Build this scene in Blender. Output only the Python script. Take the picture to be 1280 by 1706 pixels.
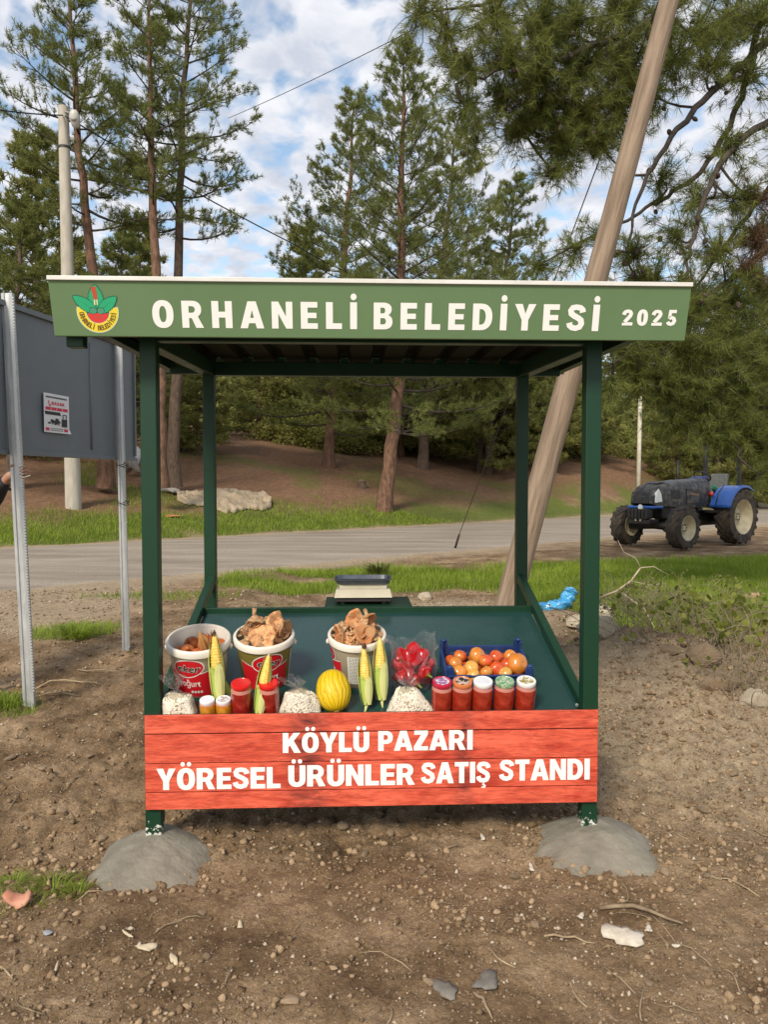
import bpy, bmesh, math, random
import numpy as np
from mathutils import Vector, Matrix, Euler

# ------------------------------------------------------------------ scene, camera, light
scene = bpy.context.scene
for o in list(bpy.data.objects):
    bpy.data.objects.remove(o)
C = scene.collection
R = math.radians
random.seed(7)
rng = np.random.default_rng(11)

CAM_H, TILT, FPX = 1.66, R(2.35), 1290.0      # eye height, downward tilt, focal length (px of a 1280x1706 frame)
cam_d = bpy.data.cameras.new('camera')
cam_d.sensor_fit = 'VERTICAL'; cam_d.sensor_height = 36.0
cam_d.lens = 36.0 * FPX / 1706.0
cam_d.clip_start = 0.05; cam_d.clip_end = 3000
cam = bpy.data.objects.new('camera', cam_d); C.objects.link(cam)
cam.location = (0, 0, CAM_H); cam.rotation_euler = (R(90) - TILT, 0, 0)
scene.camera = cam

SUN_EL, SUN_AZ = R(39), R(203)                # azimuth measured clockwise from +Y: behind and to the left of the camera
world = bpy.data.worlds.new('World'); scene.world = world
world.use_nodes = True
wn, wl = world.node_tree.nodes, world.node_tree.links
wn.clear()
w_out = wn.new('ShaderNodeOutputWorld'); w_bg = wn.new('ShaderNodeBackground')
w_bg.inputs['Strength'].default_value = 0.081
sky = wn.new('ShaderNodeTexSky'); sky.sky_type = 'NISHITA'; sky.sun_disc = False
sky.sun_elevation = SUN_EL; sky.sun_rotation = SUN_AZ
sky.air_density = 1.0; sky.dust_density = 0.6; sky.ozone_density = 1.6
# a broken sheet of small clouds on a plane above the scene, the same over the whole sky
tc = wn.new('ShaderNodeTexCoord'); sep = wn.new('ShaderNodeSeparateXYZ')
wl.new(tc.outputs['Generated'], sep.inputs[0])
def wmath(op, a, b=None):
    n = wn.new('ShaderNodeMath'); n.operation = op
    for i, v in enumerate((a, b)):
        if v is None: continue
        if isinstance(v, (int, float)): n.inputs[i].default_value = v
        else: wl.new(v, n.inputs[i])
    return n.outputs[0]
zc = wmath('MAXIMUM', sep.outputs['Z'], 0.04)
zc = wmath('ADD', zc, 0.12)
comb = wn.new('ShaderNodeCombineXYZ')
wl.new(wmath('DIVIDE', sep.outputs['X'], zc), comb.inputs[0])
wl.new(wmath('DIVIDE', sep.outputs['Y'], zc), comb.inputs[1])
def wnoise(scale, detail, rough, off, dist=0.0):
    mp = wn.new('ShaderNodeMapping'); mp.inputs['Location'].default_value = (off, off * 0.7, 0)
    mp.inputs['Rotation'].default_value = (0, 0, R(35)); mp.inputs['Scale'].default_value = (1.0, 0.8, 1)
    wl.new(comb.outputs[0], mp.inputs[0])
    n = wn.new('ShaderNodeTexNoise'); n.inputs['Scale'].default_value = scale
    n.inputs['Detail'].default_value = detail; n.inputs['Roughness'].default_value = rough
    n.inputs['Distortion'].default_value = dist
    wl.new(mp.outputs[0], n.inputs['Vector']); return n.outputs['Fac']
n_small = wnoise(11.0, 4, 0.5, 3.1, 0.3); n_big = wnoise(0.9, 3, 0.5, 8.4); n_shade = wnoise(8.0, 4, 0.55, 21.0, 0.3)
cov = wmath('ADD', wmath('MULTIPLY', n_small, 1.1), wmath('MULTIPLY', n_big, 0.35))
rmp = wn.new('ShaderNodeValToRGB'); wl.new(cov, rmp.inputs[0])
rmp.color_ramp.elements[0].position = 0.55; rmp.color_ramp.elements[0].color = (0, 0, 0, 1)
rmp.color_ramp.elements[1].position = 0.765; rmp.color_ramp.elements[1].color = (1, 1, 1, 1)
shd = wn.new('ShaderNodeValToRGB'); wl.new(n_shade, shd.inputs[0])
shd.color_ramp.elements[0].position = 0.36; shd.color_ramp.elements[0].color = (5.2, 5.55, 6.4, 1)
shd.color_ramp.elements[1].position = 0.64; shd.color_ramp.elements[1].color = (7.7, 7.8, 8.2, 1)
w_mix = wn.new('ShaderNodeMix'); w_mix.data_type = 'RGBA'
wl.new(rmp.outputs[0], w_mix.inputs['Factor'])
sgain = wn.new('ShaderNodeMix'); sgain.data_type = 'RGBA'; sgain.blend_type = 'MULTIPLY'; sgain.inputs['Factor'].default_value = 1.0
wl.new(sky.outputs[0], sgain.inputs['A']); sgain.inputs['B'].default_value = (2.1, 1.95, 1.7, 1)
wl.new(sgain.outputs['Result'], w_mix.inputs['A']); wl.new(shd.outputs[0], w_mix.inputs['B'])
wl.new(w_mix.outputs['Result'], w_bg.inputs['Color']); wl.new(w_bg.outputs[0], w_out.inputs[0])

sun_d = bpy.data.lights.new('sun', 'SUN'); sun_d.energy = 2.6; sun_d.angle = R(14); sun_d.color = (1.0, 0.90, 0.76)
sun = bpy.data.objects.new('sun', sun_d); C.objects.link(sun)
sun_dir = Vector((math.sin(SUN_AZ) * math.cos(SUN_EL), math.cos(SUN_AZ) * math.cos(SUN_EL), math.sin(SUN_EL)))
sun.rotation_euler = sun_dir.to_track_quat('Z', 'Y').to_euler()
sun.location = (-6, -8, 12)

vs = scene.view_settings
vs.view_transform = 'Standard'; vs.look = 'None'; vs.gamma = 1.0; vs.exposure = 0.60; vs.use_curve_mapping = False

# ------------------------------------------------------------------ helpers
def at(px, py, d):
    """the point at forward distance d that is seen at frame position (px, py)"""
    u = (853 - py) / FPX
    dy = math.cos(TILT) + u * math.sin(TILT); dz = -math.sin(TILT) + u * math.cos(TILT)
    k = d / dy
    return Vector(((px - 640) / FPX * k, d, CAM_H + dz * k))

def tag(o, label=None, cat=None, group=None, kind=None):
    if label: o['label'] = label
    if cat: o['category'] = cat
    if group: o['group'] = group
    if kind: o['kind'] = kind
    return o

def empty(name, loc=(0, 0, 0), rot=(0, 0, 0)):
    o = bpy.data.objects.new(name, None); C.objects.link(o)
    o.location = loc; o.rotation_euler = rot; o.empty_display_size = 0.1
    return o

def copy_tree(o, parent=None):
    c = o.copy(); C.objects.link(c)
    if parent is not None:
        c.parent = parent; c.matrix_parent_inverse = o.matrix_parent_inverse.copy()
    for ch in list(o.children):
        copy_tree(ch, c)
    return c

def link(name, me, mats=None, parent=None, smooth=False):
    o = bpy.data.objects.new(name, me); C.objects.link(o)
    if mats is not None:
        for m in (mats if isinstance(mats, (list, tuple)) else [mats]):
            if len(me.materials) < (len(mats) if isinstance(mats, (list, tuple)) else 1): me.materials.append(m)
    if smooth and len(me.polygons):
        me.polygons.foreach_set('use_smooth', np.ones(len(me.polygons), dtype=bool))
    if parent is not None: o.parent = parent
    return o

class MB:
    """collects simple shapes into one mesh"""
    def __init__(s): s.v = []; s.f = []; s.m = []
    def add(s, verts, faces, mi=0):
        b = len(s.v); s.v += [tuple(x) for x in verts]
        s.f += [[i + b for i in f] for f in faces]; s.m += [mi] * len(faces); return s
    def box(s, c, d, mi=0, M=None):
        hx, hy, hz = d[0] / 2, d[1] / 2, d[2] / 2
        vv = [Vector((x * hx, y * hy, z * hz)) for x in (-1, 1) for y in (-1, 1) for z in (-1, 1)]
        if M is not None: vv = [M @ v for v in vv]
        vv = [v + Vector(c) for v in vv]
        return s.add(vv, [[0, 1, 3, 2], [4, 6, 7, 5], [0, 4, 5, 1], [2, 3, 7, 6], [0, 2, 6, 4], [1, 5, 7, 3]], mi)
    def tube(s, pts, rad, n=8, mi=0, caps=True, ell=None):
        pts = [Vector(p) for p in pts]
        if not isinstance(rad, (list, tuple)): rad = [rad] * len(pts)
        vv = []; ff = []; ref = None
        for i, p in enumerate(pts):
            d = (pts[min(i + 1, len(pts) - 1)] - pts[max(i - 1, 0)])
            if d.length < 1e-9: d = Vector((0, 0, 1))
            d.normalize()
            if ref is None:
                ref = Vector((1, 0, 0)) if abs(d.x) < 0.8 else Vector((0, 1, 0))
            a = (ref - d * ref.dot(d)).normalized(); ref = a
            b = d.cross(a)
            for k in range(n):
                t = 2 * math.pi * k / n
                e = ell if ell else (1, 1)
                vv.append(p + a * math.cos(t) * rad[i] * e[0] + b * math.sin(t) * rad[i] * e[1])
        for i in range(len(pts) - 1):
            for k in range(n):
                k2 = (k + 1) % n
                ff.append([i * n + k, i * n + k2, (i + 1) * n + k2, (i + 1) * n + k])
        if caps:
            ff.append([n - 1 - k for k in range(n)]); ff.append([(len(pts) - 1) * n + k for k in range(n)])
        return s.add(vv, ff, mi)
    def lathe(s, prof, n=24, mi=0, c=(0, 0, 0), M=None, mis=None, caps=True):
        vv = []; ff = []; cc = Vector(c)
        for (r, z) in prof:
            for k in range(n):
                t = 2 * math.pi * k / n
                v = Vector((r * math.cos(t), r * math.sin(t), z))
                if M is not None: v = M @ v
                vv.append(v + cc)
        mm = []
        for i in range(len(prof) - 1):
            for k in range(n):
                k2 = (k + 1) % n
                ff.append([i * n + k, i * n + k2, (i + 1) * n + k2, (i + 1) * n + k])
                mm.append(mis[i] if mis else mi)
        if caps and prof[0][0] > 1e-6: ff.append([n - 1 - k for k in range(n)]); mm.append(mm[0])
        if caps and prof[-1][0] > 1e-6: ff.append([(len(prof) - 1) * n + k for k in range(n)]); mm.append(mm[-1] if mm else mi)
        b = len(s.v); s.v += [tuple(x) for x in vv]; s.f += [[i + b for i in f] for f in ff]; s.m += mm
        return s
    def mesh(s, name):
        me = bpy.data.meshes.new(name); me.from_pydata(s.v, [], s.f); me.update()
        if any(s.m): me.polygons.foreach_set('material_index', s.m)
        return me
    def build(s, name, mats, parent=None, smooth=False, bevel=0, angle=None, merge=False):
        me = s.mesh(name)
        if bevel or merge:
            bm = bmesh.new(); bm.from_mesh(me)
            if merge: bmesh.ops.remove_doubles(bm, verts=bm.verts, dist=1e-5)
            if bevel:
                es = [e for e in bm.edges if len(e.link_faces) == 2 and e.calc_face_angle(0) > 0.6]
                bmesh.ops.bevel(bm, geom=es, offset=bevel, segments=2, profile=0.6, affect='EDGES', clamp_overlap=True)
            bm.to_mesh(me); bm.free()
        o = link(name, me, mats, parent, smooth)
        if angle is not None: autosmooth(o, angle)
        return o

def autosmooth(o, angle=40):
    me = o.data
    me.polygons.foreach_set('use_smooth', np.ones(len(me.polygons), dtype=bool))
    bm = bmesh.new(); bm.from_mesh(me)
    for e in bm.edges:
        if len(e.link_faces) == 2 and e.calc_face_angle(0) > R(angle): e.smooth = False
    bm.to_mesh(me); bm.free()

def np_mesh(name, v, f, mats=None, parent=None, smooth=False, mi=None):
    """numpy verts (n,3), faces (m,k)"""
    v = np.asarray(v, dtype=np.float32); f = np.asarray(f, dtype=np.int32)
    me = bpy.data.meshes.new(name)
    k = f.shape[1]
    me.vertices.add(len(v)); me.vertices.foreach_set('co', v.ravel())
    me.loops.add(f.size); me.loops.foreach_set('vertex_index', f.ravel())
    me.polygons.add(len(f)); me.polygons.foreach_set('loop_start', np.arange(0, f.size, k, dtype=np.int32))
    if mi is not None: me.polygons.foreach_set('material_index', np.asarray(mi, dtype=np.int32))
    me.update(calc_edges=True); me.validate()
    return link(name, me, mats, parent, smooth)

# numpy value noise
def _hash(ix, iy, seed):
    n = (ix.astype(np.int64) * 374761393 + iy.astype(np.int64) * 668265263 + seed * 1442695041) & 0xffffffff
    n = ((n ^ (n >> 13)) * 1274126177) & 0xffffffff
    return ((n ^ (n >> 16)) & 0xffff) / 65535.0
def vnoise(x, y, seed=0):
    ix = np.floor(x); iy = np.floor(y); fx = x - ix; fy = y - iy
    fx = fx * fx * (3 - 2 * fx); fy = fy * fy * (3 - 2 * fy)
    a = _hash(ix, iy, seed); b = _hash(ix + 1, iy, seed); c = _hash(ix, iy + 1, seed); d = _hash(ix + 1, iy + 1, seed)
    return (a * (1 - fx) + b * fx) * (1 - fy) + (c * (1 - fx) + d * fx) * fy
def fbm(x, y, octs=4, seed=0, gain=0.5):
    s = 0; amp = 1; tot = 0
    for i in range(octs):
        s = s + amp * vnoise(x, y, seed + i * 17); tot += amp; amp *= gain; x = x * 2.03 + 5.2; y = y * 2.03 - 3.1
    return s / tot
def sstep(a, b, x):
    t = np.clip((x - a) / (b - a), 0, 1); return t * t * (3 - 2 * t)

# ------------------------------------------------------------------ materials
def nt(name):
    m = bpy.data.materials.new(name); m.use_nodes = True
    n = m.node_tree.nodes; b = n['Principled BSDF']
    return m, n, m.node_tree.links, b
def pmat(name, c1, c2=None, scale=20, rough=0.6, metal=0.0, bump=0.0, bscale=None, detail=5, spec=0.5, stretch=(1, 1, 1),
         rough2=None, lo=0.35, hi=0.65, coat=0.0, sub=0.0, trans=0.0, bdist=0.01, obj_var=0.0):
    m, n, l, b = nt(name)
    b.inputs['Base Color'].default_value = (*c1, 1); b.inputs['Roughness'].default_value = rough
    b.inputs['Metallic'].default_value = metal; b.inputs['Specular IOR Level'].default_value = spec
    b.inputs['Coat Weight'].default_value = coat
    if sub: b.inputs['Subsurface Weight'].default_value = sub; b.inputs['Subsurface Radius'].default_value = (0.02, 0.01, 0.005)
    if trans: b.inputs['Transmission Weight'].default_value = trans
    t = n.new('ShaderNodeTexCoord'); mp = n.new('ShaderNodeMapping'); mp.inputs['Scale'].default_value = stretch
    l.new(t.outputs['Object'], mp.inputs[0])
    col = None
    if c2 is not None:
        no = n.new('ShaderNodeTexNoise'); no.inputs['Scale'].default_value = scale; no.inputs['Detail'].default_value = detail
        no.inputs['Roughness'].default_value = 0.6
        l.new(mp.outputs[0], no.inputs['Vector'])
        r = n.new('ShaderNodeValToRGB'); l.new(no.outputs['Fac'], r.inputs[0])
        r.color_ramp.elements[0].position = lo; r.color_ramp.elements[0].color = (*c1, 1)
        r.color_ramp.elements[1].position = hi; r.color_ramp.elements[1].color = (*c2, 1)
        col = r.outputs[0]
        if rough2 is not None:
            mr = n.new('ShaderNodeMapRange'); l.new(no.outputs['Fac'], mr.inputs[0])
            mr.inputs[1].default_value = 0.3; mr.inputs[2].default_value = 0.7; mr.inputs[3].default_value = rough; mr.inputs[4].default_value = rough2
            l.new(mr.outputs[0], b.inputs['Roughness'])
    if obj_var:
        oi = n.new('ShaderNodeObjectInfo'); hs = n.new('ShaderNodeHueSaturation')
        mr = n.new('ShaderNodeMapRange'); l.new(oi.outputs['Random'], mr.inputs[0]); mr.inputs[3].default_value = 1 - obj_var; mr.inputs[4].default_value = 1 + obj_var
        l.new(mr.outputs[0], hs.inputs['Value'])
        if col is not None: l.new(col, hs.inputs['Color'])
        else: hs.inputs['Color'].default_value = (*c1, 1)
        col = hs.outputs[0]
    if col is not None: l.new(col, b.inputs['Base Color'])
    if bump:
        nb = n.new('ShaderNodeTexNoise'); nb.inputs['Scale'].default_value = bscale or scale * 3; nb.inputs['Detail'].default_value = 6
        l.new(mp.outputs[0], nb.inputs['Vector'])
        bp = n.new('ShaderNodeBump'); bp.inputs['Strength'].default_value = bump; bp.inputs['Distance'].default_value = bdist
        l.new(nb.outputs['Fac'], bp.inputs['Height']); l.new(bp.outputs[0], b.inputs['Normal'])
    return m

def leafmat(name, c1, c2, scale=1.2, transl=0.3, rough=0.55):
    m, n, l, b = nt(name)
    t = n.new('ShaderNodeTexCoord'); no = n.new('ShaderNodeTexNoise'); no.inputs['Scale'].default_value = scale; no.inputs['Detail'].default_value = 3
    l.new(t.outputs['Object'], no.inputs['Vector'])
    g = n.new('ShaderNodeNewGeometry'); ad = n.new('ShaderNodeMath'); ad.operation = 'ADD'
    mu = n.new('ShaderNodeMath'); mu.operation = 'MULTIPLY_ADD'; mu.inputs[1].default_value = 0.35; mu.inputs[2].default_value = -0.17
    l.new(g.outputs['Random Per Island'], mu.inputs[0]); l.new(mu.outputs[0], ad.inputs[0]); l.new(no.outputs['Fac'], ad.inputs[1])
    r = n.new('ShaderNodeValToRGB'); l.new(ad.outputs[0], r.inputs[0])
    r.color_ramp.elements[0].position = 0.3; r.color_ramp.elements[0].color = (*c1, 1)
    r.color_ramp.elements[1].position = 0.72; r.color_ramp.elements[1].color = (*c2, 1)
    b.inputs['Roughness'].default_value = rough; b.inputs['Specular IOR Level'].default_value = 0.35
    l.new(r.outputs[0], b.inputs['Base Color'])
    tr = n.new('ShaderNodeBsdfTranslucent'); l.new(r.outputs[0], tr.inputs['Color'])
    mx = n.new('ShaderNodeMixShader'); mx.inputs[0].default_value = transl
    l.new(b.outputs[0], mx.inputs[1]); l.new(tr.outputs[0], mx.inputs[2])
    l.new(mx.outputs[0], n['Material Output'].inputs['Surface'])
    return m

M = {}
M['post_green'] = pmat('post_green_paint', (0.005, 0.034, 0.015), (0.006, 0.040, 0.018), 6, rough=0.36, rough2=0.48, bump=0.03, bscale=120, spec=0.32)
M['table_green'] = pmat('table_green_sheet', (0.012, 0.046, 0.042), (0.016, 0.056, 0.052), 3, rough=0.22, rough2=0.32, bump=0.006, bscale=3, bdist=0.02)  # bluish sky reflection mixed into the green base colour
M['fascia_green'] = pmat('fascia_green_paint', (0.112, 0.190, 0.084), (0.122, 0.205, 0.092), 2, rough=0.45)
M['roof_sheet'] = pmat('roof_sheet', (0.016, 0.017, 0.012), (0.021, 0.021, 0.015), 4, rough=0.75, spec=0.08)
M['trim_white'] = pmat('trim_white_metal', (0.58, 0.57, 0.53), (0.68, 0.67, 0.63), 6, rough=0.4)
M['letter_white'] = pmat('letter_white_vinyl', (0.84, 0.83, 0.79), None, rough=0.5)
M['raw_steel'] = pmat('scraped_primer', (0.55, 0.56, 0.52), (0.015, 0.07, 0.035), 60, rough=0.6, lo=0.50, hi=0.54)
M['bolt'] = pmat('bolt_steel', (0.45, 0.45, 0.43), None, rough=0.4, metal=0.8)
M['cement'] = pmat('damp_cement', (0.165, 0.148, 0.112), (0.245, 0.222, 0.172), 8, rough=0.8, bump=0.45, bscale=55, bdist=0.012, detail=8)
# ------------------------------------------------------------------ terrain
def road_s(x, y):
    """signed distance beyond the far edge of the road (the road is -7.6 .. 0)"""
    return -0.664 * x + 0.747 * (y - 26.76)
def Hmac(x, y):
    s = road_s(x, y)
    steep = 1 + 0.75 * sstep(5, 11, x)
    b = 0.27 * steep * np.clip(s - 0.5, 0, None)
    cap = 3.0
    h = np.where(b < cap * 0.7, b, cap * 0.7 + (cap * 1.0) * (1 - np.exp(-(b - cap * 0.7) / cap)))
    h = h + 0.05 * np.clip(s - 14, 0, None) + 0.10 * np.clip(s - 60, 0, 300)
    h = h + (fbm(x * 0.25, y * 0.25, 3, 5) - 0.5) * 0.5 * sstep(0.5, 5, s)
    near = sstep(-8.0, -9.5, s)
    h = h + 0.10 * sstep(6.2, 7.0, y + 0.5 * (fbm(x * 1.2, y * 1.2, 2, 9) - .5)) * sstep(-1.3, -1.9, x) * near
    def blob(cx, cy, a, rx, ry):
        return a * np.exp(-(((x - cx) / rx) ** 2 + ((y - cy) / ry) ** 2))
    h = h + blob(1.75, 6.0, 0.36, 0.75, 0.75) + blob(2.5, 5.7, 0.26, 0.8, 0.6) + blob(3.5, 5.2, 0.26, 0.9, 0.6) + blob(1.9, 4.7, 0.09, 0.7, 0.6)
    h = h + blob(1.25, 7.6, 0.20, 0.45, 0.6) + blob(0.55, 8.3, 0.10, 0.5, 0.5) + blob(-0.85, 8.6, 0.08, 0.5, 0.5) + blob(2.1, 9.0, 0.12, 0.7, 0.6)
    h = h - blob(3.1, 7.0, 0.22, 1.2, 0.45)
    return h
def grass_mask(x, y):
    s = road_s(x, y)
    n = fbm(x * 0.9, y * 0.9, 4, 31); n2 = fbm(x * 0.35 + 9, y * 0.35, 3, 77)
    # verge beyond the road
    g = sstep(0.25, 0.7, s + 0.6 * (n - .5)) * sstep(4.2, 2.0, s + 3.0 * (n2 - .5)) * sstep(0.36, 0.50, n2 + 0.15)
    g = np.maximum(g, 0.55 * sstep(0.58, 0.70, n2) * sstep(2, 5, s) * sstep(16, 9, s))
    # verge between stall and road, and the lawn to the right
    a = sstep(-7.7, -8.3, s + 0.8 * (n - .5))
    yn = 10.7 + 1.6 * (n2 - .5) * 2 - 2.7 * sstep(1.3, 2.6, x) + .6 * sstep(-1.2, -2.6, x)
    lawn = a * sstep(yn - 0.25, yn + 0.35, y + 0.7 * (n - .5)) * sstep(-3.0, -1.9, x + 1.2 * (n - .5))
    patch = 1 - sstep(0.60, 0.68, fbm(x * 0.55 + 3, y * 0.55, 3, 12)) * sstep(3.0, 1.0, x)
    under = 1 - sstep(2.9, 1.6, np.hypot((x - 8.3) / 1.25, (y - 19.0) / 0.85))
    g = np.maximum(g, lawn * patch * under * sstep(14.8, 13.6, y - 0.25 * np.clip(x, 0, 9) - .3 * n + 0.02))
    def el(cx, cy, rx, ry, k=1.0):
        return k * sstep(1.15, 0.55, np.hypot((x - cx) / rx, (y - cy) / ry) + 1.1 * (n - .5))
    for e in ((-3.2, 7.9, 0.45, 0.5, .55), (-2.75, 5.45, 0.30, 0.2, 0.45), (-1.6, 2.98, 0.30, 0.10, 0.16), (-1.35, 8.6, 0.5, 1.0, 0.5), (-2.9, 10.3, 1.3, 0.4, 0.35), (0.0, 11.9, 0.9, 0.8)):
        g = np.maximum(g, el(*e))
    return np.clip(g, 0, 1)
def Hmic(x, y):
    s = road_s(x, y)
    on_road = sstep(-7.9, -7.3, s) * sstep(0.3, -0.3, s)
    clod = sstep(3.15, 3.6, y) * sstep(8.5, 6, y)
    a = (fbm(x * 2.2, y * 2.2, 3, 40) - .5) * 0.05
    b = (np.abs(fbm(x * 9, y * 9, 3, 50) - .5) * -2 + .35) * (0.022 + 0.030 * clod)
    w1 = vnoise(x * 5.5 + 3 * vnoise(x * 2, y * 2, 71), y * 5.5, 70)
    b = b + (np.abs(w1 - .5) * 2) ** .7 * (0.010 + 0.022 * clod)
    c = (fbm(x * 34, y * 34, 2, 60) - .5) * (0.016 + 0.018 * clod)
    d = (np.abs(vnoise(x * 19, y * 19, 66) - .5) * -2 + .5) * 0.014
    return (a + b + c + d) * (1 - on_road)
def H(x, y):
    x = np.asarray(x, dtype=float); y = np.asarray(y, dtype=float)
    s = road_s(x, y)
    ro = sstep(-7.6, -7.2, s) * sstep(0.0, -0.4, s)
    return Hmac(x, y) + Hmic(x, y) - 0.035 * ro
def h1(x, y): return float(H(np.array([x]), np.array([y]))[0])
def hit(px, py, d0=1.5, d1=120):
    """where the line of sight through (px, py) meets the ground"""
    a = at(px, py, 1.0) - Vector((0, 0, CAM_H))
    t = np.geomspace(d0, d1, 3000)
    z = CAM_H + a.z * t; g = H(a.x * t, t)
    i = int(np.argmax(z < g))
    if z[i] >= g[i]: i = len(t) - 1
    return Vector((a.x * t[i], t[i], g[i]))

xs = np.arange(-2.7, 2.7001, 0.0145)
ext = 2.7 + np.cumsum(0.0145 * 1.062 ** np.arange(1, 122)); 
xs = np.concatenate([-ext[::-1], xs, ext])
ys = [-9, -7, -5, -3.5, -2.4, -1.6, -1, -.4, .1, .5, .8, 1.05, 1.25, 1.4, 1.52, 1.62, 1.7, 1.76]
y = 1.8
while y < 650:
    ys.append(y); y *= 1.0058 if y < 6 else (1.0095 if y < 12 else (1.013 if y < 45 else 1.06))
ys = np.array(ys)
GX, GY = np.meshgrid(xs, ys)
GZ = H(GX, GY)
nx, ny = len(xs), len(ys)
idx = np.arange(nx * ny).reshape(ny, nx)
gf = np.stack([idx[:-1, :-1].ravel(), idx[:-1, 1:].ravel(), idx[1:, 1:].ravel(), idx[1:, :-1].ravel()], 1)

def ground_material():
    m, n, l, b = nt('bare_soil_and_turf')
    t = n.new('ShaderNodeTexCoord')
    def noise(scale, detail=6, rough=0.6, dist=0):
        q = n.new('ShaderNodeTexNoise'); q.inputs['Scale'].default_value = scale; q.inputs['Detail'].default_value = detail
        q.inputs['Roughness'].default_value = rough; q.inputs['Distortion'].default_value = dist
        l.new(t.outputs['Object'], q.inputs['Vector']); return q.outputs['Fac']
    def ramp(f, stops):
        r = n.new('ShaderNodeValToRGB'); l.new(f, r.inputs[0])
        while len(r.color_ramp.elements) < len(stops): r.color_ramp.elements.new(0.5)
        for e, (p, c) in zip(r.color_ramp.elements, stops): e.position = p; e.color = (*c, 1)
        return r.outputs[0]
    def mix(f, a, c, mode='MIX'):
        x = n.new('ShaderNodeMix'); x.data_type = 'RGBA'; x.blend_type = mode
        if isinstance(f, float): x.inputs['Factor'].default_value = f
        else: l.new(f, x.inputs['Factor'])
        for k, v in (('A', a), ('B', c)):
            if isinstance(v, tuple): x.inputs[k].default_value = (*v, 1)
            else: l.new(v, x.inputs[k])
        return x.outputs['Result']
    def attr(name):
        q = n.new('ShaderNodeAttribute'); q.attribute_name = name; return q
    soil = ramp(noise(1.7, 9, 0.68), [(0.34, (0.110, 0.068, 0.036)), (0.49, (0.245, 0.163, 0.091)), (0.64, (0.420, 0.298, 0.182))])
    fine = ramp(noise(70, 6, 0.7), [(0.30, (0.55, 0.52, 0.50)), (0.55, (1.0, 1.0, 1.0)), (0.72, (1.5, 1.45, 1.4))])
    soil = mix(0.85, soil, fine, 'MULTIPLY')
    # little pale grit
    vo = n.new('ShaderNodeTexVoronoi'); vo.inputs['Scale'].default_value = 95; l.new(t.outputs['Object'], vo.inputs['Vector'])
    cut = n.new('ShaderNodeMath'); cut.operation = 'GREATER_THAN'; cut.inputs[1].default_value = 0.86
    sp = n.new('ShaderNodeSeparateColor'); l.new(vo.outputs['Color'], sp.inputs[0]); l.new(sp.outputs[0], cut.inputs[0])
    near = n.new('ShaderNodeMath'); near.operation = 'LESS_THAN'; near.inputs[1].default_value = 0.38; l.new(vo.outputs['Distance'], near.inputs[0])
    both = n.new('ShaderNodeMath'); both.operation = 'MULTIPLY'; l.new(cut.outputs[0], both.inputs[0]); l.new(near.outputs[0], both.inputs[1])
    grit = n.new('ShaderNodeMath'); grit.operation = 'MULTIPLY'; l.new(both.outputs[0], grit.inputs[0]); grit.inputs[1].default_value = 0.55
    soil = mix(grit.outputs[0], soil, (0.46, 0.39, 0.30))
    z = attr('zone'); zs = n.new('ShaderNodeSeparateColor'); l.new(z.outputs['Color'], zs.inputs[0])
    gravel = mix(0.8, ramp(noise(14, 8, 0.7), [(0.3, (0.29, 0.215, 0.135)), (0.7, (0.52, 0.42, 0.29))]), fine, 'MULTIPLY')
    litter = mix(0.8, ramp(noise(5, 8, 0.7), [(0.3, (0.14, 0.078, 0.044)), (0.7, (0.29, 0.172, 0.105))]), fine, 'MULTIPLY')
    turf = mix(0.7, ramp(noise(9, 6, 0.65), [(0.3, (0.075, 0.105, 0.020)), (0.7, (0.16, 0.20, 0.04))]), fine, 'MULTIPLY')
    col = mix(zs.outputs[1], soil, gravel); col = mix(zs.outputs[2], col, litter); col = mix(zs.outputs[0], col, turf)
    l.new(col, b.inputs['Base Color']); b.inputs['Roughness'].default_value = 0.95; b.inputs['Specular IOR Level'].default_value = 0.15
    bp = n.new('ShaderNodeBump'); bp.inputs['Strength'].default_value = 1.0; bp.inputs['Distance'].default_value = 0.02
    hsum = n.new('ShaderNodeMath'); hsum.operation = 'ADD'; l.new(noise(55, 8, 0.7), hsum.inputs[0])
    g2 = n.new('ShaderNodeMath'); g2.operation = 'MULTIPLY'; g2.inputs[1].default_value = 0.25; l.new(both.outputs[0], g2.inputs[0]); l.new(g2.outputs[0], hsum.inputs[1])
    l.new(hsum.outputs[0], bp.inputs['Height']); l.new(bp.outputs[0], b.inputs['Normal'])
    return m
M['ground'] = ground_material()
ground = np_mesh('ground', np.stack([GX.ravel(), GY.ravel(), GZ.ravel()], 1), gf, M['ground'], smooth=True)
tag(ground, kind='structure')
s_ = road_s(GX, GY)
zg = grass_mask(GX, GY)
zgr = np.maximum(sstep(-9.2, -7.6, s_ + 1.4 * (fbm(GX, GY, 3, 3) - .5)) * sstep(1.0, 0.0, s_),
                 sstep(1.1, 0.5, np.hypot((GX - .6) / 2.0, (GY - 9.2) / 1.7)) * .95)
zgr = np.maximum(zgr, 0.8 * sstep(1.6, .5, np.hypot((GX - 2.3) / 1.7, (GY - 4.9) / 1.3)))
zgr = np.maximum(zgr, sstep(7.0, 8.0, GY) * sstep(-2.5, -3.5, GX) * sstep(-5, -8, s_) * .8)
zlit = sstep(1.0, 3.5, s_ + 2 * (fbm(GX * .5, GY * .5, 3, 8) - .5))
col = np.zeros((nx * ny, 4), dtype=np.float32); col[:, 0] = zg.ravel() * 0.9; col[:, 1] = zgr.ravel(); col[:, 2] = zlit.ravel(); col[:, 3] = 1
ca = ground.data.color_attributes.new('zone', 'FLOAT_COLOR', 'POINT'); ca.data.foreach_set('color', col.ravel())

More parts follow.
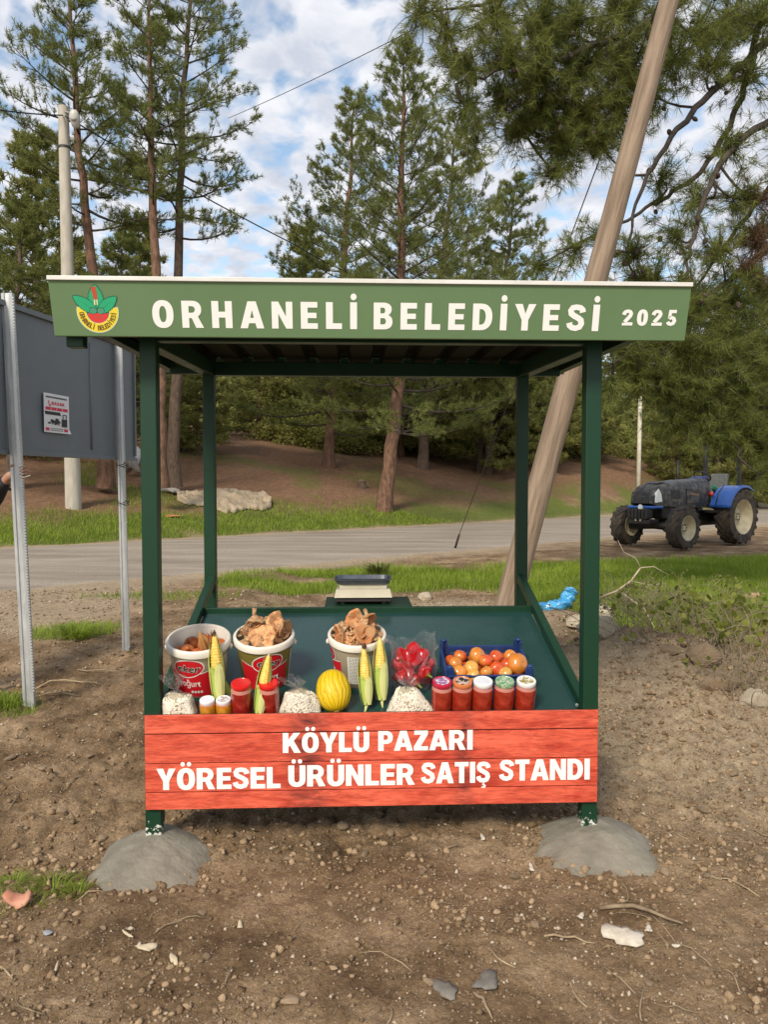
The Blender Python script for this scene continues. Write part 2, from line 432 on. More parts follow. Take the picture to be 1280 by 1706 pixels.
# the road: an old, dusty grey strip running diagonally past the stall
tt = np.arange(-70, 130, 0.35); ss = np.linspace(-7.75, 0.12, 34)
TT, SS = np.meshgrid(tt, ss)
SSj = SS.copy()
SSj[0] += (fbm(tt * 0.8, tt * 0 + 3, 4, 21) - .5) * 0.9; SSj[-1] += (fbm(tt * 0.8, tt * 0 + 7, 4, 22) - .5) * 0.5
SSj[1] = np.maximum(SSj[1], SSj[0] + .12); SSj[-2] = np.minimum(SSj[-2], SSj[-1] - .12)
RX = 0.747 * TT - 0.664 * SSj; RY = 26.76 + 0.664 * TT + 0.747 * SSj
RZ = 0.012 + 0.03 * np.sin((SS + 7.7) / 7.7 * math.pi) + (fbm(RX * 1.5, RY * 1.5, 3, 90) - .5) * 0.02
RZ[0] = -0.05; RZ[-1] = -0.05
ri = np.arange(TT.size).reshape(TT.shape)
rf = np.stack([ri[:-1, :-1].ravel(), ri[:-1, 1:].ravel(), ri[1:, 1:].ravel(), ri[1:, :-1].ravel()], 1)
def road_material():
    m, n, l, b = nt('dusty_road')
    t = n.new('ShaderNodeTexCoord')
    mp = n.new('ShaderNodeMapping'); mp.inputs['Rotation'].default_value = (0, 0, -R(41.6)); mp.inputs['Scale'].default_value = (0.22, 1, 1)
    l.new(t.outputs['Object'], mp.inputs[0])
    a = n.new('ShaderNodeTexNoise'); a.inputs['Scale'].default_value = 1.3; a.inputs['Detail'].default_value = 6; a.inputs['Roughness'].default_value = .6; l.new(mp.outputs[0], a.inputs['Vector'])
    c = n.new('ShaderNodeTexNoise'); c.inputs['Scale'].default_value = 38; c.inputs['Detail'].default_value = 5; c.inputs['Roughness'].default_value = .75; l.new(t.outputs['Object'], c.inputs['Vector'])
    r = n.new('ShaderNodeValToRGB'); l.new(a.outputs['Fac'], r.inputs[0])
    r.color_ramp.elements[0].position = .32; r.color_ramp.elements[0].color = (.225, .190, .152, 1)
    r.color_ramp.elements[1].position = .68; r.color_ramp.elements[1].color = (.365, .312, .250, 1)
    r2 = n.new('ShaderNodeValToRGB'); l.new(c.outputs['Fac'], r2.inputs[0])
    r2.color_ramp.elements[0].position = .3; r2.color_ramp.elements[0].color = (.6, .6, .6, 1); r2.color_ramp.elements[1].position = .7; r2.color_ramp.elements[1].color = (1.35, 1.33, 1.3, 1)
    x = n.new('ShaderNodeMix'); x.data_type = 'RGBA'; x.blend_type = 'MULTIPLY'; x.inputs['Factor'].default_value = .9
    l.new(r.outputs[0], x.inputs['A']); l.new(r2.outputs[0], x.inputs['B']); l.new(x.outputs['Result'], b.inputs['Base Color'])
    b.inputs['Roughness'].default_value = .9; b.inputs['Specular IOR Level'].default_value = .2
    bp = n.new('ShaderNodeBump'); bp.inputs['Strength'].default_value = .6; bp.inputs['Distance'].default_value = .01; l.new(c.outputs['Fac'], bp.inputs['Height']); l.new(bp.outputs[0], b.inputs['Normal'])
    return m
road = np_mesh('road', np.stack([RX.ravel(), RY.ravel(), RZ.ravel()], 1), rf, road_material(), smooth=True)
tag(road, kind='structure')

# ------------------------------------------------------------------ lettering: heavy sans capitals drawn as outlines
def arc(cx, cy, rx, ry, a0, a1, n=10, p=1.0):
    out = []
    for i in range(n + 1):
        a = R(a0 + (a1 - a0) * i / n); c, s = math.cos(a), math.sin(a)
        out.append((cx + rx * abs(c) ** p * (1 if c >= 0 else -1), cy + ry * abs(s) ** p * (1 if s >= 0 else -1)))
    return out
def ribbon(pts, th0, th1=None):
    """outline of a thick stroke along pts (th = half widths for vertical / horizontal runs)"""
    L, Rr = [], []
    for i, p in enumerate(pts):
        a = pts[max(0, i - 1)]; b = pts[min(len(pts) - 1, i + 1)]
        dx, dy = b[0] - a[0], b[1] - a[1]; q = math.hypot(dx, dy) or 1; dx /= q; dy /= q
        t = th0 * abs(dy) ** 2 + (th1 or th0) * abs(dx) ** 2
        L.append((p[0] - dy * t, p[1] + dx * t)); Rr.append((p[0] + dy * t, p[1] - dx * t))
    return L + Rr[::-1]
SV, SH = 0.285, 0.215
def _O(w, sv=SV, sh=SH):
    return [arc(w / 2, .5, w / 2, .515, 0, 360, 40, .86)[:-1], arc(w / 2, .5, w / 2 - sv, .515 - sh, 0, 360, 32, .9)[:-1][::-1]], w
def _U(w=.82):
    r = w / 2
    o = [(0, 1), (0, .36)] + arc(r, .36, r, .376, 180, 360, 16, .9)[1:-1] + [(w, .36), (w, 1), (w - SV, 1), (w - SV, .36)] + arc(r, .36, r - SV, .16, 360, 180, 12, .9)[1:-1] + [(SV, .36), (SV, 1)]
    return [o], w
def _S(w=.76):
    c = [(w - .10, .70), (w - .125, .80), (w - .20, .87), (w * .5, .90), (.20, .87), (.145, .77), (.165, .66), (.27, .585), (w * .5, .535), (w - .25, .47), (w - .16, .40), (w - .135, .28), (w - .19, .16), (w * .52, .10), (.22, .13), (.13, .21), (.105, .31)]
    return [ribbon(c, .135, .105)], w
def _P(w=.76):
    o = [(0, 0), (SV, 0), (SV, .35), (w * .5, .35)] + arc(w * .55, .675, w * .45, .325, -90, 90, 14, .9)[1:] + [(0, 1)]
    h = [(SV, .55), (SV, .80)] + arc(w * .52, .675, w * .14, .125, 90, -90, 8)
    return [o, h], w
def _R(w=.84):
    o = [(0, 0), (SV, 0), (SV, .36), (.40, .36), (.56, 0), (w + .04, 0), (.66, .40)] + arc(.44, .69, .36, .31, -55, 90, 12, .9) + [(0, 1)]
    h = [(SV, .56), (SV, .80)] + arc(.42, .68, .12, .12, 90, -90, 8)
    return [o, h], w + .04
def _B(w=.80):
    o = [(0, 0), (w * .5, 0)] + arc(w * .56, .285, w * .44, .285, -90, 62, 12, .9)[1:] + arc(w * .52, .75, w * .43, .25, -58, 90, 12, .9)[1:] + [(0, 1)]
    h1 = [(SV, .19), (SV, .42)] + arc(w * .54, .305, w * .11, .115, 90, -90, 8); h2 = [(SV, .60), (SV, .81)] + arc(w * .51, .705, w * .10, .105, 90, -90, 8)
    return [o, h1, h2], w
def _D(w=.84):
    o = [(0, 0), (w * .40, 0)] + arc(w * .42, .5, w * .58, .5, -90, 90, 20, .9)[1:] + [(0, 1)]
    h = [(SV, .21), (SV, .79)] + arc(w * .42, .5, w * .58 - SV, .29, 90, -90, 14, .9)
    return [o, h], w
def _dots(w, xs): return [arc(x, 1.19, .105, .105, 0, 360, 16)[:-1] for x in xs]
def glyph(ch):
    if ch == 'O': return _O(.86)
    if ch == '0': return _O(.72)
    if ch == 'U': return _U()
    if ch == 'S': return _S()
    if ch == 'P': return _P()
    if ch == 'R': return _R()
    if ch == 'B': return _B()
    if ch == 'D': return _D()
    if ch == 'I': return [[(0, 0), (SV, 0), (SV, 1), (0, 1)]], SV
    if ch == 'L': return [[(0, 0), (.66, 0), (.66, SH), (SV, SH), (SV, 1), (0, 1)]], .66
    if ch == 'H': return [[(0, 0), (SV, 0), (SV, .39), (.55, .39), (.55, 0), (.55 + SV, 0), (.55 + SV, 1), (.55, 1), (.55, .61), (SV, .61), (SV, 1), (0, 1)]], .55 + SV
    if ch == 'E': return [[(0, 0), (.70, 0), (.70, .21), (SV, .21), (SV, .40), (.65, .40), (.65, .60), (SV, .60), (SV, .79), (.69, .79), (.69, 1), (0, 1)]], .70
    if ch == 'N': return [[(0, 0), (.27, 0), (.27, .56), (.585, 0), (.855, 0), (.855, 1), (.585, 1), (.585, .45), (.28, 1), (0, 1)]], .855
    if ch == 'A': return [[(-.02, 0), (.285, 0), (.34, .19), (.60, .19), (.655, 0), (.96, 0), (.64, 1), (.30, 1)], [(.395, .39), (.47, .68), (.545, .39)]], .94
    if ch == 'K': return [[(0, 0), (SV, 0), (SV, .27), (.36, .38), (.58, 0), (.92, 0), (.56, .60), (.90, 1), (.55, 1), (SV, .66), (SV, 1), (0, 1)]], .90
    if ch == 'Y': return [[(.30, 0), (.585, 0), (.585, .40), (.90, 1), (.58, 1), (.445, .64), (.31, 1), (-.02, 1), (.30, .40)]], .88
    if ch == 'T': return [[(.24, 0), (.525, 0), (.525, .79), (.765, .79), (.765, 1), (0, 1), (0, .79), (.24, .79)]], .765
    if ch == 'Z': return [[(0, 0), (.74, 0), (.74, .21), (.36, .21), (.73, .80), (.73, 1), (.02, 1), (.02, .79), (.37, .79), (0, .20)]], .74
    if ch == '2': return [ribbon([(.09, .66), (.12, .78), (.20, .87), (.35, .90), (.50, .86), (.555, .74), (.52, .62), (.40, .47), (.25, .31), (.17, .20)], .135, .105)[:], [(0, 0), (.70, 0), (.70, .20), (0.31, .20), (.26, .17), (.07, .17), (0, .17)]], .70
    if ch == '5': return [ribbon([(.10, .25), (.17, .14), (.33, .10), (.48, .16), (.545, .31), (.49, .46), (.36, .515), (.26, .495), (.20, .455)], .13, .11), [(.09, .46), (.31, .60), (.335, .80), (.64, .80), (.64, 1), (.14, 1)]], .68
    if ch in 'ÖÜ':
        g, w = glyph('O' if ch == 'Ö' else 'U'); return g + _dots(w, (w / 2 - .15, w / 2 + .15)), w
    if ch == 'İ':
        g, w = glyph('I'); return g + [arc(w / 2, 1.20, .125, .125, 0, 360, 18)[:-1]], w
    if ch == 'Ş':
        g, w = glyph('S'); return g + [[(w / 2 - .05, -.03), (w / 2 + .06, -.03), (w / 2 + .04, -.075)] + arc(w / 2 + .02, -.16, .12, .09, 70, -110, 8) + [(w / 2 - .13, -.22), (w / 2 - .09, -.18), (w / 2 + .01, -.185), (w / 2 + .02, -.135), (w / 2 - .06, -.11)]], w
    return [[(0, 0), (.3, 0), (.3, .3), (0, .3)]], .3
def text_mesh(body, w, h, offset=0.0, track=0.08, builtin=False):
    """lettering fitted to width w and capital height h, in the XZ plane, lower left at the origin"""
    if builtin:
        cu = bpy.data.curves.new('lettering', 'FONT'); cu.body = body; cu.size = 1.0; cu.offset = offset; cu.resolution_u = 3; cu.fill_mode = 'FRONT'
    else:
        cu = bpy.data.curves.new('lettering', 'CURVE'); cu.dimensions = '2D'; cu.fill_mode = 'FRONT'
        x = 0.0
        for ch in body:
            cons, gw = glyph(ch)
            for c in cons:
                sp = cu.splines.new('POLY'); sp.points.add(len(c) - 1); sp.use_cyclic_u = True
                for i, (px, py) in enumerate(c): sp.points[i].co = (px + x, py, 0, 1)
            x += gw + track
    o = bpy.data.objects.new('lettering', cu); C.objects.link(o)
    bpy.context.view_layer.update()
    me = bpy.data.meshes.new_from_object(o.evaluated_get(bpy.context.evaluated_depsgraph_get()))
    bpy.data.objects.remove(o); bpy.data.curves.remove(cu)
    me.materials.clear()
    v = np.zeros(len(me.vertices) * 3); me.vertices.foreach_get('co', v); v = v.reshape(-1, 3)
    x0, x1 = v[:, 0].min(), v[:, 0].max()
    out = np.zeros_like(v)
    out[:, 0] = (v[:, 0] - x0) / (x1 - x0) * w
    out[:, 2] = (v[:, 1] + offset) / (0.727 + 2 * offset) * h if builtin else v[:, 1] * h
    me.vertices.foreach_set('co', out.ravel()); me.update()
    return me, out
def set_co(me, v):
    me.vertices.foreach_set('co', np.asarray(v, dtype=np.float32).ravel()); me.update()

# ------------------------------------------------------------------ the market stall
STALL = empty('market_stall', (-0.045, 3.40, 0.0), (0, 0, R(2.4)))
tag(STALL, 'dark green metal village market stall with flat roof, sloping table and red front board', 'market stall')
HALF, DEP, PW = 0.976, 1.45, 0.070
def tz(y): return 0.600 + 0.287 * y                 # height of the sloping table top
def tube_box(name, p0, p1, w, h, mat='post_green', bevel=0.004, parent=STALL):
    p0 = Vector(p0); p1 = Vector(p1); d = p1 - p0
    Mx = d.to_track_quat('Y', 'Z').to_matrix()
    return MB().box((0, 0, 0), (w, d.length, h), 0).build(name, M[mat], parent, bevel=bevel) if False else _tb(name, p0, p1, w, h, mat, bevel, parent)
def _tb(name, p0, p1, w, h, mat, bevel, parent):
    d = p1 - p0; Mx = d.to_track_quat('Y', 'Z').to_matrix()
    m = MB().box((p0 + p1) / 2, (w, d.length, h), 0, Mx)
    return m.build(name, M[mat], parent, bevel=bevel)
def post_material():
    """green paint with chipped paint and primer near the foot of the post"""
    m, n, l, b = nt('chipped_post_paint')
    t = n.new('ShaderNodeTexCoord'); no = n.new('ShaderNodeTexNoise'); no.inputs['Scale'].default_value = 42; no.inputs['Detail'].default_value = 5; no.inputs['Roughness'].default_value = .65
    l.new(t.outputs['Object'], no.inputs['Vector'])
    sx = n.new('ShaderNodeSeparateXYZ'); l.new(t.outputs['Object'], sx.inputs[0])
    mr = n.new('ShaderNodeMapRange'); l.new(sx.outputs['Z'], mr.inputs[0]); mr.inputs[1].default_value = 0.10; mr.inputs[2].default_value = 0.20; mr.inputs[3].default_value = 0.13; mr.inputs[4].default_value = -0.2
    ad = n.new('ShaderNodeMath'); ad.operation = 'ADD'; l.new(no.outputs['Fac'], ad.inputs[0]); l.new(mr.outputs[0], ad.inputs[1])
    r = n.new('ShaderNodeValToRGB'); l.new(ad.outputs[0], r.inputs[0])
    r.color_ramp.elements[0].position = .58; r.color_ramp.elements[0].color = (.006, .037, .017, 1)
    r.color_ramp.elements[1].position = .60; r.color_ramp.elements[1].color = (.58, .58, .52, 1)
    l.new(r.outputs[0], b.inputs['Base Color']); b.inputs['Roughness'].default_value = .40; b.inputs['Specular IOR Level'].default_value = .32
    return m
M['post_chipped'] = post_material()
for sx in (-1, 1):
    for k, yy in enumerate((0.035, DEP)):
        top = 2.34 if k == 0 else 2.385
        m = MB().box((sx * HALF, yy, (top - 0.25) / 2), (PW, PW, top + 0.25))
        p = m.build('post', M['post_chipped'] if k == 0 else M['post_green'], STALL, bevel=0.005)
    # sloping side rail that carries the table
    _tb('side_rail', Vector((sx * (HALF - 0.012), 0.07, tz(0.07) + 0.008)), Vector((sx * (HALF - 0.012), DEP - 0.036, tz(DEP) + 0.030)), 0.042, 0.055, 'post_green', 0.003, STALL)
    # roof side beam
    _tb('roof_beam', Vector((sx * HALF, 0.071, 2.285)), Vector((sx * HALF, DEP - 0.036, 2.345)), 0.066, 0.085, 'post_green', 0.004, STALL)
    _tb('bracket', Vector((sx * (HALF - 0.003), 0.062, 2.16)), Vector((sx * (HALF - 0.003), DEP - 0.05, 2.235)), 0.008, 0.05, 'post_green', 0.001, STALL) if False else None
# table top with raised lips
tab = MB()
ty0, ty1 = 0.012, 1.035
tab.add([(-HALF + .034, ty0, tz(ty0)), (HALF - .034, ty0, tz(ty0)), (HALF - .034, ty1, tz(ty1)), (-HALF + .034, ty1, tz(ty1)),
         (-HALF + .034, ty0, tz(ty0) - .012), (HALF - .034, ty0, tz(ty0) - .012), (HALF - .034, ty1, tz(ty1) - .012), (-HALF + .034, ty1, tz(ty1) - .012)],
        [[0, 1, 2, 3], [7, 6, 5, 4], [0, 4, 5, 1], [1, 5, 6, 2], [2, 6, 7, 3], [3, 7, 4, 0]])
tab = tab.build('table_top', M['table_green'], STALL)
_tb('lip', Vector((-HALF + .01, ty1 + .017, tz(ty1) + .008)), Vector((HALF - .01, ty1 + .017, tz(ty1) + .008)), 0.034, 0.046, 'post_green', 0.003, tab)
_tb('front_rail', Vector((-HALF + .036, 0.03, 0.565)), Vector((HALF - .036, 0.03, 0.565)), 0.034, 0.04, 'post_green', 0.003, STALL)
_tb('front_rail', Vector((-HALF + .036, 0.03, 0.245)), Vector((HALF - .036, 0.03, 0.245)), 0.034, 0.034, 'post_green', 0.003, STALL)
_tb('back_rail', Vector((-HALF + .036, DEP, 0.32)), Vector((HALF - .036, DEP, 0.32)), 0.034, 0.04, 'post_green', 0.003, STALL)
# shelf for the scale, bolted behind the table
sh = MB().box((0.0, 1.245, 0.9265), (0.51, 0.36, 0.010)).build('scale_shelf', M['post_green'], STALL, bevel=0.002)
MB().box((0.0, 1.245, 0.904), (0.05, 0.36, 0.03)).build('shelf_arm', M['post_green'], sh)
# roof: beams, ribbed sheet, edge fascias
_tb('roof_beam', Vector((-HALF + .034, DEP, 2.345)), Vector((HALF - .034, DEP, 2.345)), 0.06, 0.082, 'post_green', 0.004, STALL)
_tb('roof_beam', Vector((-HALF + .036, 0.035, 2.30)), Vector((HALF - .036, 0.035, 2.30)), 0.06, 0.08, 'post_green', 0.004, STALL)
RXH, RY0, RY1 = 1.295, -0.19, 1.66
def rz(y): return 2.372 + 0.035 * (y / DEP)
ROOF = MB()
prof = []
xx = -RXH
ncell = 13; cw = 2 * RXH / ncell
for i in range(ncell):
    x0 = -RXH + i * cw
    prof += [(x0, 0), (x0 + cw * .60, 0), (x0 + cw * .68, .038), (x0 + cw * .92, .038)]
prof.append((RXH, 0))
vv = []; ff = []
for yy in (RY0, RY1):
    for (x, z) in prof: vv.append((x, yy, rz(yy) + z))
n_ = len(prof)
for i in range(n_ - 1): ff.append([i, i + 1, n_ + i + 1, n_ + i])
roof = ROOF.add(vv, ff).build('roof_sheet', M['roof_sheet'], STALL)
md = roof.modifiers.new('thickness', 'SOLIDIFY'); md.thickness = 0.004; md.offset = 1
for i in range(ncell):   # purlin blocks closing the ribs above the back beam
    x0 = -RXH + i * cw
    if abs(x0 + cw * .8) < HALF - .05:
        MB().box((x0 + cw * .80, DEP - .012, 2.3985), (cw * .22, .05, 0.022)).build('rib_filler', M['post_green'], roof)
# fascia boards round the roof (the front one leans outward at its top)
fa = MB()
FT, FB = 2.452, 2.243            # top and bottom height
fx0, fx1 = -1.300, 1.300
fa.add([(fx0 + .003, -0.190, FB), (fx1 - .003, -0.190, FB), (fx1, -0.243, FT), (fx0, -0.243, FT),
        (fx0 + .003, -0.172, FB), (fx1 - .003, -0.172, FB), (fx1, -0.225, FT), (fx0, -0.225, FT)],
       [[0, 1, 2, 3], [5, 4, 7, 6], [0, 4, 5, 1], [1, 5, 6, 2], [2, 6, 7, 3], [3, 7, 4, 0]])
fascia = fa.build('fascia', M['fascia_green'], STALL, bevel=0.002)
MB().box((0, -0.236, FT + .0085), (2.604, 0.034, 0.017)).build('trim', M['trim_white'], fascia, bevel=0.002)
# side fascias and drain outlet, plus a rear fascia added against the sky
for sx in (-1, 1):
    _tb('side_fascia', Vector((sx * 1.303, -0.170, 2.392)), Vector((sx * 1.303, RY1, 2.425)), 0.014, 0.10, 'fascia_green', 0.002, STALL)
    _tb('outrigger', Vector((sx * 1.24, -0.165, 2.338)), Vector((sx * 1.24, RY1 - .02, 2.375)), 0.05, 0.05, 'post_green', 0.003, STALL)
    for yy in (0.035, DEP):
        _tb('outrigger', Vector((sx * (HALF + .036), yy, 2.335)), Vector((sx * 1.21, yy, 2.335)), 0.045, 0.045, 'post_green', 0.003, STALL)
MB().box((-1.238, -0.105, 2.262), (0.068, 0.060, 0.105)).build('drain_outlet', M['post_green'], STALL, bevel=0.003)
MB().box((0, RY1 + .010, 2.415), (2.60, 0.014, 0.12)).build('added_rear_fascia', M['fascia_green'], STALL, bevel=0.002)  # added board, keeps bright sky from showing through the open rib ends
# lettering on the fascia: a plane leaning with the board
flen = math.hypot(FT - FB, .053); fang = math.atan2(.053, FT - FB)
def on_fascia(me, v, x, h, lift=.0015):
    """v: x right, z up along the board; h = height of the baseline above the lower edge along the board"""
    q = np.zeros_like(v)
    q[:, 0] = v[:, 0] + x
    s = v[:, 2] + h
    q[:, 1] = -0.190 - s * math.sin(fang) + v[:, 1] - lift * math.cos(fang)
    q[:, 2] = FB + s * math.cos(fang) + -lift * math.sin(fang)
    set_co(me, q)
def fpx(px): return (px - 619.5) * (2.60 / 1071.0)    # frame column -> position along the fascia
FBX = M['letter_white']
def fascia_text(body, px0, px1, cap_h, base_h, name, offset=0.0, track=.3):
    me, v = text_mesh(body, fpx(px1) - fpx(px0), cap_h, offset, track)
    on_fascia(me, v, fpx(px0), base_h)
    return link(name, me, FBX, fascia)
fascia_text('ORHANELİ', 249, 589, 0.106, 0.036, 'lettering', 0, 0.34)
fascia_text('BELEDİYESİ', 617, 1001, 0.106, 0.036, 'lettering', 0, 0.34)
fascia_text('2025', 1040, 1135, 0.064, 0.060, 'lettering', 0, 0.27)

# emblem: yellow half ring with its lettering, red half disc, three toothed leaves, small red figure
emats = [pmat('emblem_yellow', (0.78, 0.62, 0.03)), pmat('emblem_red', (0.66, 0.035, 0.035)), pmat('emblem_green', (0.012, 0.36, 0.16)),
         pmat('emblem_dark', (0.01, 0.09, 0.045)), pmat('emblem_brown', (0.14, 0.075, 0.01)), pmat('emblem_rust', (0.45, 0.07, 0.03)),
         pmat('emblem_cream', (0.75, 0.72, 0.40)), pmat('emblem_mid_green', (0.06, 0.28, 0.16)), pmat('emblem_halo', (0.50, 0.66, 0.55))]
EV = []; EF = []; EM = []
def epoly(pts, mi, lift):
    b = len(EV)
    for (x, y) in pts: EV.append((x, y, lift))
    # fan from centroid keeps concave leaves tidy
    cx = sum(p[0] for p in pts) / len(pts); cy = sum(p[1] for p in pts) / len(pts)
    EV.append((cx, cy, lift)); c = len(EV) - 1
    for i in range(len(pts)):
        EF.append([b + i, b + (i + 1) % len(pts), c]); EM.append(mi)
def ering(cx, cy, r0, r1, a0, a1, mi, lift, n=48):
    b = len(EV)
    for i in range(n + 1):
        a = R(a0 + (a1 - a0) * i / n)
        EV.append((cx + r0 * math.cos(a), cy - r0 * math.sin(a), lift)); EV.append((cx + r1 * math.cos(a), cy - r1 * math.sin(a), lift))
    for i in range(n): EF.append([b + 2 * i, b + 2 * i + 1, b + 2 * i + 3, b + 2 * i + 2]); EM.append(mi)
ecx, ecy = 637, 605
ering(ecx, ecy, 238, 440, 167, 373, 8, 0.0)
ering(ecx, ecy, 246, 424, 168, 372, 0, 0.5)
epoly([(640 + 215 * math.cos(R(a)), 640 + 200 * math.sin(R(a))) for a in range(0, 181, 9)], 1, 0.7)
def leaf(x0, y0, x1, y1, w, mi, lift, teeth=9, grow=0):
    dx, dy = x1 - x0, y1 - y0; L = math.hypot(dx, dy); dx /= L; dy /= L; nx_, ny_ = -dy, dx
    L += grow; left = []; right = []
    for i in range(teeth * 2 + 1):
        t = i / (teeth * 2)
        ww = (w * math.sin(math.pi * min(1, 0.12 + t * 0.88)) ** 0.75) * (1.0 if i % 2 else 0.84) + grow
        if t >= 1: ww = grow * .5
        p = (x0 + dx * L * t, y0 + dy * L * t)
        left.append((p[0] + nx_ * ww, p[1] + ny_ * ww)); right.append((p[0] - nx_ * ww, p[1] - ny_ * ww))
    epoly(left + right[::-1], mi, lift)
for (x0, y0, x1, y1, w, k) in ((620, 590, 620, 60, 165, 0), (600, 610, 150, 290, 125, 1), (670, 610, 1052, 300, 125, 2)):
    leaf(x0, y0, x1, y1, w, 3, 0.9 + k * .25, grow=14); leaf(x0, y0, x1, y1, w, 2, 1.0 + k * .25)
    ex, ey = x1 - x0, y1 - y0; q = math.hypot(ex, ey); ex /= q; ey /= q
    epoly([(x0 - ey * 6, y0 + ex * 6), (x1 - ex * 90, y1 - ey * 90), (x0 + ey * 6, y0 - ex * 6)], 3, 1.1 + k * .25)
for cx in (548, 705):
    epoly([(cx + 84 * math.cos(R(a)), 585 + 70 * math.sin(R(a))) for a in range(0, 360, 20)], 3, 1.8)
    epoly([(cx + 72 * math.cos(R(a)), 590 + 62 * math.sin(R(a))) for a in range(0, 360, 20)], 7, 1.9)
epoly([(550, 95), (640, 95), (660, 220), (662, 360), (575, 360), (560, 240), (545, 170)], 5, 2.1)
epoly([(585, 360), (610, 360), (602, 470), (575, 470)], 6, 2.1); epoly([(630, 360), (655, 360), (656, 470), (634, 470)], 6, 2.1)
def etext(ch, cx, cy, ang, h, w, mi, lift):
    me, v = text_mesh(ch, w, h, 0.02, builtin=ch in '1880')
    b = len(EV); ca, sa = math.cos(ang), math.sin(ang)
    for p in v:
        x, z = p[0] - w / 2, p[2] - h / 2
        EV.append((cx + x * ca - z * sa, cy - (x * sa + z * ca), lift))
    for p in me.polygons: EF.append([b + i for i in p.vertices]); EM.append(mi)
    bpy.data.meshes.remove(me)
txt = 'ORHANELİ BELEDİYESİ'
for i, ch in enumerate(txt):
    if ch == ' ': continue
    a = R(187 + (353 - 187) * i / (len(txt) - 1))
    etext(ch, ecx + 338 * math.cos(a), ecy - 338 * math.sin(a), a + math.pi / 2, 105, 24 if ch == 'İ' else 62, 4, 0.9)
etext('1880', 650, 725, 0, 75, 190, 5, 1.0)
me = bpy.data.meshes.new('emblem')
esc = (2.60 / 1071.0) / 12.8
ev = np.array([((x / 12.8 + 110 - 619.5) * (2.60 / 1071.0), 0, -(y - 1115) * esc) for x, y, z in EV]); lift = np.array([p[2] for p in EV]) * 0.0005 + .001
me.from_pydata([tuple(p) for p in ev], [], EF)
q = np.zeros_like(ev); q[:, 0] = ev[:, 0]
q[:, 1] = -0.190 - ev[:, 2] * math.sin(fang) - lift * math.cos(fang); q[:, 2] = FB + ev[:, 2] * math.cos(fang) - lift * math.sin(fang)
set_co(me, q); me.polygons.foreach_set('material_index', EM)
link('emblem', me, emats, fascia)

# front board: printed planks with white lettering
def plank_material():
    m, n, l, b = nt('red_plank_print')
    t = n.new('ShaderNodeTexCoord'); oi = n.new('ShaderNodeObjectInfo')
    of = n.new('ShaderNodeVectorMath'); of.operation = 'ADD'; cb = n.new('ShaderNodeCombineXYZ')
    mm = n.new('ShaderNodeMath'); mm.operation = 'MULTIPLY'; mm.inputs[1].default_value = 7.0; l.new(oi.outputs['Random'], mm.inputs[0]); l.new(mm.outputs[0], cb.inputs[0]); l.new(mm.outputs[0], cb.inputs[2])
    l.new(t.outputs['Object'], of.inputs[0]); l.new(cb.outputs[0], of.inputs[1])
    def noise(scale, st, detail=6, dist=0.6):
        mp = n.new('ShaderNodeMapping'); mp.inputs['Scale'].default_value = st; l.new(of.outputs[0], mp.inputs[0])
        q = n.new('ShaderNodeTexNoise'); q.inputs['Scale'].default_value = scale; q.inputs['Detail'].default_value = detail; q.inputs['Roughness'].default_value = .65; q.inputs['Distortion'].default_value = dist
        l.new(mp.outputs[0], q.inputs['Vector']); return q.outputs['Fac']
    def ramp(f, a, b_, lo, hi):
        r = n.new('ShaderNodeValToRGB'); l.new(f, r.inputs[0]); r.color_ramp.elements[0].position = lo; r.color_ramp.elements[0].color = (*a, 1); r.color_ramp.elements[1].position = hi; r.color_ramp.elements[1].color = (*b_, 1); return r.outputs[0]
    base = ramp(noise(4, (1.0, 1, 4)), (0.47, 0.046, 0.024), (0.80, 0.145, 0.078), .34, .62)
    grain = ramp(noise(30, (0.35, 1, 4.5), 8, 1.5), (0.50, .40, .40), (1.08, 1.1, 1.1), .36, .58)
    x = n.new('ShaderNodeMix'); x.data_type = 'RGBA'; x.blend_type = 'MULTIPLY'; x.inputs['Factor'].default_value = .75
    l.new(base, x.inputs['A']); l.new(grain, x.inputs['B'])
    # printed dark knots and stains
    sx = n.new('ShaderNodeSeparateXYZ'); l.new(t.outputs['Object'], sx.inputs[0])
    acc = None
    for c, wdt in ((-0.29, 0.15), (0.40, 0.07)):
        d = n.new('ShaderNodeMath'); d.operation = 'SUBTRACT'; l.new(sx.outputs['X'], d.inputs[0]); d.inputs[1].default_value = c
        ab = n.new('ShaderNodeMath'); ab.operation = 'ABSOLUTE'; l.new(d.outputs[0], ab.inputs[0])
        mr = n.new('ShaderNodeMapRange'); mr.interpolation_type = 'SMOOTHSTEP'; l.new(ab.outputs[0], mr.inputs[0]); mr.inputs[1].default_value = wdt; mr.inputs[2].default_value = 0.0; mr.inputs[3].default_value = 0; mr.inputs[4].default_value = 1
        if acc is None: acc = mr.outputs[0]
        else:
            mx = n.new('ShaderNodeMath'); mx.operation = 'MAXIMUM'; l.new(acc, mx.inputs[0]); l.new(mr.outputs[0], mx.inputs[1]); acc = mx.outputs[0]
    st = ramp(noise(9, (0.8, 1, 2.0), 7, 1.2), (0, 0, 0), (1, 1, 1), .36, .66)
    k = n.new('ShaderNodeMath'); k.operation = 'MULTIPLY'; l.new(acc, k.inputs[0]); l.new(st, k.inputs[1])
    y = n.new('ShaderNodeMix'); y.data_type = 'RGBA'; l.new(k.outputs[0], y.inputs['Factor']); l.new(x.outputs['Result'], y.inputs['A']); y.inputs['B'].default_value = (.10, .022, .022, 1)
    l.new(y.outputs['Result'], b.inputs['Base Color']); b.inputs['Roughness'].default_value = .42
    return m
M['plank'] = plank_material()
PZ0, PZ1, PYF = 0.2165, 0.634, -0.022
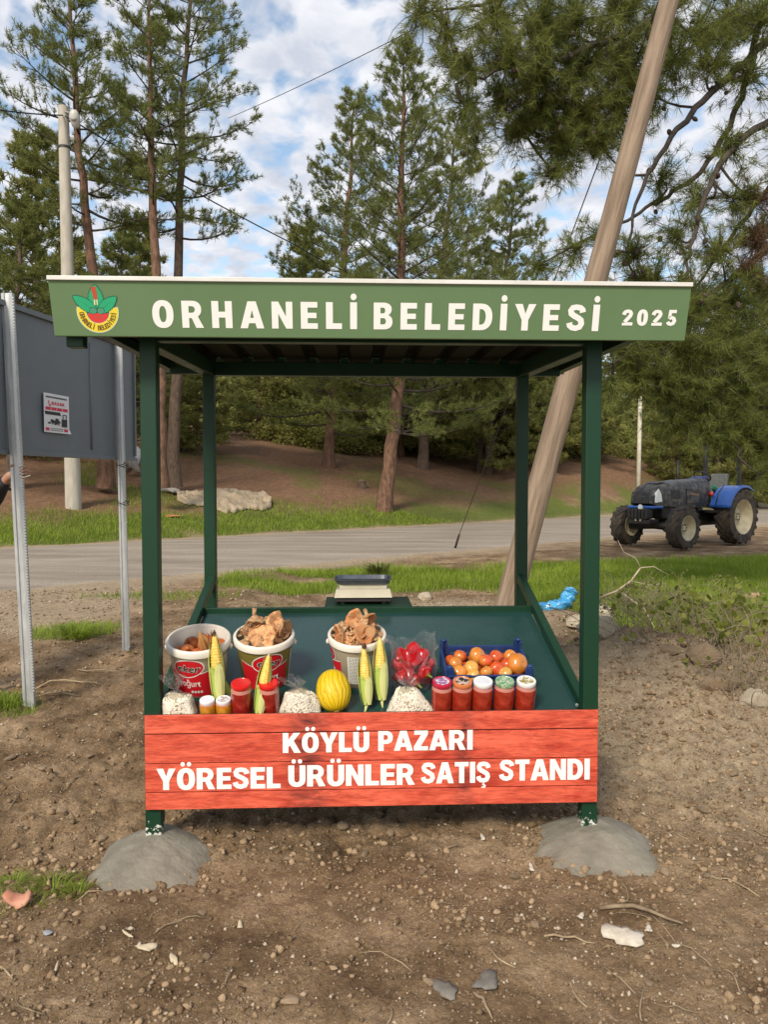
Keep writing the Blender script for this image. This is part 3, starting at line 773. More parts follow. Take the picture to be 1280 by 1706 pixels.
panel = MB().box((0.0, PYF + .017, (PZ0 + PZ1) / 2), (2.004, 0.010, PZ1 - PZ0 - .002)).build('front_panel', pmat('panel_backing', (0.05, 0.016, 0.012), None, rough=.6), STALL)
cuts = [0, .205, .515, .822, 1.0]
for i in range(4):
    za = PZ1 - (PZ1 - PZ0) * cuts[i]; zb = PZ1 - (PZ1 - PZ0) * cuts[i + 1]
    g = 0.006 if i == 0 else 0.004
    MB().box((0, PYF + .006, (za + zb) / 2 + (g / 2 if i < 3 else 0)), (2.006, 0.012, za - zb - (g if i < 3 else 0))).build('plank', M['plank'], panel, bevel=0.0012)
def ppx(px): return (px - 619.0) * (2.006 / 763.0)
def ppz(py): return PZ1 - (py - 1188.5) * ((PZ1 - PZ0) / 154.5)
def panel_text(body, px0, px1, cap_h, pyb, offset=0.0, track=0.075):
    me, v = text_mesh(body, ppx(px1) - ppx(px0), cap_h, offset, track)
    v[:, 0] += ppx(px0); v[:, 2] += ppz(pyb); v[:, 1] = PYF - .0015
    set_co(me, v); return link('lettering', me, FBX, panel)
panel_text('KÖYLÜ', 466, 611, 0.089, 1252.5)
panel_text('PAZARI', 626, 786, 0.089, 1251.5)
panel_text('YÖRESEL', 256, 462, 0.095, 1310.5)
panel_text('ÜRÜNLER', 475, 688, 0.095, 1308.5)
panel_text('SATIŞ', 698, 817, 0.095, 1307)
panel_text('STANDI', 831, 987, 0.095, 1304.5)
for sx in (-1, 1):
    MB().lathe([(0.0075, 0), (0.0075, .004), (0, .005)], 10, M=Matrix.Rotation(R(90), 3, 'X'), c=(sx * (HALF - .055), 0.03, tz(0.03) + .035)).build('bolt', M['bolt'], STALL)

# footings of fresh cement round the front posts
def footing(px, rx, ry, hgt, seed, label):
    base = STALL.matrix_world if False else None
    cx = -0.045 + px; cy = 3.435 + (0.04 if px > 0 else -0.04)
    n_r, n_a = 30, 110
    v = [(0, 0, hgt)]; f = []
    for i in range(1, n_r + 1):
        t = i / n_r
        for k in range(n_a):
            a = 2 * math.pi * k / n_a
            e = 1 + 0.40 * (float(fbm(np.array([math.cos(a) * 1.25 + seed]), np.array([math.sin(a) * 1.25]), 3, seed, .45)[0]) - .5) * 2
            e = 1 + (e - 1) * t * t
            x = rx * e * t * math.cos(a); y = ry * e * t * math.sin(a) - 0.10 * t * (1 if math.sin(a) < 0 else .2)
            z = hgt * (.5 + .5 * math.cos(math.pi * t ** 1.25)) + (float(fbm(np.array([x * 9 + seed]), np.array([y * 9]), 5, seed + 3, .6)[0]) - .5) * .034 * (1 - .3 * t) - 0.020 * t ** 6 + .010 * (1 - t ** 8)
            v.append((x, y, z + 0.012))
    for k in range(n_a): f.append([0, 1 + k, 1 + (k + 1) % n_a])
    for i in range(n_r - 1):
        for k in range(n_a):
            a = 1 + i * n_a + k; b = 1 + i * n_a + (k + 1) % n_a
            f.append([a, a + n_a, b + n_a, b])
    o = MB().add(v, f).build('concrete_footing', M['cement'], None, smooth=True)
    o.location = (cx, cy, 0.0)
    return tag(o, label, 'footing', 'cement footings of the stall')
footing(-HALF, 0.265, 0.26, 0.072, 4, 'grey cement mound round the front post below the left end of the red board')
footing(HALF + .025, 0.335, 0.30, 0.080, 9, 'grey cement mound round the scraped front post at right, largest of the two')

# ------------------------------------------------------------------ goods on the table
bpy.context.view_layer.update()
SM = STALL.matrix_world.copy()
ALPHA = math.atan(0.287)
TROT = (SM.to_3x3().normalized() @ Matrix.Rotation(ALPHA, 3, 'X'))
TP0 = SM @ Vector((0, 0, 0.600)); TN = TROT @ Vector((0, 0, 1))
def ontab(px, py, up=0.0):
    """point of the table top (or of a plane 'up' metres above it) seen at (px, py)"""
    o = Vector((0, 0, CAM_H)); d = at(px, py, 1.0) - o
    t = (TP0 + TN * up - o).dot(TN) / d.dot(TN)
    return o + d * t
def good(name, p, spin=0, lean=(0, 0), up=0.0):
    e = empty(name); Mx = TROT @ Matrix.Rotation(R(lean[0]), 3, 'X') @ Matrix.Rotation(R(lean[1]), 3, 'Y') @ Matrix.Rotation(R(spin), 3, 'Z')
    e.matrix_world = Matrix.Translation(p + TN * up) @ Mx.to_4x4()
    return e
def place(o, p, Mx):
    o.matrix_world = Matrix.Translation(p) @ Mx.to_4x4(); return o

M['pail_white'] = pmat('pail_white_plastic', (0.66, 0.61, 0.52), (0.74, 0.70, 0.62), 8, rough=.38, sub=.1)
M['pail_beige'] = pmat('pail_beige_print', (0.34, 0.29, 0.20), (0.40, 0.34, 0.25), 4, rough=.35)
M['pail_olive'] = pmat('pail_olive_print', (0.18, 0.15, 0.028), (0.22, 0.18, 0.04), 4, rough=.35)
M['print_red'] = pmat('label_red', (0.58, 0.010, 0.018), None, rough=.33)
M['print_white'] = pmat('label_white', (0.74, 0.72, 0.66), None, rough=.4)
M['print_black'] = pmat('label_black', (0.03, 0.028, 0.02), None, rough=.4)
M['print_grey'] = pmat('label_grey_text', (0.33, 0.31, 0.27), None, rough=.5)
BH, BR0, BR1 = 0.250, 0.108, 0.135
def cone(a, h, lift=0.0):
    r = BR0 + (BR1 - BR0) * (h - .004) / (BH - .034) + lift
    return (r * math.sin(a), -r * math.cos(a), h)
def cone_text(body, a0, w, h0, hh, off, slant=0.0, lift=.0022):
    me, v = text_mesh(body, w, hh, off, builtin=True)
    q = [cone(a0 + (p[0] + slant * p[2]) / BR1, h0 + p[2], lift) for p in v]
    set_co(me, np.array(q)); return me
def pail(px, py, body_mat, logo, label, spin=0, scale=1.0, textblock=None):
    e = good('yogurt_pail', ontab(px, py), spin); e.scale = (scale,) * 3
    tag(e, label, 'bucket', 'white rimmed yogurt pails on the stall table')
    MB().lathe([(0, .004), (BR0 - .004, .0), (BR0, .004), (BR1, BH - .03), (BR1, BH - .02), (BR1 - .003, BH - .004), (BR1 - .006, BH - .02), (BR0 - .005, .012), (0, .012)], 56,
               mis=[0, 0, 1, 0, 0, 0, 0, 0]).build('body', [M['pail_white'], body_mat], e, angle=50)
    MB().lathe([(BR1, BH - .034), (BR1 + .009, BH - .032), (BR1 + .010, BH - .006), (BR1 + .005, BH), (BR1 - .004, BH), (BR1 - .006, BH - .01)], 56, caps=False).build('rim', M['pail_white'], e, angle=60)
    for sa in (-1, 1):
        MB().lathe([(0.013, 0), (0.013, .010), (0.006, .014), (0, .014)], 12, M=Matrix.Rotation(R(90) * sa, 3, 'Y'), c=(sa * (BR1 + .004), 0, BH - .045)).build('handle_lug', M['pail_white'], e, smooth=True)
    pts = [Vector(((BR1 + .016) * math.cos(t), (BR1 + .02) * math.sin(t) * .98, BH - .045 - .035 * math.sin(t))) for t in np.linspace(0, math.pi, 25)]
    MB().tube(pts, .0022, 6).build('wire_handle', M['pail_white'], e, smooth=True)
    # printed sleeve
    v = []; f = []; n = 44; ll = R(-62), R(48)
    for i in range(n + 1):
        a = ll[0] + (ll[1] - ll[0]) * i / n
        top = 0.125 + 0.022 * (abs(a - R(2)) / R(50)) ** 1.5
        for hh_, lf in ((.012, .0006), (.05, .0006), (top, .0006), (top, .0007), (top + .004, .0007)):
            v.append(cone(a + logo, hh_, lf))
    for i in range(n):
        for k in (0, 1): f.append([i * 5 + k, (i + 1) * 5 + k, (i + 1) * 5 + k + 1, i * 5 + k + 1])
    m = MB().add(v, f, 0)
    m.add(v, [[i * 5 + 3, (i + 1) * 5 + 3, (i + 1) * 5 + 4, i * 5 + 4] for i in range(n)], 1)
    v = [cone(R(-62) + logo, .012, .0006), cone(R(48) + logo, .012, .0006)]
    lab = m.build('label', [M['print_red'], M['print_white']], e)
    def oval(rx, rz_, lift, mi, mb):
        vv = [cone(logo + (rx * r * math.cos(t)) / BR1, 0.160 + rz_ * r * math.sin(t) + 0.12 * rx * r * math.cos(t), lift) for r in (0.0, .34, .67, 1.0) for t in np.linspace(0, 2 * math.pi, 40, endpoint=False)]
        ff = [[q * 40 + k, q * 40 + (k + 1) % 40, (q + 1) * 40 + (k + 1) % 40, (q + 1) * 40 + k] for q in range(3) for k in range(40)]
        mb.add(vv, ff, mi)
    ov = MB(); oval(.080, .048, .0012, 0, ov); oval(.074, .042, .0018, 1, ov)
    ov.build('logo', [M['print_white'], M['print_red']], lab)
    link('lettering', cone_text('eker', logo - .054 / BR1, .112, .142, .042, .035, .22, .0026), M['print_white'], lab)
    link('lettering', cone_text('eker', logo - .051 / BR1, .106, .144, .038, .015, .22, .0034), M['print_black'], lab)
    link('lettering', cone_text('yoğurt', logo - .058 / BR1, .116, .066, .036, .012, 0, .0014), M['print_white'], lab)
    d = MB()
    for k in range(4):
        a = logo + (0.012 + .016 * k) / BR1
        vv = [cone(a + .007 * math.cos(t) / BR1, .038 + .007 * math.sin(t), .0014) for t in np.linspace(0, 2 * math.pi, 14, endpoint=False)]
        d.add(vv, [list(range(14))])
    d.build('badge', M['print_white'], lab)
    # small print block round the side
    tb = MB(); a0 = logo + R(62)
    if textblock is not None: a0 = textblock
    rr = random.Random(int(px))
    tb.add([cone(a0 + R(t), hh_, .0007) for t in range(0, 61, 6) for hh_ in (.03, .185)], [[2 * i, 2 * i + 2, 2 * i + 3, 2 * i + 1] for i in range(10)], 0)
    for r_ in range(17):
        hh_ = .038 + r_ * .0086
        x = 3.0
        while x < 55:
            wd = rr.uniform(3, 9); wd = min(wd, 57 - x)
            tb.add([cone(a0 + R(x), hh_, .0013), cone(a0 + R(x + wd), hh_, .0013), cone(a0 + R(x + wd), hh_ + .0036, .0013), cone(a0 + R(x), hh_ + .0036, .0013)], [[0, 1, 2, 3]], 1); x += wd + 1.5
    tb.build('small_print', [M['print_white'], M['print_grey']], e)
    return e
pails = [pail(336, 1143, M['pail_beige'], R(-14), 'yogurt pail at the left end of the table, holding onions below its rim', 0, 1.03),
         pail(443, 1133, M['pail_olive'], R(12), 'olive and red yogurt pail heaped with mushrooms, behind the red lidded jars', 0, 1.0),
         pail(595, 1129, M['pail_beige'], R(-88), 'yogurt pail heaped with mushrooms, its small print facing front, behind the yellow melon', 0, 0.97, R(-22))]
bpy.context.view_layer.update()

# onions
def blob_mesh(name, prof, n=20, seed=0, amp=0.0, ribs=0, rib_amp=0.0, n_freq=6):
    rr = np.random.default_rng(seed); m = MB().lathe(prof, n); v = np.array(m.v)
    ang = np.arctan2(v[:, 1], v[:, 0])
    s = 1 + amp * (fbm(np.cos(ang) * 1.3 + v[:, 2] * n_freq + seed, np.sin(ang) * 1.3 + v[:, 2] * n_freq * .6, 3, seed) - .5) * 2
    if ribs: s = s * (1 - rib_amp * np.abs(np.sin(ang * ribs / 2)) ** 0.6 * -1 - rib_amp)
    v[:, 0] *= s; v[:, 1] *= s
    m.v = [tuple(p) for p in v]; return m
def sph(r, zr, n=12, z0=0):
    return [(r * math.sin(math.pi * i / n), z0 - zr * math.cos(math.pi * i / n)) for i in range(n + 1)]
M['onion'] = pmat('onion_skin', (0.46, 0.135, 0.028), (0.30, 0.055, 0.014), 9, rough=.35, stretch=(1, 1, .25), bump=.15, bscale=40, obj_var=.25)
M['onion_dry'] = pmat('onion_dry_skin', (0.52, 0.27, 0.09), (0.38, 0.16, 0.05), 14, rough=.6, stretch=(1, 1, .3))
pf = [(0, -.034), (.018, -.032), (.034, -.018), (.040, 0), (.035, .018), (.022, .029), (.009, .038), (.006, .052), (.008, .060), (0, .061)]
on_me = blob_mesh('onion', pf, 20, 3, .05).mesh('onion')
def inside(e, x, y, h): return e.matrix_world @ Vector((x, y, h))
on_spots = [(-.045, -.045, .165, 40, 20, 1.05), (.005, -.060, .160, -50, 80, .98), (-.088, -.015, .150, 70, 10, .85), (.062, -.030, .160, 60, 200, .9), (.025, .020, .165, 15, 120, 1.0), (-.040, .045, .160, -40, 160, 1.0), (.085, .030, .160, 50, 300, .95), (.02, .08, .155, 80, 10, .95)]
for (x, y, h, ln, sp, sc) in on_spots:
    o = link('onion', on_me, M['onion'], None, True)
    o.matrix_world = Matrix.Translation(inside(pails[0], x, y, h + .030)) @ (TROT @ Matrix.Rotation(R(sp), 3, 'Z') @ Matrix.Rotation(R(ln), 3, 'X')).to_4x4() @ Matrix.Scale(sc, 4)
    tag(o, 'copper skinned onion lying in the leftmost yogurt pail', 'onion', 'onions in the leftmost pail')
tuft = MB()
for k in range(9):
    a = k * 0.75; t = random.uniform(.02, .045)
    p = Vector((.02 * math.cos(a), .02 * math.sin(a), 0)); q = Vector((t * .7 * math.cos(a), t * .7 * math.sin(a), .03 + .03 * random.random())); r_ = Vector((.006 * math.cos(a + .4), .006 * math.sin(a + .4), .075 + .03 * random.random()))
    s = Vector((-math.sin(a), math.cos(a), 0)) * .016
    tuft.add([p - s, p + s, q - s * 1.1, q + s * 1.1, r_], [[0, 1, 3, 2], [2, 3, 4]])
o = tuft.build('onion_skin', M['onion_dry'], None, smooth=True); o.matrix_world = Matrix.Translation(inside(pails[0], .042, -.045, .215)) @ (TROT @ Matrix.Rotation(R(-15), 3, 'Y')).to_4x4()
tag(o, 'dry peeling golden onion skin standing up in the leftmost pail', 'onion skin')

# mushrooms
M['mush'] = [pmat('mushroom_cap_%s' % k, a, b, 55, rough=.75, bump=.9, bscale=110, bdist=.006, obj_var=.28, lo=.38, hi=.6) for k, a, b in
             (('tan', (.30, .12, .045), (.56, .31, .14)), ('orange', (.52, .165, .04), (.46, .25, .11)), ('pale', (.60, .45, .27), (.36, .21, .10)))]
M['mush_gill'] = pmat('mushroom_gills', (.26, .12, .05), (.58, .38, .21), 70, rough=.8, bump=.8, bscale=140, bdist=.003)
def mushroom(seed):
    rr = random.Random(seed); m = MB(); n = 22; v = []; f = []
    rad = 0.036 + rr.random() * .016; ph = rr.random() * 6
    rows = [(0, .004 - .010), (.35, .002), (.7, .009), (.95, .012), (1.0, .006), (.8, -.002), (.4, -.014), (.2, -.020)]
    for (t, z) in rows:
        for k in range(n):
            a = 2 * math.pi * k / n
            w = 1 + .09 * math.sin(3 * a + ph) + .05 * math.sin(5 * a + ph * 2) + .03 * math.sin(8 * a)
            zz = z + t * t * (.007 * math.sin(2 * a + ph) + .004 * math.sin(5 * a + 1.7 * ph))
            v.append((rad * t * w * math.cos(a), rad * t * w * math.sin(a), zz))
    for i in range(len(rows) - 1):
        for k in range(n): f.append([i * n + k, i * n + (k + 1) % n, (i + 1) * n + (k + 1) % n, (i + 1) * n + k])
    m.add(v, f[:4 * n], 0); m.add(v, f[4 * n:], 1)
    m.tube([(0, 0, -.012), (.003, .002, -.03), (.006, -.002, -.052)], [.010, .009, .011], 10, 1)
    return m.mesh('mushroom')
mush = [mushroom(k) for k in range(6)]
def heap(pi, spots, label, group):
    e = pails[pi]; rr = random.Random(pi * 5 + 1)
    for (x, y, h, tilt, az, sc, kind) in spots:
        me = mush[rr.randrange(6)]
        if not me.materials:
            me.materials.append(M['mush'][0]); me.materials.append(M['mush_gill'])
        o = bpy.data.objects.new('mushroom', me); C.objects.link(o)
        me.polygons.foreach_set('use_smooth', np.ones(len(me.polygons), dtype=bool))
        o.material_slots[0].link = 'OBJECT'; o.material_slots[0].material = M['mush'][kind]
        o.matrix_world = Matrix.Translation(inside(e, x, y, h)) @ (TROT @ Matrix.Rotation(R(az), 3, 'Z') @ Matrix.Rotation(R(tilt), 3, 'X') @ Matrix.Rotation(rr.random() * 6, 3, 'Z')).to_4x4() @ Matrix.Scale(sc, 4)
        tag(o, label, 'mushroom', group)
def dome(seed, top):
    rr = random.Random(seed); out = []
    for ring, (rad, hh_, n) in enumerate(((.104, .238, 14), (.090, .262, 12), (.062, .282, 9), (.028, .300, 5))):
        for k in range(n):
            a = 360 * k / n + rr.uniform(-14, 14); r_ = rad * rr.uniform(.88, 1.06)
            out.append((r_ * math.cos(R(a)), r_ * math.sin(R(a)), hh_ + rr.uniform(-.012, .018), rr.choice((rr.uniform(15, 80), rr.uniform(15, 80), rr.uniform(100, 170))), a + 90 + rr.uniform(-40, 40), rr.uniform(.48, .78), rr.choice((0, 0, 1, 1, 2)) if seed == 1 else rr.choice((0, 1, 1, 1))))
    return out + top
heap(1, dome(1, [(.005, -.085, .272, 48, 0, 1.2, 0), (-.035, -.02, .335, 160, 20, 1.0, 2), (.055, .0, .315, 60, 40, 1.0, 0), (.095, -.02, .285, 100, 60, 1.0, 0)]), 'brown and orange wild mushroom heaped in the olive and red pail', 'mushrooms in the olive and red pail')
heap(2, dome(2, [(.035, -.075, .278, 40, 8, 1.3, 1), (-.01, -.005, .33, 70, 10, 1.15, 1), (.06, .01, .325, 110, 30, 1.0, 1), (-.08, -.05, .285, 120, -60, .9, 1)]), 'orange wild mushroom heaped in the pail behind the melon', 'mushrooms in the pail behind the melon')

# jars
M['paste'] = pmat('red_paste_in_glass', (0.23, 0.008, 0.006), (0.30, 0.016, 0.010), 30, rough=.10, coat=1.0, lo=.4, hi=.6)
M['tomato_sauce'] = pmat('tomato_sauce_in_glass', (0.27, 0.020, 0.008), (0.36, 0.034, 0.014), 30, rough=.10, coat=1.0, lo=.4, hi=.6)
M['honey'] = pmat('amber_preserve_in_glass', (0.50, 0.19, 0.012), (0.66, 0.30, 0.03), 45, rough=.10, coat=1.0, lo=.42, hi=.6)
M['glass_neck'] = pmat('clear_neck', (0.50, 0.20, 0.16), None, rough=.08, coat=1.0)
def lidmat(k, c, c2=None, sc=60): return pmat('lid_' + k, c, c2, sc, rough=.3, coat=.3, lo=.45, hi=.55)
def jar(px, py, r, h, content, lid_c, label, lid_print=None, group=None, lid_h=.020):
    q = SM.inverted() @ ontab(px, py)
    k = max(q.y, r + .016); q.x += q.x * .25 * (k - q.y); q.y = k; q.z = tz(k)
    e = good('jar', SM @ q); tag(e, label, 'jar', group)
    MB().lathe([(0, .002), (r * .88, 0), (r * .97, .005), (r, .014), (r, h * .70), (r * .985, h * .755)], 32, caps=False).build('glass_body', content, e, smooth=True)
    MB().lathe([(r * .985, h * .755), (r * .95, h * .80), (r * .89, h * .845), (r * .87, h * .86), (r * .87, h * .95), (0, h * .95)], 32, caps=False).build('neck', M['glass_neck'], e, smooth=True)
    lr = r * .94
    lid = MB().lathe([(lr * .97, h - lid_h), (lr, h - lid_h + .002), (lr, h - .004), (lr * .97, h - .001), (lr * .86, h), (lr * .82, h - .0018), (0, h - .0018)], 40).build('lid', lid_c, e, angle=35)
    if lid_print:
        MB().lathe([(lr * .74, h - .0017), (lr * .74, h - .0008), (0, h - .0008)], 32).build('lid_print', lid_print, lid)
    return e
RED_LID = lidmat('red', (.60, .012, .012)); WHITE_LID = lidmat('white', (.74, .73, .72))
jar(404, 1190, .0475, .152, M['paste'], RED_LID, 'dark red preserve jar with plain red lid, left of the two behind the honey jars', None, 'red lidded jars')
jar(449, 1189, .0475, .152, M['paste'], RED_LID, 'dark red preserve jar with plain red lid, standing beside the middle bean bag', None, 'red lidded jars')
jar(346.5, 1193, .0355, .078, M['honey'], WHITE_LID, 'small amber jar with clean white lid, next to the leftmost bean bag', lidmat('bluish', (.66, .70, .80)), 'small amber jars', .016)
jar(373.5, 1193, .0355, .078, M['honey'], WHITE_LID, 'small amber jar with marked white lid, next to the red lidded jar', lidmat('greyprint', (.70, .69, .68), (.30, .24, .28), 50), 'small amber jars', .016)
five = [(735.5, lidmat('crimson', (.46, .015, .045)), lidmat('white_violet', (.74, .73, .72), (.30, .12, .28), 22), 'tomato sauce jar with crimson rimmed white lid, leftmost of the five'),
        (769, lidmat('orange', (.60, .19, .06)), lidmat('black_print', (.035, .025, .02), (.55, .42, .36), 34), 'tomato sauce jar with orange and black lid, second of the five'),
        (803, WHITE_LID, lidmat('plain_white', (.70, .72, .76), (.62, .64, .68), 20), 'tomato sauce jar with plain white lid, middle of the five'),
        (839, lidmat('green_mottle', (.42, .47, .34), (.10, .30, .13), 60), lidmat('green_mottle_top', (.46, .50, .38), (.08, .28, .12), 70), 'tomato sauce jar with green patterned lid, fourth of the five'),
        (874.5, WHITE_LID, lidmat('fruit_print', (.72, .70, .62), (.30, .24, .06), 40), 'tomato sauce jar with white lid bearing a fruit picture, rightmost of the five')]
for (px, a, b, lb) in five:
    jar(px, 1188.5, .0465, .150, M['tomato_sauce'], a, lb, b, 'five tomato sauce jars in a row')

# melon
def melon():
    n, k = 110, 44; v = []; f = []
    for i in range(k + 1):
        t = math.pi * i / k
        for j in range(n):
            a = 2 * math.pi * j / n
            rib = 1 - 0.020 * abs(math.sin(a * 6 + .8 * math.sin(3 * t))) ** .4 * math.sin(t) - .010 * abs(math.sin(a * 16 + 2 * math.sin(2 * t + a))) * math.sin(t)
            r_ = 0.080 * math.sin(t) ** .92 * rib
            v.append((r_ * math.cos(a), r_ * math.sin(a), -0.098 * math.cos(t) * (1 if t > 1.5 else .98)))
    for i in range(k):
        for j in range(n): f.append([i * n + j, i * n + (j + 1) % n, (i + 1) * n + (j + 1) % n, (i + 1) * n + j])
    return MB().add(v, f)
e = good('melon', ontab(556, 1178), 0)
tag(e, 'round wrinkled yellow melon lying in front of the mushroom pail', 'melon')
Mt = Matrix.Rotation(R(-14), 4, 'Y') @ Matrix.Rotation(R(-48), 4, 'X')
def melon_material():
    m, n, l, b = nt('melon_skin')
    t = n.new('ShaderNodeTexCoord'); gr = n.new('ShaderNodeTexGradient'); gr.gradient_type = 'RADIAL'; l.new(t.outputs['Object'], gr.inputs[0])
    no = n.new('ShaderNodeTexNoise'); no.inputs['Scale'].default_value = 11; no.inputs['Detail'].default_value = 3; l.new(t.outputs['Object'], no.inputs['Vector'])
    k = n.new('ShaderNodeMath'); k.operation = 'MULTIPLY_ADD'; l.new(gr.outputs['Fac'], k.inputs[0]); k.inputs[1].default_value = 113.0973
    k2 = n.new('ShaderNodeMath'); k2.operation = 'MULTIPLY'; l.new(no.outputs['Fac'], k2.inputs[0]); k2.inputs[1].default_value = 16; l.new(k2.outputs[0], k.inputs[2])
    s = n.new('ShaderNodeMath'); s.operation = 'SINE'; l.new(k.outputs[0], s.inputs[0])
    r = n.new('ShaderNodeValToRGB'); mr = n.new('ShaderNodeMapRange'); l.new(s.outputs[0], mr.inputs[0]); mr.inputs[1].default_value = -1; l.new(mr.outputs[0], r.inputs[0])
    r.color_ramp.elements[0].position = .0; r.color_ramp.elements[0].color = (.50, .31, .004, 1); r.color_ramp.elements[1].position = .22; r.color_ramp.elements[1].color = (.68, .46, .006, 1)
    l.new(r.outputs[0], b.inputs['Base Color']); b.inputs['Roughness'].default_value = .45
    bp = n.new('ShaderNodeBump'); bp.inputs['Strength'].default_value = .35; bp.inputs['Distance'].default_value = .003; l.new(s.outputs[0], bp.inputs['Height']); l.new(bp.outputs[0], b.inputs['Normal'])
    return m
b_ = melon().build('skin', melon_material(), e, smooth=True)
b_.matrix_local = Matrix.Translation((0, .01, .078)) @ Mt
st = MB().lathe([(.013, -.094), (.015, -.099), (.008, -.1015), (0, -.100)], 14).build('stem_scar', pmat('melon_scar', (.33, .20, .06), (.22, .12, .03), 90, rough=.8), e, smooth=True)
st.matrix_local = Matrix.Translation((0, .01, .078)) @ Mt

# plastic film
def film_material():
    m, n, l, b = nt('clear_plastic_film')
    tr = n.new('ShaderNodeBsdfTransparent'); gl = n.new('ShaderNodeBsdfGlossy'); gl.inputs['Roughness'].default_value = .12
    df = n.new('ShaderNodeBsdfTranslucent'); df.inputs['Color'].default_value = (.8, .8, .8, 1)
    d2 = n.new('ShaderNodeBsdfDiffuse'); d2.inputs['Color'].default_value = (.75, .75, .75, 1)
    lw = n.new('ShaderNodeLayerWeight'); lw.inputs['Blend'].default_value = .35
    a1 = n.new('ShaderNodeMixShader'); a1.inputs[0].default_value = .5; l.new(df.outputs[0], a1.inputs[1]); l.new(d2.outputs[0], a1.inputs[2])
    a2 = n.new('ShaderNodeMixShader'); a2.inputs[0].default_value = .5; l.new(a1.outputs[0], a2.inputs[1]); l.new(gl.outputs[0], a2.inputs[2])
    mr = n.new('ShaderNodeMapRange'); l.new(lw.outputs['Facing'], mr.inputs[0]); mr.inputs[3].default_value = .05; mr.inputs[4].default_value = .50
    a3 = n.new('ShaderNodeMixShader'); l.new(mr.outputs[0], a3.inputs[0]); l.new(tr.outputs[0], a3.inputs[1]); l.new(a2.outputs[0], a3.inputs[2])
    t = n.new('ShaderNodeTexCoord'); no = n.new('ShaderNodeTexNoise'); no.inputs['Scale'].default_value = 30; no.inputs['Detail'].default_value = 4; no.inputs['Distortion'].default_value = 1.5; l.new(t.outputs['Object'], no.inputs['Vector'])
    bp = n.new('ShaderNodeBump'); bp.inputs['Strength'].default_value = .8; bp.inputs['Distance'].default_value = .02; l.new(no.outputs['Fac'], bp.inputs['Height'])
    for q in (gl, d2, lw): l.new(bp.outputs[0], q.inputs['Normal'])
    l.new(a3.outputs[0], n['Material Output'].inputs['Surface']); return m
M['film'] = film_material()
M['beans'] = pmat('white_beans', (.70, .64, .50), (.80, .75, .63), 70, rough=.4, obj_var=.0)
M['bean_gap'] = pmat('shaded_bean_core', (.34, .28, .18), (.46, .40, .28), 120, rough=.8)  # core darkened so the gaps between the white beans look shaded
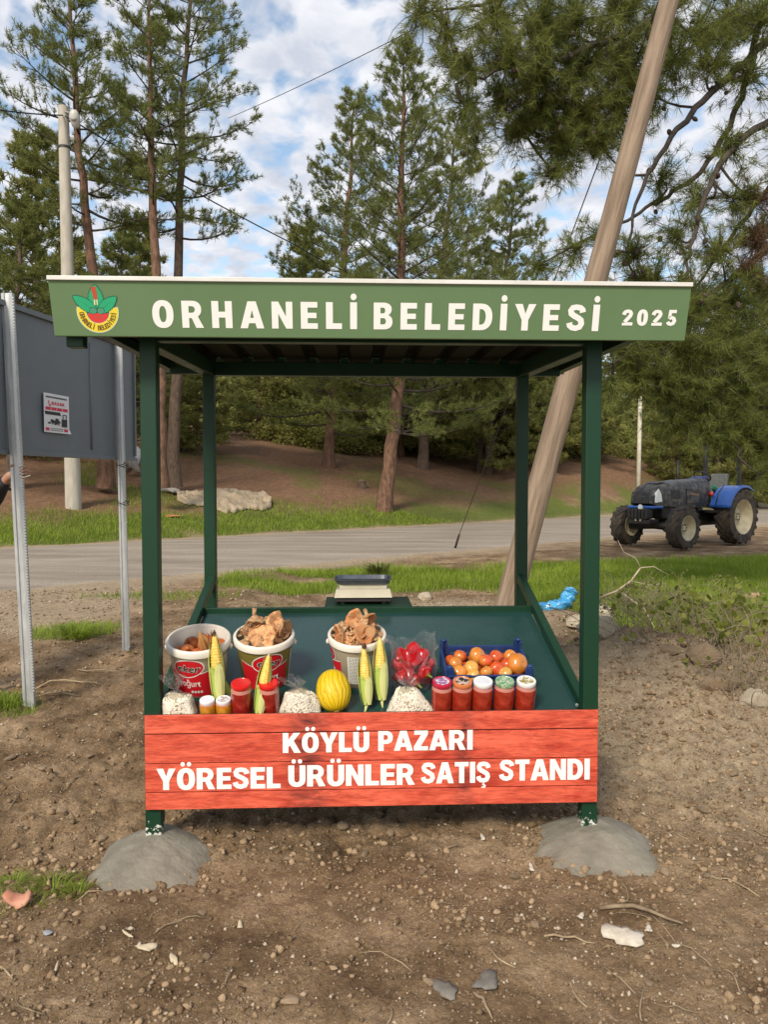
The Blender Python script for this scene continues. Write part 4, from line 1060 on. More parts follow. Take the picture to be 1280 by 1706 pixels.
def bean_bag(px, py, wx, wy, hz, label, neck, seed, taper=.45):
    e = good('bean_bag', ontab(px, py)); tag(e, label, 'bag', 'clear bags of white beans')
    rr = np.random.default_rng(seed)
    def surf(a, t, g=1.0):
        """t 0 base .. 1 top"""
        k = (1 - taper * t ** 1.3) * (1 - .9 * max(0, (t - .82) / .18) ** 2)
        w = 1 + .07 * math.sin(3 * a + seed + 2 * t) + .05 * math.sin(5 * a + 2 * seed - 3 * t) + .05 * math.sin(2 * a + 5 * t + seed)
        k = max(k, 0.02)
        c, s = math.cos(a), math.sin(a)
        p = 0.75
        return Vector((g * wx * k * w * abs(c) ** p * (1 if c > 0 else -1), g * wy * k * w * abs(s) ** p * (1 if s > 0 else -1), hz * t * (1 + (g - 1)) * (1 + .10 * math.sin(a * 2 + seed) * t))) + Vector((.16 * wx * math.sin(seed * 2.1) * t * t, 0, 0))
    n, kk = 36, 16
    v = [surf(2 * math.pi * j / n, i / kk, .965) for i in range(kk + 1) for j in range(n)]
    f = [[i * n + j, i * n + (j + 1) % n, (i + 1) * n + (j + 1) % n, (i + 1) * n + j] for i in range(kk) for j in range(n)]
    f.append([kk * n + j for j in range(n)])
    MB().add(v, f).build('shaded_bean_core', M['bean_gap'], e, smooth=True)
    # single beans pressed against the film
    ico = [Vector((math.cos(a) * math.sin(b), math.sin(a) * math.sin(b), math.cos(b))) for b in (0.6, 1.57, 2.54) for a in np.linspace(0, 2 * math.pi, 6, endpoint=False)]
    icf = [[i * 6 + j, i * 6 + (j + 1) % 6, (i + 1) * 6 + (j + 1) % 6, (i + 1) * 6 + j] for i in range(2) for j in range(6)] + [[5, 4, 3, 2, 1, 0], [12, 13, 14, 15, 16, 17]]
    V = []; F = []
    for q in range(900):
        a = rr.uniform(math.pi * .85, math.pi * 2.15); t = rr.uniform(0.0, .93)
        p = surf(a, t, .975); nn = Vector((p.x / wx ** 2, p.y / wy ** 2, .25 / hz)).normalized()
        tg = nn.orthogonal().normalized(); tg = Matrix.Rotation(rr.uniform(0, 6.28), 3, nn) @ tg; bt = nn.cross(tg)
        b = len(V)
        for u in ico: V.append(p + tg * u.z * .0082 + bt * u.x * .0042 + nn * u.y * .0038)
        F += [[b + i for i in ff] for ff in icf]
    o = MB().add(V, F).build('beans', M['beans'], e, smooth=True); tag(o, kind='stuff')
    # film with a gathered neck
    v = []; rows = [(t, 1.03, None) for t in np.linspace(0, .9, 9)]
    for (t, g, _) in rows:
        for j in range(n):
            a = 2 * math.pi * j / n; p = surf(a, t, g); cr = 1 + .02 * math.sin(11 * a + 9 * t + seed); v.append(Vector((p.x * cr, p.y * cr, p.z)))
    top = Vector((0, 0, hz))
    for (s, rad, off) in ((.0, .030, 0), (.25, .010, 0), (.5, .026, 1), (.75, .036, 1), (1.0, .042, 1)):
        c = top + Vector(neck) * s
        for j in range(n):
            a = 2 * math.pi * j / n; w = 1 + off * (.35 * math.sin(4 * a + seed + 3 * s) + .25 * math.sin(7 * a + 2 * s * seed))
            v.append(c + Vector((rad * w * math.cos(a), rad * w * math.sin(a) * .6, off * .008 * math.sin(5 * a + seed))))
    nr = len(rows) + 5
    f = [[i * n + j, i * n + (j + 1) % n, (i + 1) * n + (j + 1) % n, (i + 1) * n + j] for i in range(nr - 1) for j in range(n)]
    MB().add(v, f).build('plastic_bag', M['film'], e, smooth=True)
    return e
bean_bag(299, 1188, .079, .062, .098, 'clear tied bag of white beans in the left front corner of the table', (-.025, .0, .095), 3, .35)
bean_bag(503, 1186, .098, .060, .112, 'clear tied bag of white beans between the red lidded jar and the melon', (-.045, .0, .060), 5, .5)
bean_bag(681, 1184, .100, .060, .120, 'clear bag of small white beans in front of the bag of peppers', (-.012, .0, .045), 8, .62)

# corn cobs
M['kernel'] = pmat('corn_kernels', (.66, .43, .06), (.76, .56, .13), 60, rough=.4)
M['husk'] = pmat('corn_husk', (.24, .36, .045), (.44, .52, .11), 14, rough=.6, stretch=(1, 1, .12), bump=.2, bscale=60)
M['husk_pale'] = pmat('corn_husk_pale', (.42, .48, .12), (.56, .56, .22), 14, rough=.6, stretch=(1, 1, .12), bump=.2, bscale=60)
M['silk'] = pmat('corn_silk', (.07, .028, .014), (.14, .06, .03), 80, rough=.8)
def corn(name_label, p0, p1, rad, open_from, silk, seed, tail=None):
    """p0 = stalk end (low), p1 = tip"""
    e = empty('corn_cob', p0); d = (p1 - p0); L = d.length
    z = d.normalized(); x = Vector((1, 0, 0)); x = (x - z * x.dot(z)).normalized(); y = z.cross(x)
    e.matrix_world = Matrix.Translation(p0) @ Matrix((x, y, z)).transposed().to_4x4()
    tag(e, name_label, 'corn cob', 'corn cobs in their husks')
    def rprof(t): return rad * (math.sin(math.pi * (0.10 + .80 * t)) ** .55) * (1 - .55 * max(0, t - .6) ** 1.2 / .4) * (1 if t < .97 else .6)
    n, k = 30, 70; v = []; f = []
    for i in range(k + 1):
        t = .05 + .95 * i / k
        for j in range(n):
            a = 2 * math.pi * j / n
            bump = (1 + .05 * (1 if (i % 3) else -1.2) * 1.0) * (1 + (.04 if j % 3 else -.06))
            r_ = rprof(t) * .86 * bump
            v.append((r_ * math.cos(a), r_ * math.sin(a), L * t))
    for i in range(k):
        for j in range(n): f.append([i * n + j, i * n + (j + 1) % n, (i + 1) * n + (j + 1) % n, (i + 1) * n + j])
    f.append([k * n + j for j in range(n)])
    MB().add(v, f).build('cob', M['kernel'], e, smooth=True)
    rr = random.Random(seed)
    for q in range(6):
        a0 = q * 1.05 + rr.uniform(-.15, .15)
        front = math.cos(a0 + math.pi / 2 * 1.0) # towards -y when ~ -pi/2
        facing = -math.sin(a0)
        tl = open_from + rr.uniform(-.05, .05) if facing > .55 else rr.uniform(.86, 1.0)
        v = []; f = []; rows = 14; cols = 6
        for i in range(rows + 1):
            t = tl * i / rows; s = i / rows
            wd = .68 * (math.sin(math.pi * (.08 + .92 * min(1, s * 1.0))) ** .6 if s < 1 else 0.02) + .03
            out = .004 * (q % 2) + .0025 + .010 * max(0, s - .75) * 4 * rr.random() * (facing > .55)
            for c in range(cols + 1):
                a = a0 + (c / cols - .5) * 2 * wd
                r_ = rprof(max(.02, t)) * (1.0) + out + .0015 * math.sin(c * 2.2)
                v.append((r_ * math.cos(a), r_ * math.sin(a), L * t))
        for i in range(rows):
            for c in range(cols): f.append([i * (cols + 1) + c, i * (cols + 1) + c + 1, (i + 1) * (cols + 1) + c + 1, (i + 1) * (cols + 1) + c])
        MB().add(v, f).build('husk_leaf', M['husk'] if (facing > .2 and q % 2 == 0) else M['husk_pale'], e, smooth=True)
    if tail:
        MB().tube([(0, 0, L * .06), (tail[0] * .4, -.006, tail[1] * .4), (tail[0], -.01, tail[1])], [.010, .006, .0015], 8).build('stalk', M['husk_pale'], e, smooth=True)
    if silk:
        m = MB()
        for q in range(26):
            a = rr.uniform(0, 6.28); r0 = rr.uniform(0, .007)
            m.tube([(r0 * math.cos(a), r0 * math.sin(a), L * .93), (r0 * 2.2 * math.cos(a), r0 * 2.2 * math.sin(a), L * 1.0 + .004), (r0 * 1.6 * math.cos(a + .6), r0 * 1.6 * math.sin(a + .6), L * 1.0 + rr.uniform(.008, .02))], [.0018, .002, .001], 4)
        m.build('silk', M['silk'], e, smooth=True)
    return e
def lean_pts(px0, py0, px1, py1, up0, up1, dy1=0):
    a = ontab(px0, py0, up0)
    # tip stands up against the pail: take it at the given distance
    b = at(px1, py1, a.y + dy1); return a, b
a, b = lean_pts(366, 1172, 357, 1056, .03, 0, .02); corn('half husked corn cob with loose leaf leaning on the onion pail', a, b, .031, .58, True, 2, None)
a, b = lean_pts(431, 1190, 448, 1090, .02, 0, .05); corn('husked corn cob standing between the two red lidded jars', a, b, .027, .45, False, 5, None)
a, b = lean_pts(612, 1174, 606, 1078, .025, 0, .05); corn('corn cob with dark brown silk at its tip, leaning on the pail behind the melon', a, b, .028, .50, True, 7, (-.02, -.05))
a, b = lean_pts(636, 1166, 633, 1062, .025, 0, .05); corn('tallest corn cob with pale husk, next to the bag of peppers', a, b, .030, .58, False, 11, (.006, -.05))
# loose husk leaf hanging off the first cob
pp = [ontab(362, 1120, .06), ontab(372, 1140, .05), ontab(384, 1156, .045), ontab(392, 1168, .03)]
e0 = [o for o in C.objects if o.name == 'corn_cob'][0]
bpy.context.view_layer.update()
inv = e0.matrix_world.inverted()
v = []; f = []
for i, p in enumerate(pp):
    w = (.016, .020, .013, .002)[i]; d = Vector((.8, 0, .35)).normalized()
    for c in (-1, 0, 1): v.append(inv @ (p + d * w * c + Vector((0, -.006 if c == 0 else 0, 0))))
for i in range(3):
    for c in (0, 1): f.append([i * 3 + c, i * 3 + c + 1, (i + 1) * 3 + c + 1, (i + 1) * 3 + c])
MB().add(v, f).build('husk_leaf', M['husk'], e0, smooth=True)

# red peppers in a clear bag
M['pepper'] = pmat('red_pepper', (.46, .010, .012), (.36, .006, .010), 8, rough=.18, coat=.6, obj_var=.12)
M['pepper_stem'] = pmat('pepper_stem', (.16, .20, .03), (.22, .26, .05), 40, rough=.6)
def pepper(seed):
    rr = random.Random(seed); n, k = 24, 14; v = []; f = []
    for i in range(k + 1):
        t = i / k
        prof = (.6 + .4 * math.sin(min(1, t * 3) * 1.57)) * (1 - .75 * max(0, t - .35) ** 1.4 / .55)
        if i == 0: prof = .15
        if i == k: prof = .05
        for j in range(n):
            a = 2 * math.pi * j / n
            r_ = .034 * prof * (1 + .10 * math.cos(4 * a + rr.random() * .1) + .05 * math.sin(3 * a + seed + 3 * t))
            v.append((r_ * math.cos(a) + .012 * t * t * math.sin(seed), r_ * math.sin(a) + .02 * t * t * math.cos(seed), (-.008 if 0 < i < 2 else 0) + -.098 * t + .05))
    for i in range(k):
        for j in range(n): f.append([i * n + j, (i + 1) * n + j, (i + 1) * n + (j + 1) % n, i * n + (j + 1) % n])
    return MB().add(v, f).mesh('pepper')
pep = [pepper(k) for k in range(3)]
cal = MB()
for q in range(6):
    a = q * 1.05; cal.add([(0, 0, .052), (.007 * math.cos(a - .4), .007 * math.sin(a - .4), .054), (.018 * math.cos(a), .018 * math.sin(a), .048), (.007 * math.cos(a + .4), .007 * math.sin(a + .4), .054)], [[0, 1, 2, 3]])
cal.tube([(0, 0, .048), (.002, 0, .062), (.007, .002, .074)], [.005, .004, .005], 8)
cal = cal.mesh('stem')
pb = ontab(686, 1140)
for i, (x, y, z, rx, ry, rzz) in enumerate([(-.02, -.02, .150, -70, 0, 10), (.05, -.005, .145, -30, 60, 60), (-.055, .02, .14, -80, -30, -30), (.012, -.035, .155, -105, 10, -12), (.0, .03, .165, -20, 80, 40),
                                            (-.06, -.03, .06, 80, 20, 60), (.0, -.045, .05, 70, 90, 10), (.06, -.035, .06, -60, 30, 100), (.075, .01, .09, 20, 10, 140), (-.01, -.04, .095, -80, 40, 20), (.045, -.05, .10, 80, 60, 20), (-.07, .01, .10, 30, 20, 10), (.02, .03, .08, 60, 10, 80)]):
    o = empty('pepper'); 
    o.matrix_world = Matrix.Translation(pb + TROT @ Vector((x, y, z))) @ (TROT @ Euler((R(rx), R(ry), R(rzz))).to_matrix()).to_4x4()
    tag(o, 'shiny red pepper inside the clear plastic bag', 'pepper', 'red peppers in the clear bag')
    link('flesh', pep[i % 3], M['pepper'], o, True); link('stem', cal, M['pepper_stem'], o, True)
e = good('plastic_bag', pb); tag(e, 'open crumpled clear plastic bag full of red peppers, left of the blue crate', 'bag')
n = 64; v = []
rows = [(0, .70), (.02, .92), (.06, 1.0), (.10, 1.02), (.14, .93), (.17, .86), (.195, .88), (.215, .95), (.235, 1.02)]
for i, (z, k) in enumerate(rows):
    for j in range(n):
        a = 2 * math.pi * j / n
        cr = 1 + (.03 + .05 * i / 8) * math.sin(5 * a + i * .5) + (.02 + .03 * i / 8) * math.sin(9 * a - i * .9) + .02 * math.sin(17 * a + i)
        zz = z + (max(0, i - 4) / 4) * (.030 * math.sin(2 * a + .8) + .014 * math.sin(7 * a)) - (max(0, i - 4) / 4) * .055 * max(0, -math.sin(a)) ** 3
        v.append((.112 * k * cr * math.cos(a), .088 * k * cr * math.sin(a) - .008, zz))
f = [[i * n + j, i * n + (j + 1) % n, (i + 1) * n + (j + 1) % n, (i + 1) * n + j] for i in range(len(rows) - 1) for j in range(n)]
MB().add(v, f).build('film', M['film'], e, smooth=True)

# blue crate of orange tomatoes
M['crate'] = pmat('blue_crate_plastic', (.012, .034, .125), (.018, .045, .155), 10, rough=.4)
cp = ontab(806.5, 1130)
e = good('crate', cp); tag(e, 'blue slatted plastic crate filled with orange tomatoes', 'crate')
CW, CD, CHT = .395, .285, .095
def cbox(name, c, d, bev=.002): return MB().box(c, d).build(name, M['crate'], e, bevel=bev)
cbox('floor', (0, 0, .006), (CW, CD, .008))
for sy in (-1, 1):
    for z in ((.022, .020), (.052, .020), (.083, .024)):
        cbox('slat', (0, sy * (CD / 2 - .003), z[0]), (CW - .02, .006, z[1]))
    for k in range(7): cbox('slat', (-CW / 2 + .04 + k * (CW - .08) / 6, sy * (CD / 2 - .0035), .05), (.012, .0045, .085))
    cbox('rim', (0, sy * (CD / 2 + .002), .0975), (CW, .014, .007))
for sx in (-1, 1):
    for z in ((.022, .020), (.052, .020), (.083, .024)):
        cbox('slat', (sx * (CW / 2 - .003), 0, z[0]), (.006, CD - .02, z[1]))
    for k in range(5): cbox('slat', (sx * (CW / 2 - .0035), -CD / 2 + .04 + k * (CD - .08) / 4, .05), (.0045, .012, .085))
    cbox('rim', (sx * (CW / 2 + .002), 0, .0975), (.014, CD, .007))
    for sy in (-1, 1):
        m = MB().box((sx * (CW / 2 - .012), sy * (CD / 2 - .003), .068), (.036, .014, .136)).box((sx * (CW / 2 - .001), sy * (CD / 2 - .016), .068), (.012, .036, .134))
        m.lathe([(.012, .136), (.012, .144), (.008, .147), (0, .147)], 12, c=(sx * (CW / 2 - .010), sy * (CD / 2 - .010), 0))
        m.build('corner_post', M['crate'], e, bevel=.002)
M['tomato'] = [pmat('tomato_%s' % k, a, b, 7, rough=.22, coat=.4, obj_var=.10, lo=.4, hi=.62) for k, a, b in (('orange', (.62, .20, .025), (.66, .28, .05)), ('red', (.58, .065, .015), (.62, .20, .03)), ('yellow', (.62, .30, .06), (.64, .40, .10)))]
tm = [blob_mesh('tomato', [(0, .022), (.010, .026), (.024, .022), (.034, .008), (.035, -.006), (.026, -.022), (.010, -.028), (0, -.028)], 24, s, .04, 5, r_, 3).mesh('tomato') for s, r_ in ((1, .03), (2, .05), (5, .10))]
for me in tm:
    me.materials.append(M['tomato'][0])
    bm = bmesh.new(); bm.from_mesh(me); bmesh.ops.subdivide_edges(bm, edges=bm.edges, cuts=0); bm.to_mesh(me); bm.free()
    me.polygons.foreach_set('use_smooth', np.ones(len(me.polygons), dtype=bool))
rr = random.Random(4)
def tomato(x, y, z, sc, kind, mi, label='orange tomato lying in the blue plastic crate', group='tomatoes in the blue crate'):
    o = bpy.data.objects.new('tomato', tm[mi]); C.objects.link(o)
    o.material_slots[0].link = 'OBJECT'; o.material_slots[0].material = M['tomato'][kind]
    o.matrix_world = Matrix.Translation(cp + TROT @ Vector((x, y, z))) @ (TROT @ Euler((rr.uniform(-1, 1), rr.uniform(-1, 1), rr.uniform(0, 6))).to_matrix()).to_4x4() @ Matrix.Scale(sc, 4)
    tag(o, label, 'tomato', group)
for iy in range(4):
    for ix in range(6):
        tomato(-.160 + ix * .064 + rr.uniform(-.008, .008), -.105 + iy * .068 + rr.uniform(-.006, .006), .042 + rr.uniform(0, .006), rr.uniform(.88, 1.02), rr.choice((0, 1, 1, 2)), rr.randrange(3))
for (x, y, z, s, k, mi) in ((-.145, -.02, .095, 1.0, 0, 0), (-.075, -.07, .10, 1.02, 2, 1), (-.03, .035, .105, 1.25, 0, 0), (.0, -.025, .112, 1.05, 1, 2), (.06, .03, .10, 1.0, 1, 1), (.045, -.075, .095, 1.05, 1, 2), (.10, -.035, .095, 1.05, 1, 1), (-.135, -.095, .09, 1.0, 0, 0), (-.01, -.10, .09, .95, 0, 1), (.08, -.108, .088, 1.0, 2, 0), (-.075, -.115, .085, 1.0, 2, 1), (.135, .05, .09, 1.0, 0, 0), (-.11, .07, .085, 1.0, 1, 0)):
    tomato(x, y, z, s, k, mi)
tomato(.148, -.055, .108, 1.55, 0, 2, 'largest ribbed pale orange tomato, at the right end of the blue crate', None)

# weighing scale on the shelf
sp_ = SM @ Vector((-0.030, 1.245, 0.9325))
e = empty('weighing_scale', sp_, (0, 0, R(2.4))); tag(e, 'cream counter weighing scale with grey metal pan behind the table', 'scale')
M['scale_cream'] = pmat('scale_cream_plastic', (.62, .56, .40), (.68, .62, .47), 12, rough=.45)
M['scale_dark'] = pmat('scale_dark_base', (.035, .026, .026), None, rough=.5)
M['pan_steel'] = pmat('pan_steel', (.16, .165, .18), (.23, .235, .25), 20, rough=.35, metal=.7)
M['display'] = pmat('scale_display', (.40, .39, .25), (.34, .34, .22), 30, rough=.3)
MB().box((0, .0, .028), (.325, .27, .024)).build('base', M['scale_dark'], e, bevel=.004)
for sx in (-1, 1):
    for sy in (-1, 1): MB().lathe([(.014, 0), (.014, .012), (.010, .016)], 12, c=(sx * .12, sy * .10, 0)).build('foot', M['scale_dark'], e)
bd = MB().add([(-.170, -.150, .042), (.170, -.150, .042), (.160, -.118, .088), (-.160, -.118, .088), (-.168, .13, .042), (.168, .13, .042), (.150, .12, .088), (-.150, .12, .088)],
              [[0, 1, 2, 3], [5, 4, 7, 6], [1, 5, 6, 2], [4, 0, 3, 7], [3, 2, 6, 7], [1, 0, 4, 5]]).build('body', M['scale_cream'], e, bevel=.004)
for x in (-.085, .008, .092):
    MB().add([(x - .028, -.1415, .0515), (x + .028, -.1415, .0515), (x + .028, -.1315, .0660), (x - .028, -.1315, .0660)], [[0, 1, 2, 3]]).build('display', M['display'], bd)
    MB().add([(x - .05, -.1280, .0718), (x + .034, -.1280, .0718), (x + .034, -.1263, .0743), (x - .05, -.1263, .0743)], [[0, 1, 2, 3]]).build('legend_strip', pmat('legend_strip', (.42, .35, .22), None), bd)
MB().box((0, 0, .100), (.28, .20, .024)).build('pan_support', M['scale_cream'], e, bevel=.003)
pn = []; 
for (hx, hy, z) in ((.145, .105, .1135), (.158, .118, .118), (.165, .125, .142), (.170, .130, .1425), (.170, .130, .139)):
    for k in range(32):
        a = 2 * math.pi * k / 32; c, s = math.cos(a), math.sin(a); p = .28
        pn.append((hx * abs(c) ** p * (1 if c >= 0 else -1), hy * abs(s) ** p * (1 if s >= 0 else -1), z))
f = [[i * 32 + j, i * 32 + (j + 1) % 32, (i + 1) * 32 + (j + 1) % 32, (i + 1) * 32 + j] for i in range(4) for j in range(32)] + [list(range(32))]
o = MB().add(pn, f).build('pan', M['pan_steel'], e, angle=40)
md = o.modifiers.new('thickness', 'SOLIDIFY'); md.thickness = .002
# ------------------------------------------------------------------ trees
M['bark'] = pmat('pine_bark', (.065, .045, .032), (.15, .10, .068), 16, rough=.9, bump=1.0, bscale=28, bdist=.03, stretch=(1, 1, .35))
M['bark_red'] = pmat('pine_bark_reddish', (.085, .045, .028), (.21, .115, .070), 11, rough=.9, bump=1.0, bscale=22, bdist=.03, stretch=(1, 1, .35))
M['twig'] = pmat('pine_branch', (.035, .027, .021), (.075, .058, .044), 18, rough=.9, bump=.5, bscale=50)
M['needle'] = leafmat('pine_needles', (.132, .162, .038), (.265, .285, .080), 1.1, .50)
M['needle_near'] = leafmat('pine_needles_near', (.120, .152, .030), (.265, .285, .072), 1.6, .50)
M['needle_brightened'] = leafmat('pine_needles_brightened', (.190, .205, .052), (.330, .325, .100), 0.8, .50)  # needles of the wood, base colour brightened to offset their self-shadow
M['needle_dead'] = leafmat('dead_needles', (.10, .055, .03), (.17, .10, .055), 3.0, .2)
M['leaf'] = leafmat('shrub_leaves', (.175, .195, .042), (.315, .315, .090), 1.0, .50)
M['cone'] = pmat('pine_cone', (.030, .020, .015), (.07, .045, .03), 60, rough=.8)

def unit(v): return v / np.maximum(1e-9, np.linalg.norm(v, axis=-1, keepdims=True))
def needles(P, D, k, L, w, spread, twig, g):
    """P,D (n,3) tuft points and directions -> triangle soup"""
    n = len(P)
    P = np.repeat(P, k, 0); D = np.repeat(D, k, 0)
    t = g.random((n * k, 1)); base = P - D * twig * t
    rd = unit(g.normal(size=(n * k, 3)))
    nd = unit(D * (1.0 - .3 * t) + rd * spread)
    ln = L * g.uniform(.7, 1.1, (n * k, 1)); tip = base + nd * ln
    tip[:, 2] -= ln[:, 0] * .10
    sd = unit(np.cross(nd, unit(g.normal(size=(n * k, 3))))) * w
    V = np.stack([base - sd, base + sd, tip], 1).reshape(-1, 3)
    return V
def tri_faces(V): return np.arange(len(V), dtype=np.int32).reshape(-1, 3)
class Wood:
    """many tapering branches as numpy quads"""
    def __init__(s): s.V = []; s.F = []; s.n = 0
    def add(s, pts, r0, r1, k=5):
        pts = np.asarray(pts, dtype=float); m = len(pts)
        d = np.gradient(pts, axis=0); d = unit(d)
        ref = np.array([0, 0, 1.0]) if abs(d[0][2]) < .8 else np.array([1.0, 0, 0])
        a = unit(np.cross(d, ref)); b = np.cross(d, a)
        r = np.linspace(r0, r1, m) if np.isscalar(r0) and r1 is not None else np.asarray(r0)
        t = np.arange(k) * 2 * math.pi / k
        ring = pts[:, None, :] + r[:, None, None] * (a[:, None, :] * np.cos(t)[None, :, None] + b[:, None, :] * np.sin(t)[None, :, None])
        i = np.arange(m * k).reshape(m, k)
        f = np.stack([i[:-1], np.roll(i, -1, 1)[:-1], np.roll(i, -1, 1)[1:], i[1:]], -1).reshape(-1, 4)
        s.V.append(ring.reshape(-1, 3)); s.F.append(f + s.n); s.n += m * k
    def build(s, name, mat, parent):
        return np_mesh(name, np.concatenate(s.V), np.concatenate(s.F), mat, parent, True)
def bez(p0, p1, bend, n=6):
    t = np.linspace(0, 1, n)[:, None]; p0 = np.asarray(p0); p1 = np.asarray(p1)
    return p0 * (1 - t) + p1 * t + np.asarray(bend) * (4 * t * (1 - t))

def pine(label, trunk, r0, crown_from, rad, seed, n_limbs=48, k=11, L=.20, w=.011, group=None, red=True, up=.55, dens=1.0, name='pine_tree', tufts=10, mat='needle', low=1.0, top_r=.12, r_end=.02, jit=1.0):
    """trunk: points in world space (base .. top); rad: crown radius"""
    g = np.random.default_rng(seed)
    tr = np.asarray(trunk, dtype=float); base = tr[0].copy(); tr = tr - base
    seg = np.concatenate([[0], np.cumsum(np.linalg.norm(np.diff(tr, axis=0), axis=1))]); seg /= seg[-1]
    def P(t): return np.array([np.interp(t, seg, tr[:, i]) for i in range(3)])
    Ht = tr[-1][2]
    e = empty(name, base); tag(e, label, 'tree', group)
    ts = np.linspace(0, 1, 22); tp = np.array([P(t) for t in ts]); tp[1:-1] += g.normal(0, .03, (20, 3)) * [1, 1, 0]
    tw = Wood(); rr = r0 * (1 - ts) ** .8 * (1 + .45 * np.exp(-ts * 40)) + r_end; tw.add(tp - np.array([[0, 0, .25]]) * (ts[:, None] < .01), rr, None, 12)
    tw.build('trunk', M['bark_red'] if red else M['bark'], e)
    br = Wood(); TP = []; TD = []
    for i in range(n_limbs):
        u = (i + g.random()) / n_limbs; t = crown_from + (1 - crown_from) * u ** .9
        az = i * 2.39996 + g.uniform(-.5, .5)
        prof = (low * (1 - u) + top_r * u) if u > .25 else low * (.72 + .28 * u / .25) * (1 - u)  + top_r * u
        ln = rad * prof * g.uniform(.72, 1.2)
        el = up * (0.15 + u) + g.uniform(-.15, .2)
        d = np.array([math.cos(az) * math.cos(el), math.sin(az) * math.cos(el), math.sin(el)])
        p0 = P(t); p1 = p0 + d * ln; sag = np.array([0, 0, -.10 * ln * (1 - u)])
        pts = bez(p0, p1, sag + g.normal(0, .04 * ln, 3), 7)
        br.add(pts, max(.012, r0 * .30 * (ln / rad) ** .8 * (1 - .5 * u)), .008, 5)
        ns = max(4, int(ln * 3.4 * dens))
        for s in range(ns):
            q = .22 + .78 * (s + g.random()) / ns
            c = pts[min(5, int(q * 6))] * (1 - (q * 6) % 1) + pts[min(6, int(q * 6) + 1)] * ((q * 6) % 1)
            side = np.cross(d, [0, 0, 1]); side /= np.linalg.norm(side) + 1e-6
            sd = unit(d * g.uniform(.25, .9) + side * (1 if s % 2 else -1) * g.uniform(.5, 1.1) + np.array([0, 0, g.uniform(.0, .7)]))
            sl = min(1.5, ln * .34) * g.uniform(.55, 1.15) * (1.1 - .45 * q) + .15
            e1 = c + sd * sl
            sp = bez(c, e1, np.array([0, 0, -.05 * sl]), 4); br.add(sp, .014, .005, 3)
            m = tufts
            x = g.uniform(.30, 1.05, m)[:, None]
            pp = c + (e1 - c) * x + g.normal(0, jit * (.055 + .04 * sl), (m, 3)) * [1, 1, .8]
            dd = unit(sd + g.normal(0, .45, (m, 3)) + np.array([0, 0, .55]))
            TP.append(pp); TD.append(dd)
    br.build('limbs', M['twig'], e)
    TP = np.concatenate(TP); TD = np.concatenate(TD)
    V = needles(TP, TD, k, L, w, .75, .16, g)
    np_mesh('crown', V, tri_faces(V), M[mat], e)
    return e

def tr(px, py, d, *more):
    """trunk points from frame positions at one distance"""
    return [tuple(at(px, py, d))] + [tuple(at(a, b, d + c)) for (a, b, c) in more]
def base_at(px, py):
    p = hit(px, py); return p
# three tall pines at the left
d = 25.5
pine('tall pine with bare orange trunk, nearest the concrete pole at the left', tr(176, 800, d, (164, 600, 0), (150, 420, 0), (133, 250, 0), (118, 40, .3), (112, -80, .3)), .21, .46, 3.1, 3, 48, 18, .19, .0085, 'tall pines at the left', up=.75, dens=1.15, low=.95, top_r=.30)
pine('tall slender pine with reddish trunk, middle of the three tall ones at the left', tr(268, 800, 24.5, (265, 600, 0), (258, 420, 0), (252, 200, 0), (248, 20, 0), (247, -60, 0)), .19, .50, 2.8, 5, 42, 18, .19, .0085, 'tall pines at the left', up=.7, dens=1.1, low=.85, top_r=.3)
pine('tall dark trunked pine, right of the three tall ones at the left', tr(290, 800, 27, (293, 620, 0), (298, 420, 0), (302, 220, 0), (316, 20, 0), (322, -120, 0)), .20, .44, 3.4, 8, 46, 18, .19, .0085, 'tall pines at the left', red=False, up=.65, dens=1.1, low=1.05, top_r=.3)
# the group behind the stall
hb = hit(639, 850)
pine('leaning red barked pine with pointed crown rising above the stall roof', [tuple(hb), tuple(at(650, 760, hb.y)), tuple(at(664, 660, hb.y)), tuple(at(668, 430, hb.y)), tuple(at(670, 250, hb.y)), tuple(at(673, 88, hb.y))], .26, .17, 5.6, 21, 90, 16, 0.20, 0.0094, 'pines behind the stall', up=.75, dens=1.05, low=1.0, top_r=.10)
hb = hit(548, 778)
pine('pine with narrow crown left of the pointed one behind the stall', [tuple(hb), tuple(at(555, 650, hb.y)), tuple(at(575, 400, hb.y)), tuple(at(592, 165, hb.y))], .24, .09, 5.2, 22, 78, 16, 0.21, 0.0108, 'pines behind the stall', up=.7, low=1.0, top_r=.12)
hb = hit(703, 780)
pine('pine with broad crown right of the pointed one behind the stall', [tuple(hb), tuple(at(712, 690, hb.y)), tuple(at(735, 480, hb.y)), tuple(at(762, 200, hb.y))], .24, .09, 5.8, 23, 84, 16, 0.21, 0.0108, 'pines behind the stall', red=False, up=.65, low=1.05, top_r=.12)
hb = hit(812, 790)
pine('shorter bushy pine behind the right rear post of the stall', [tuple(hb), tuple(at(825, 600, hb.y)), tuple(at(862, 300, hb.y))], .2, .08, 5.2, 24, 88, 16, 0.22, 0.0115, 'pines behind the stall', red=False, up=.5, low=1.0, top_r=.15)
# low pines at the far left
pine('low bushy pine behind the grey board at the left edge', tr(20, 800, 24, (25, 600, 0), (35, 350, 0)), .17, .12, 3.4, 31, 54, 14, .20, .011, None, red=False, up=.5, top_r=.2)
pine('young pine with pale green needles between the concrete pole and the stall roof', tr(205, 800, 31, (205, 600, 0), (200, 405, 0)), .16, .15, 3.4, 33, 54, 16, 0.22, 0.0115, None, red=False, up=.55, top_r=.2)

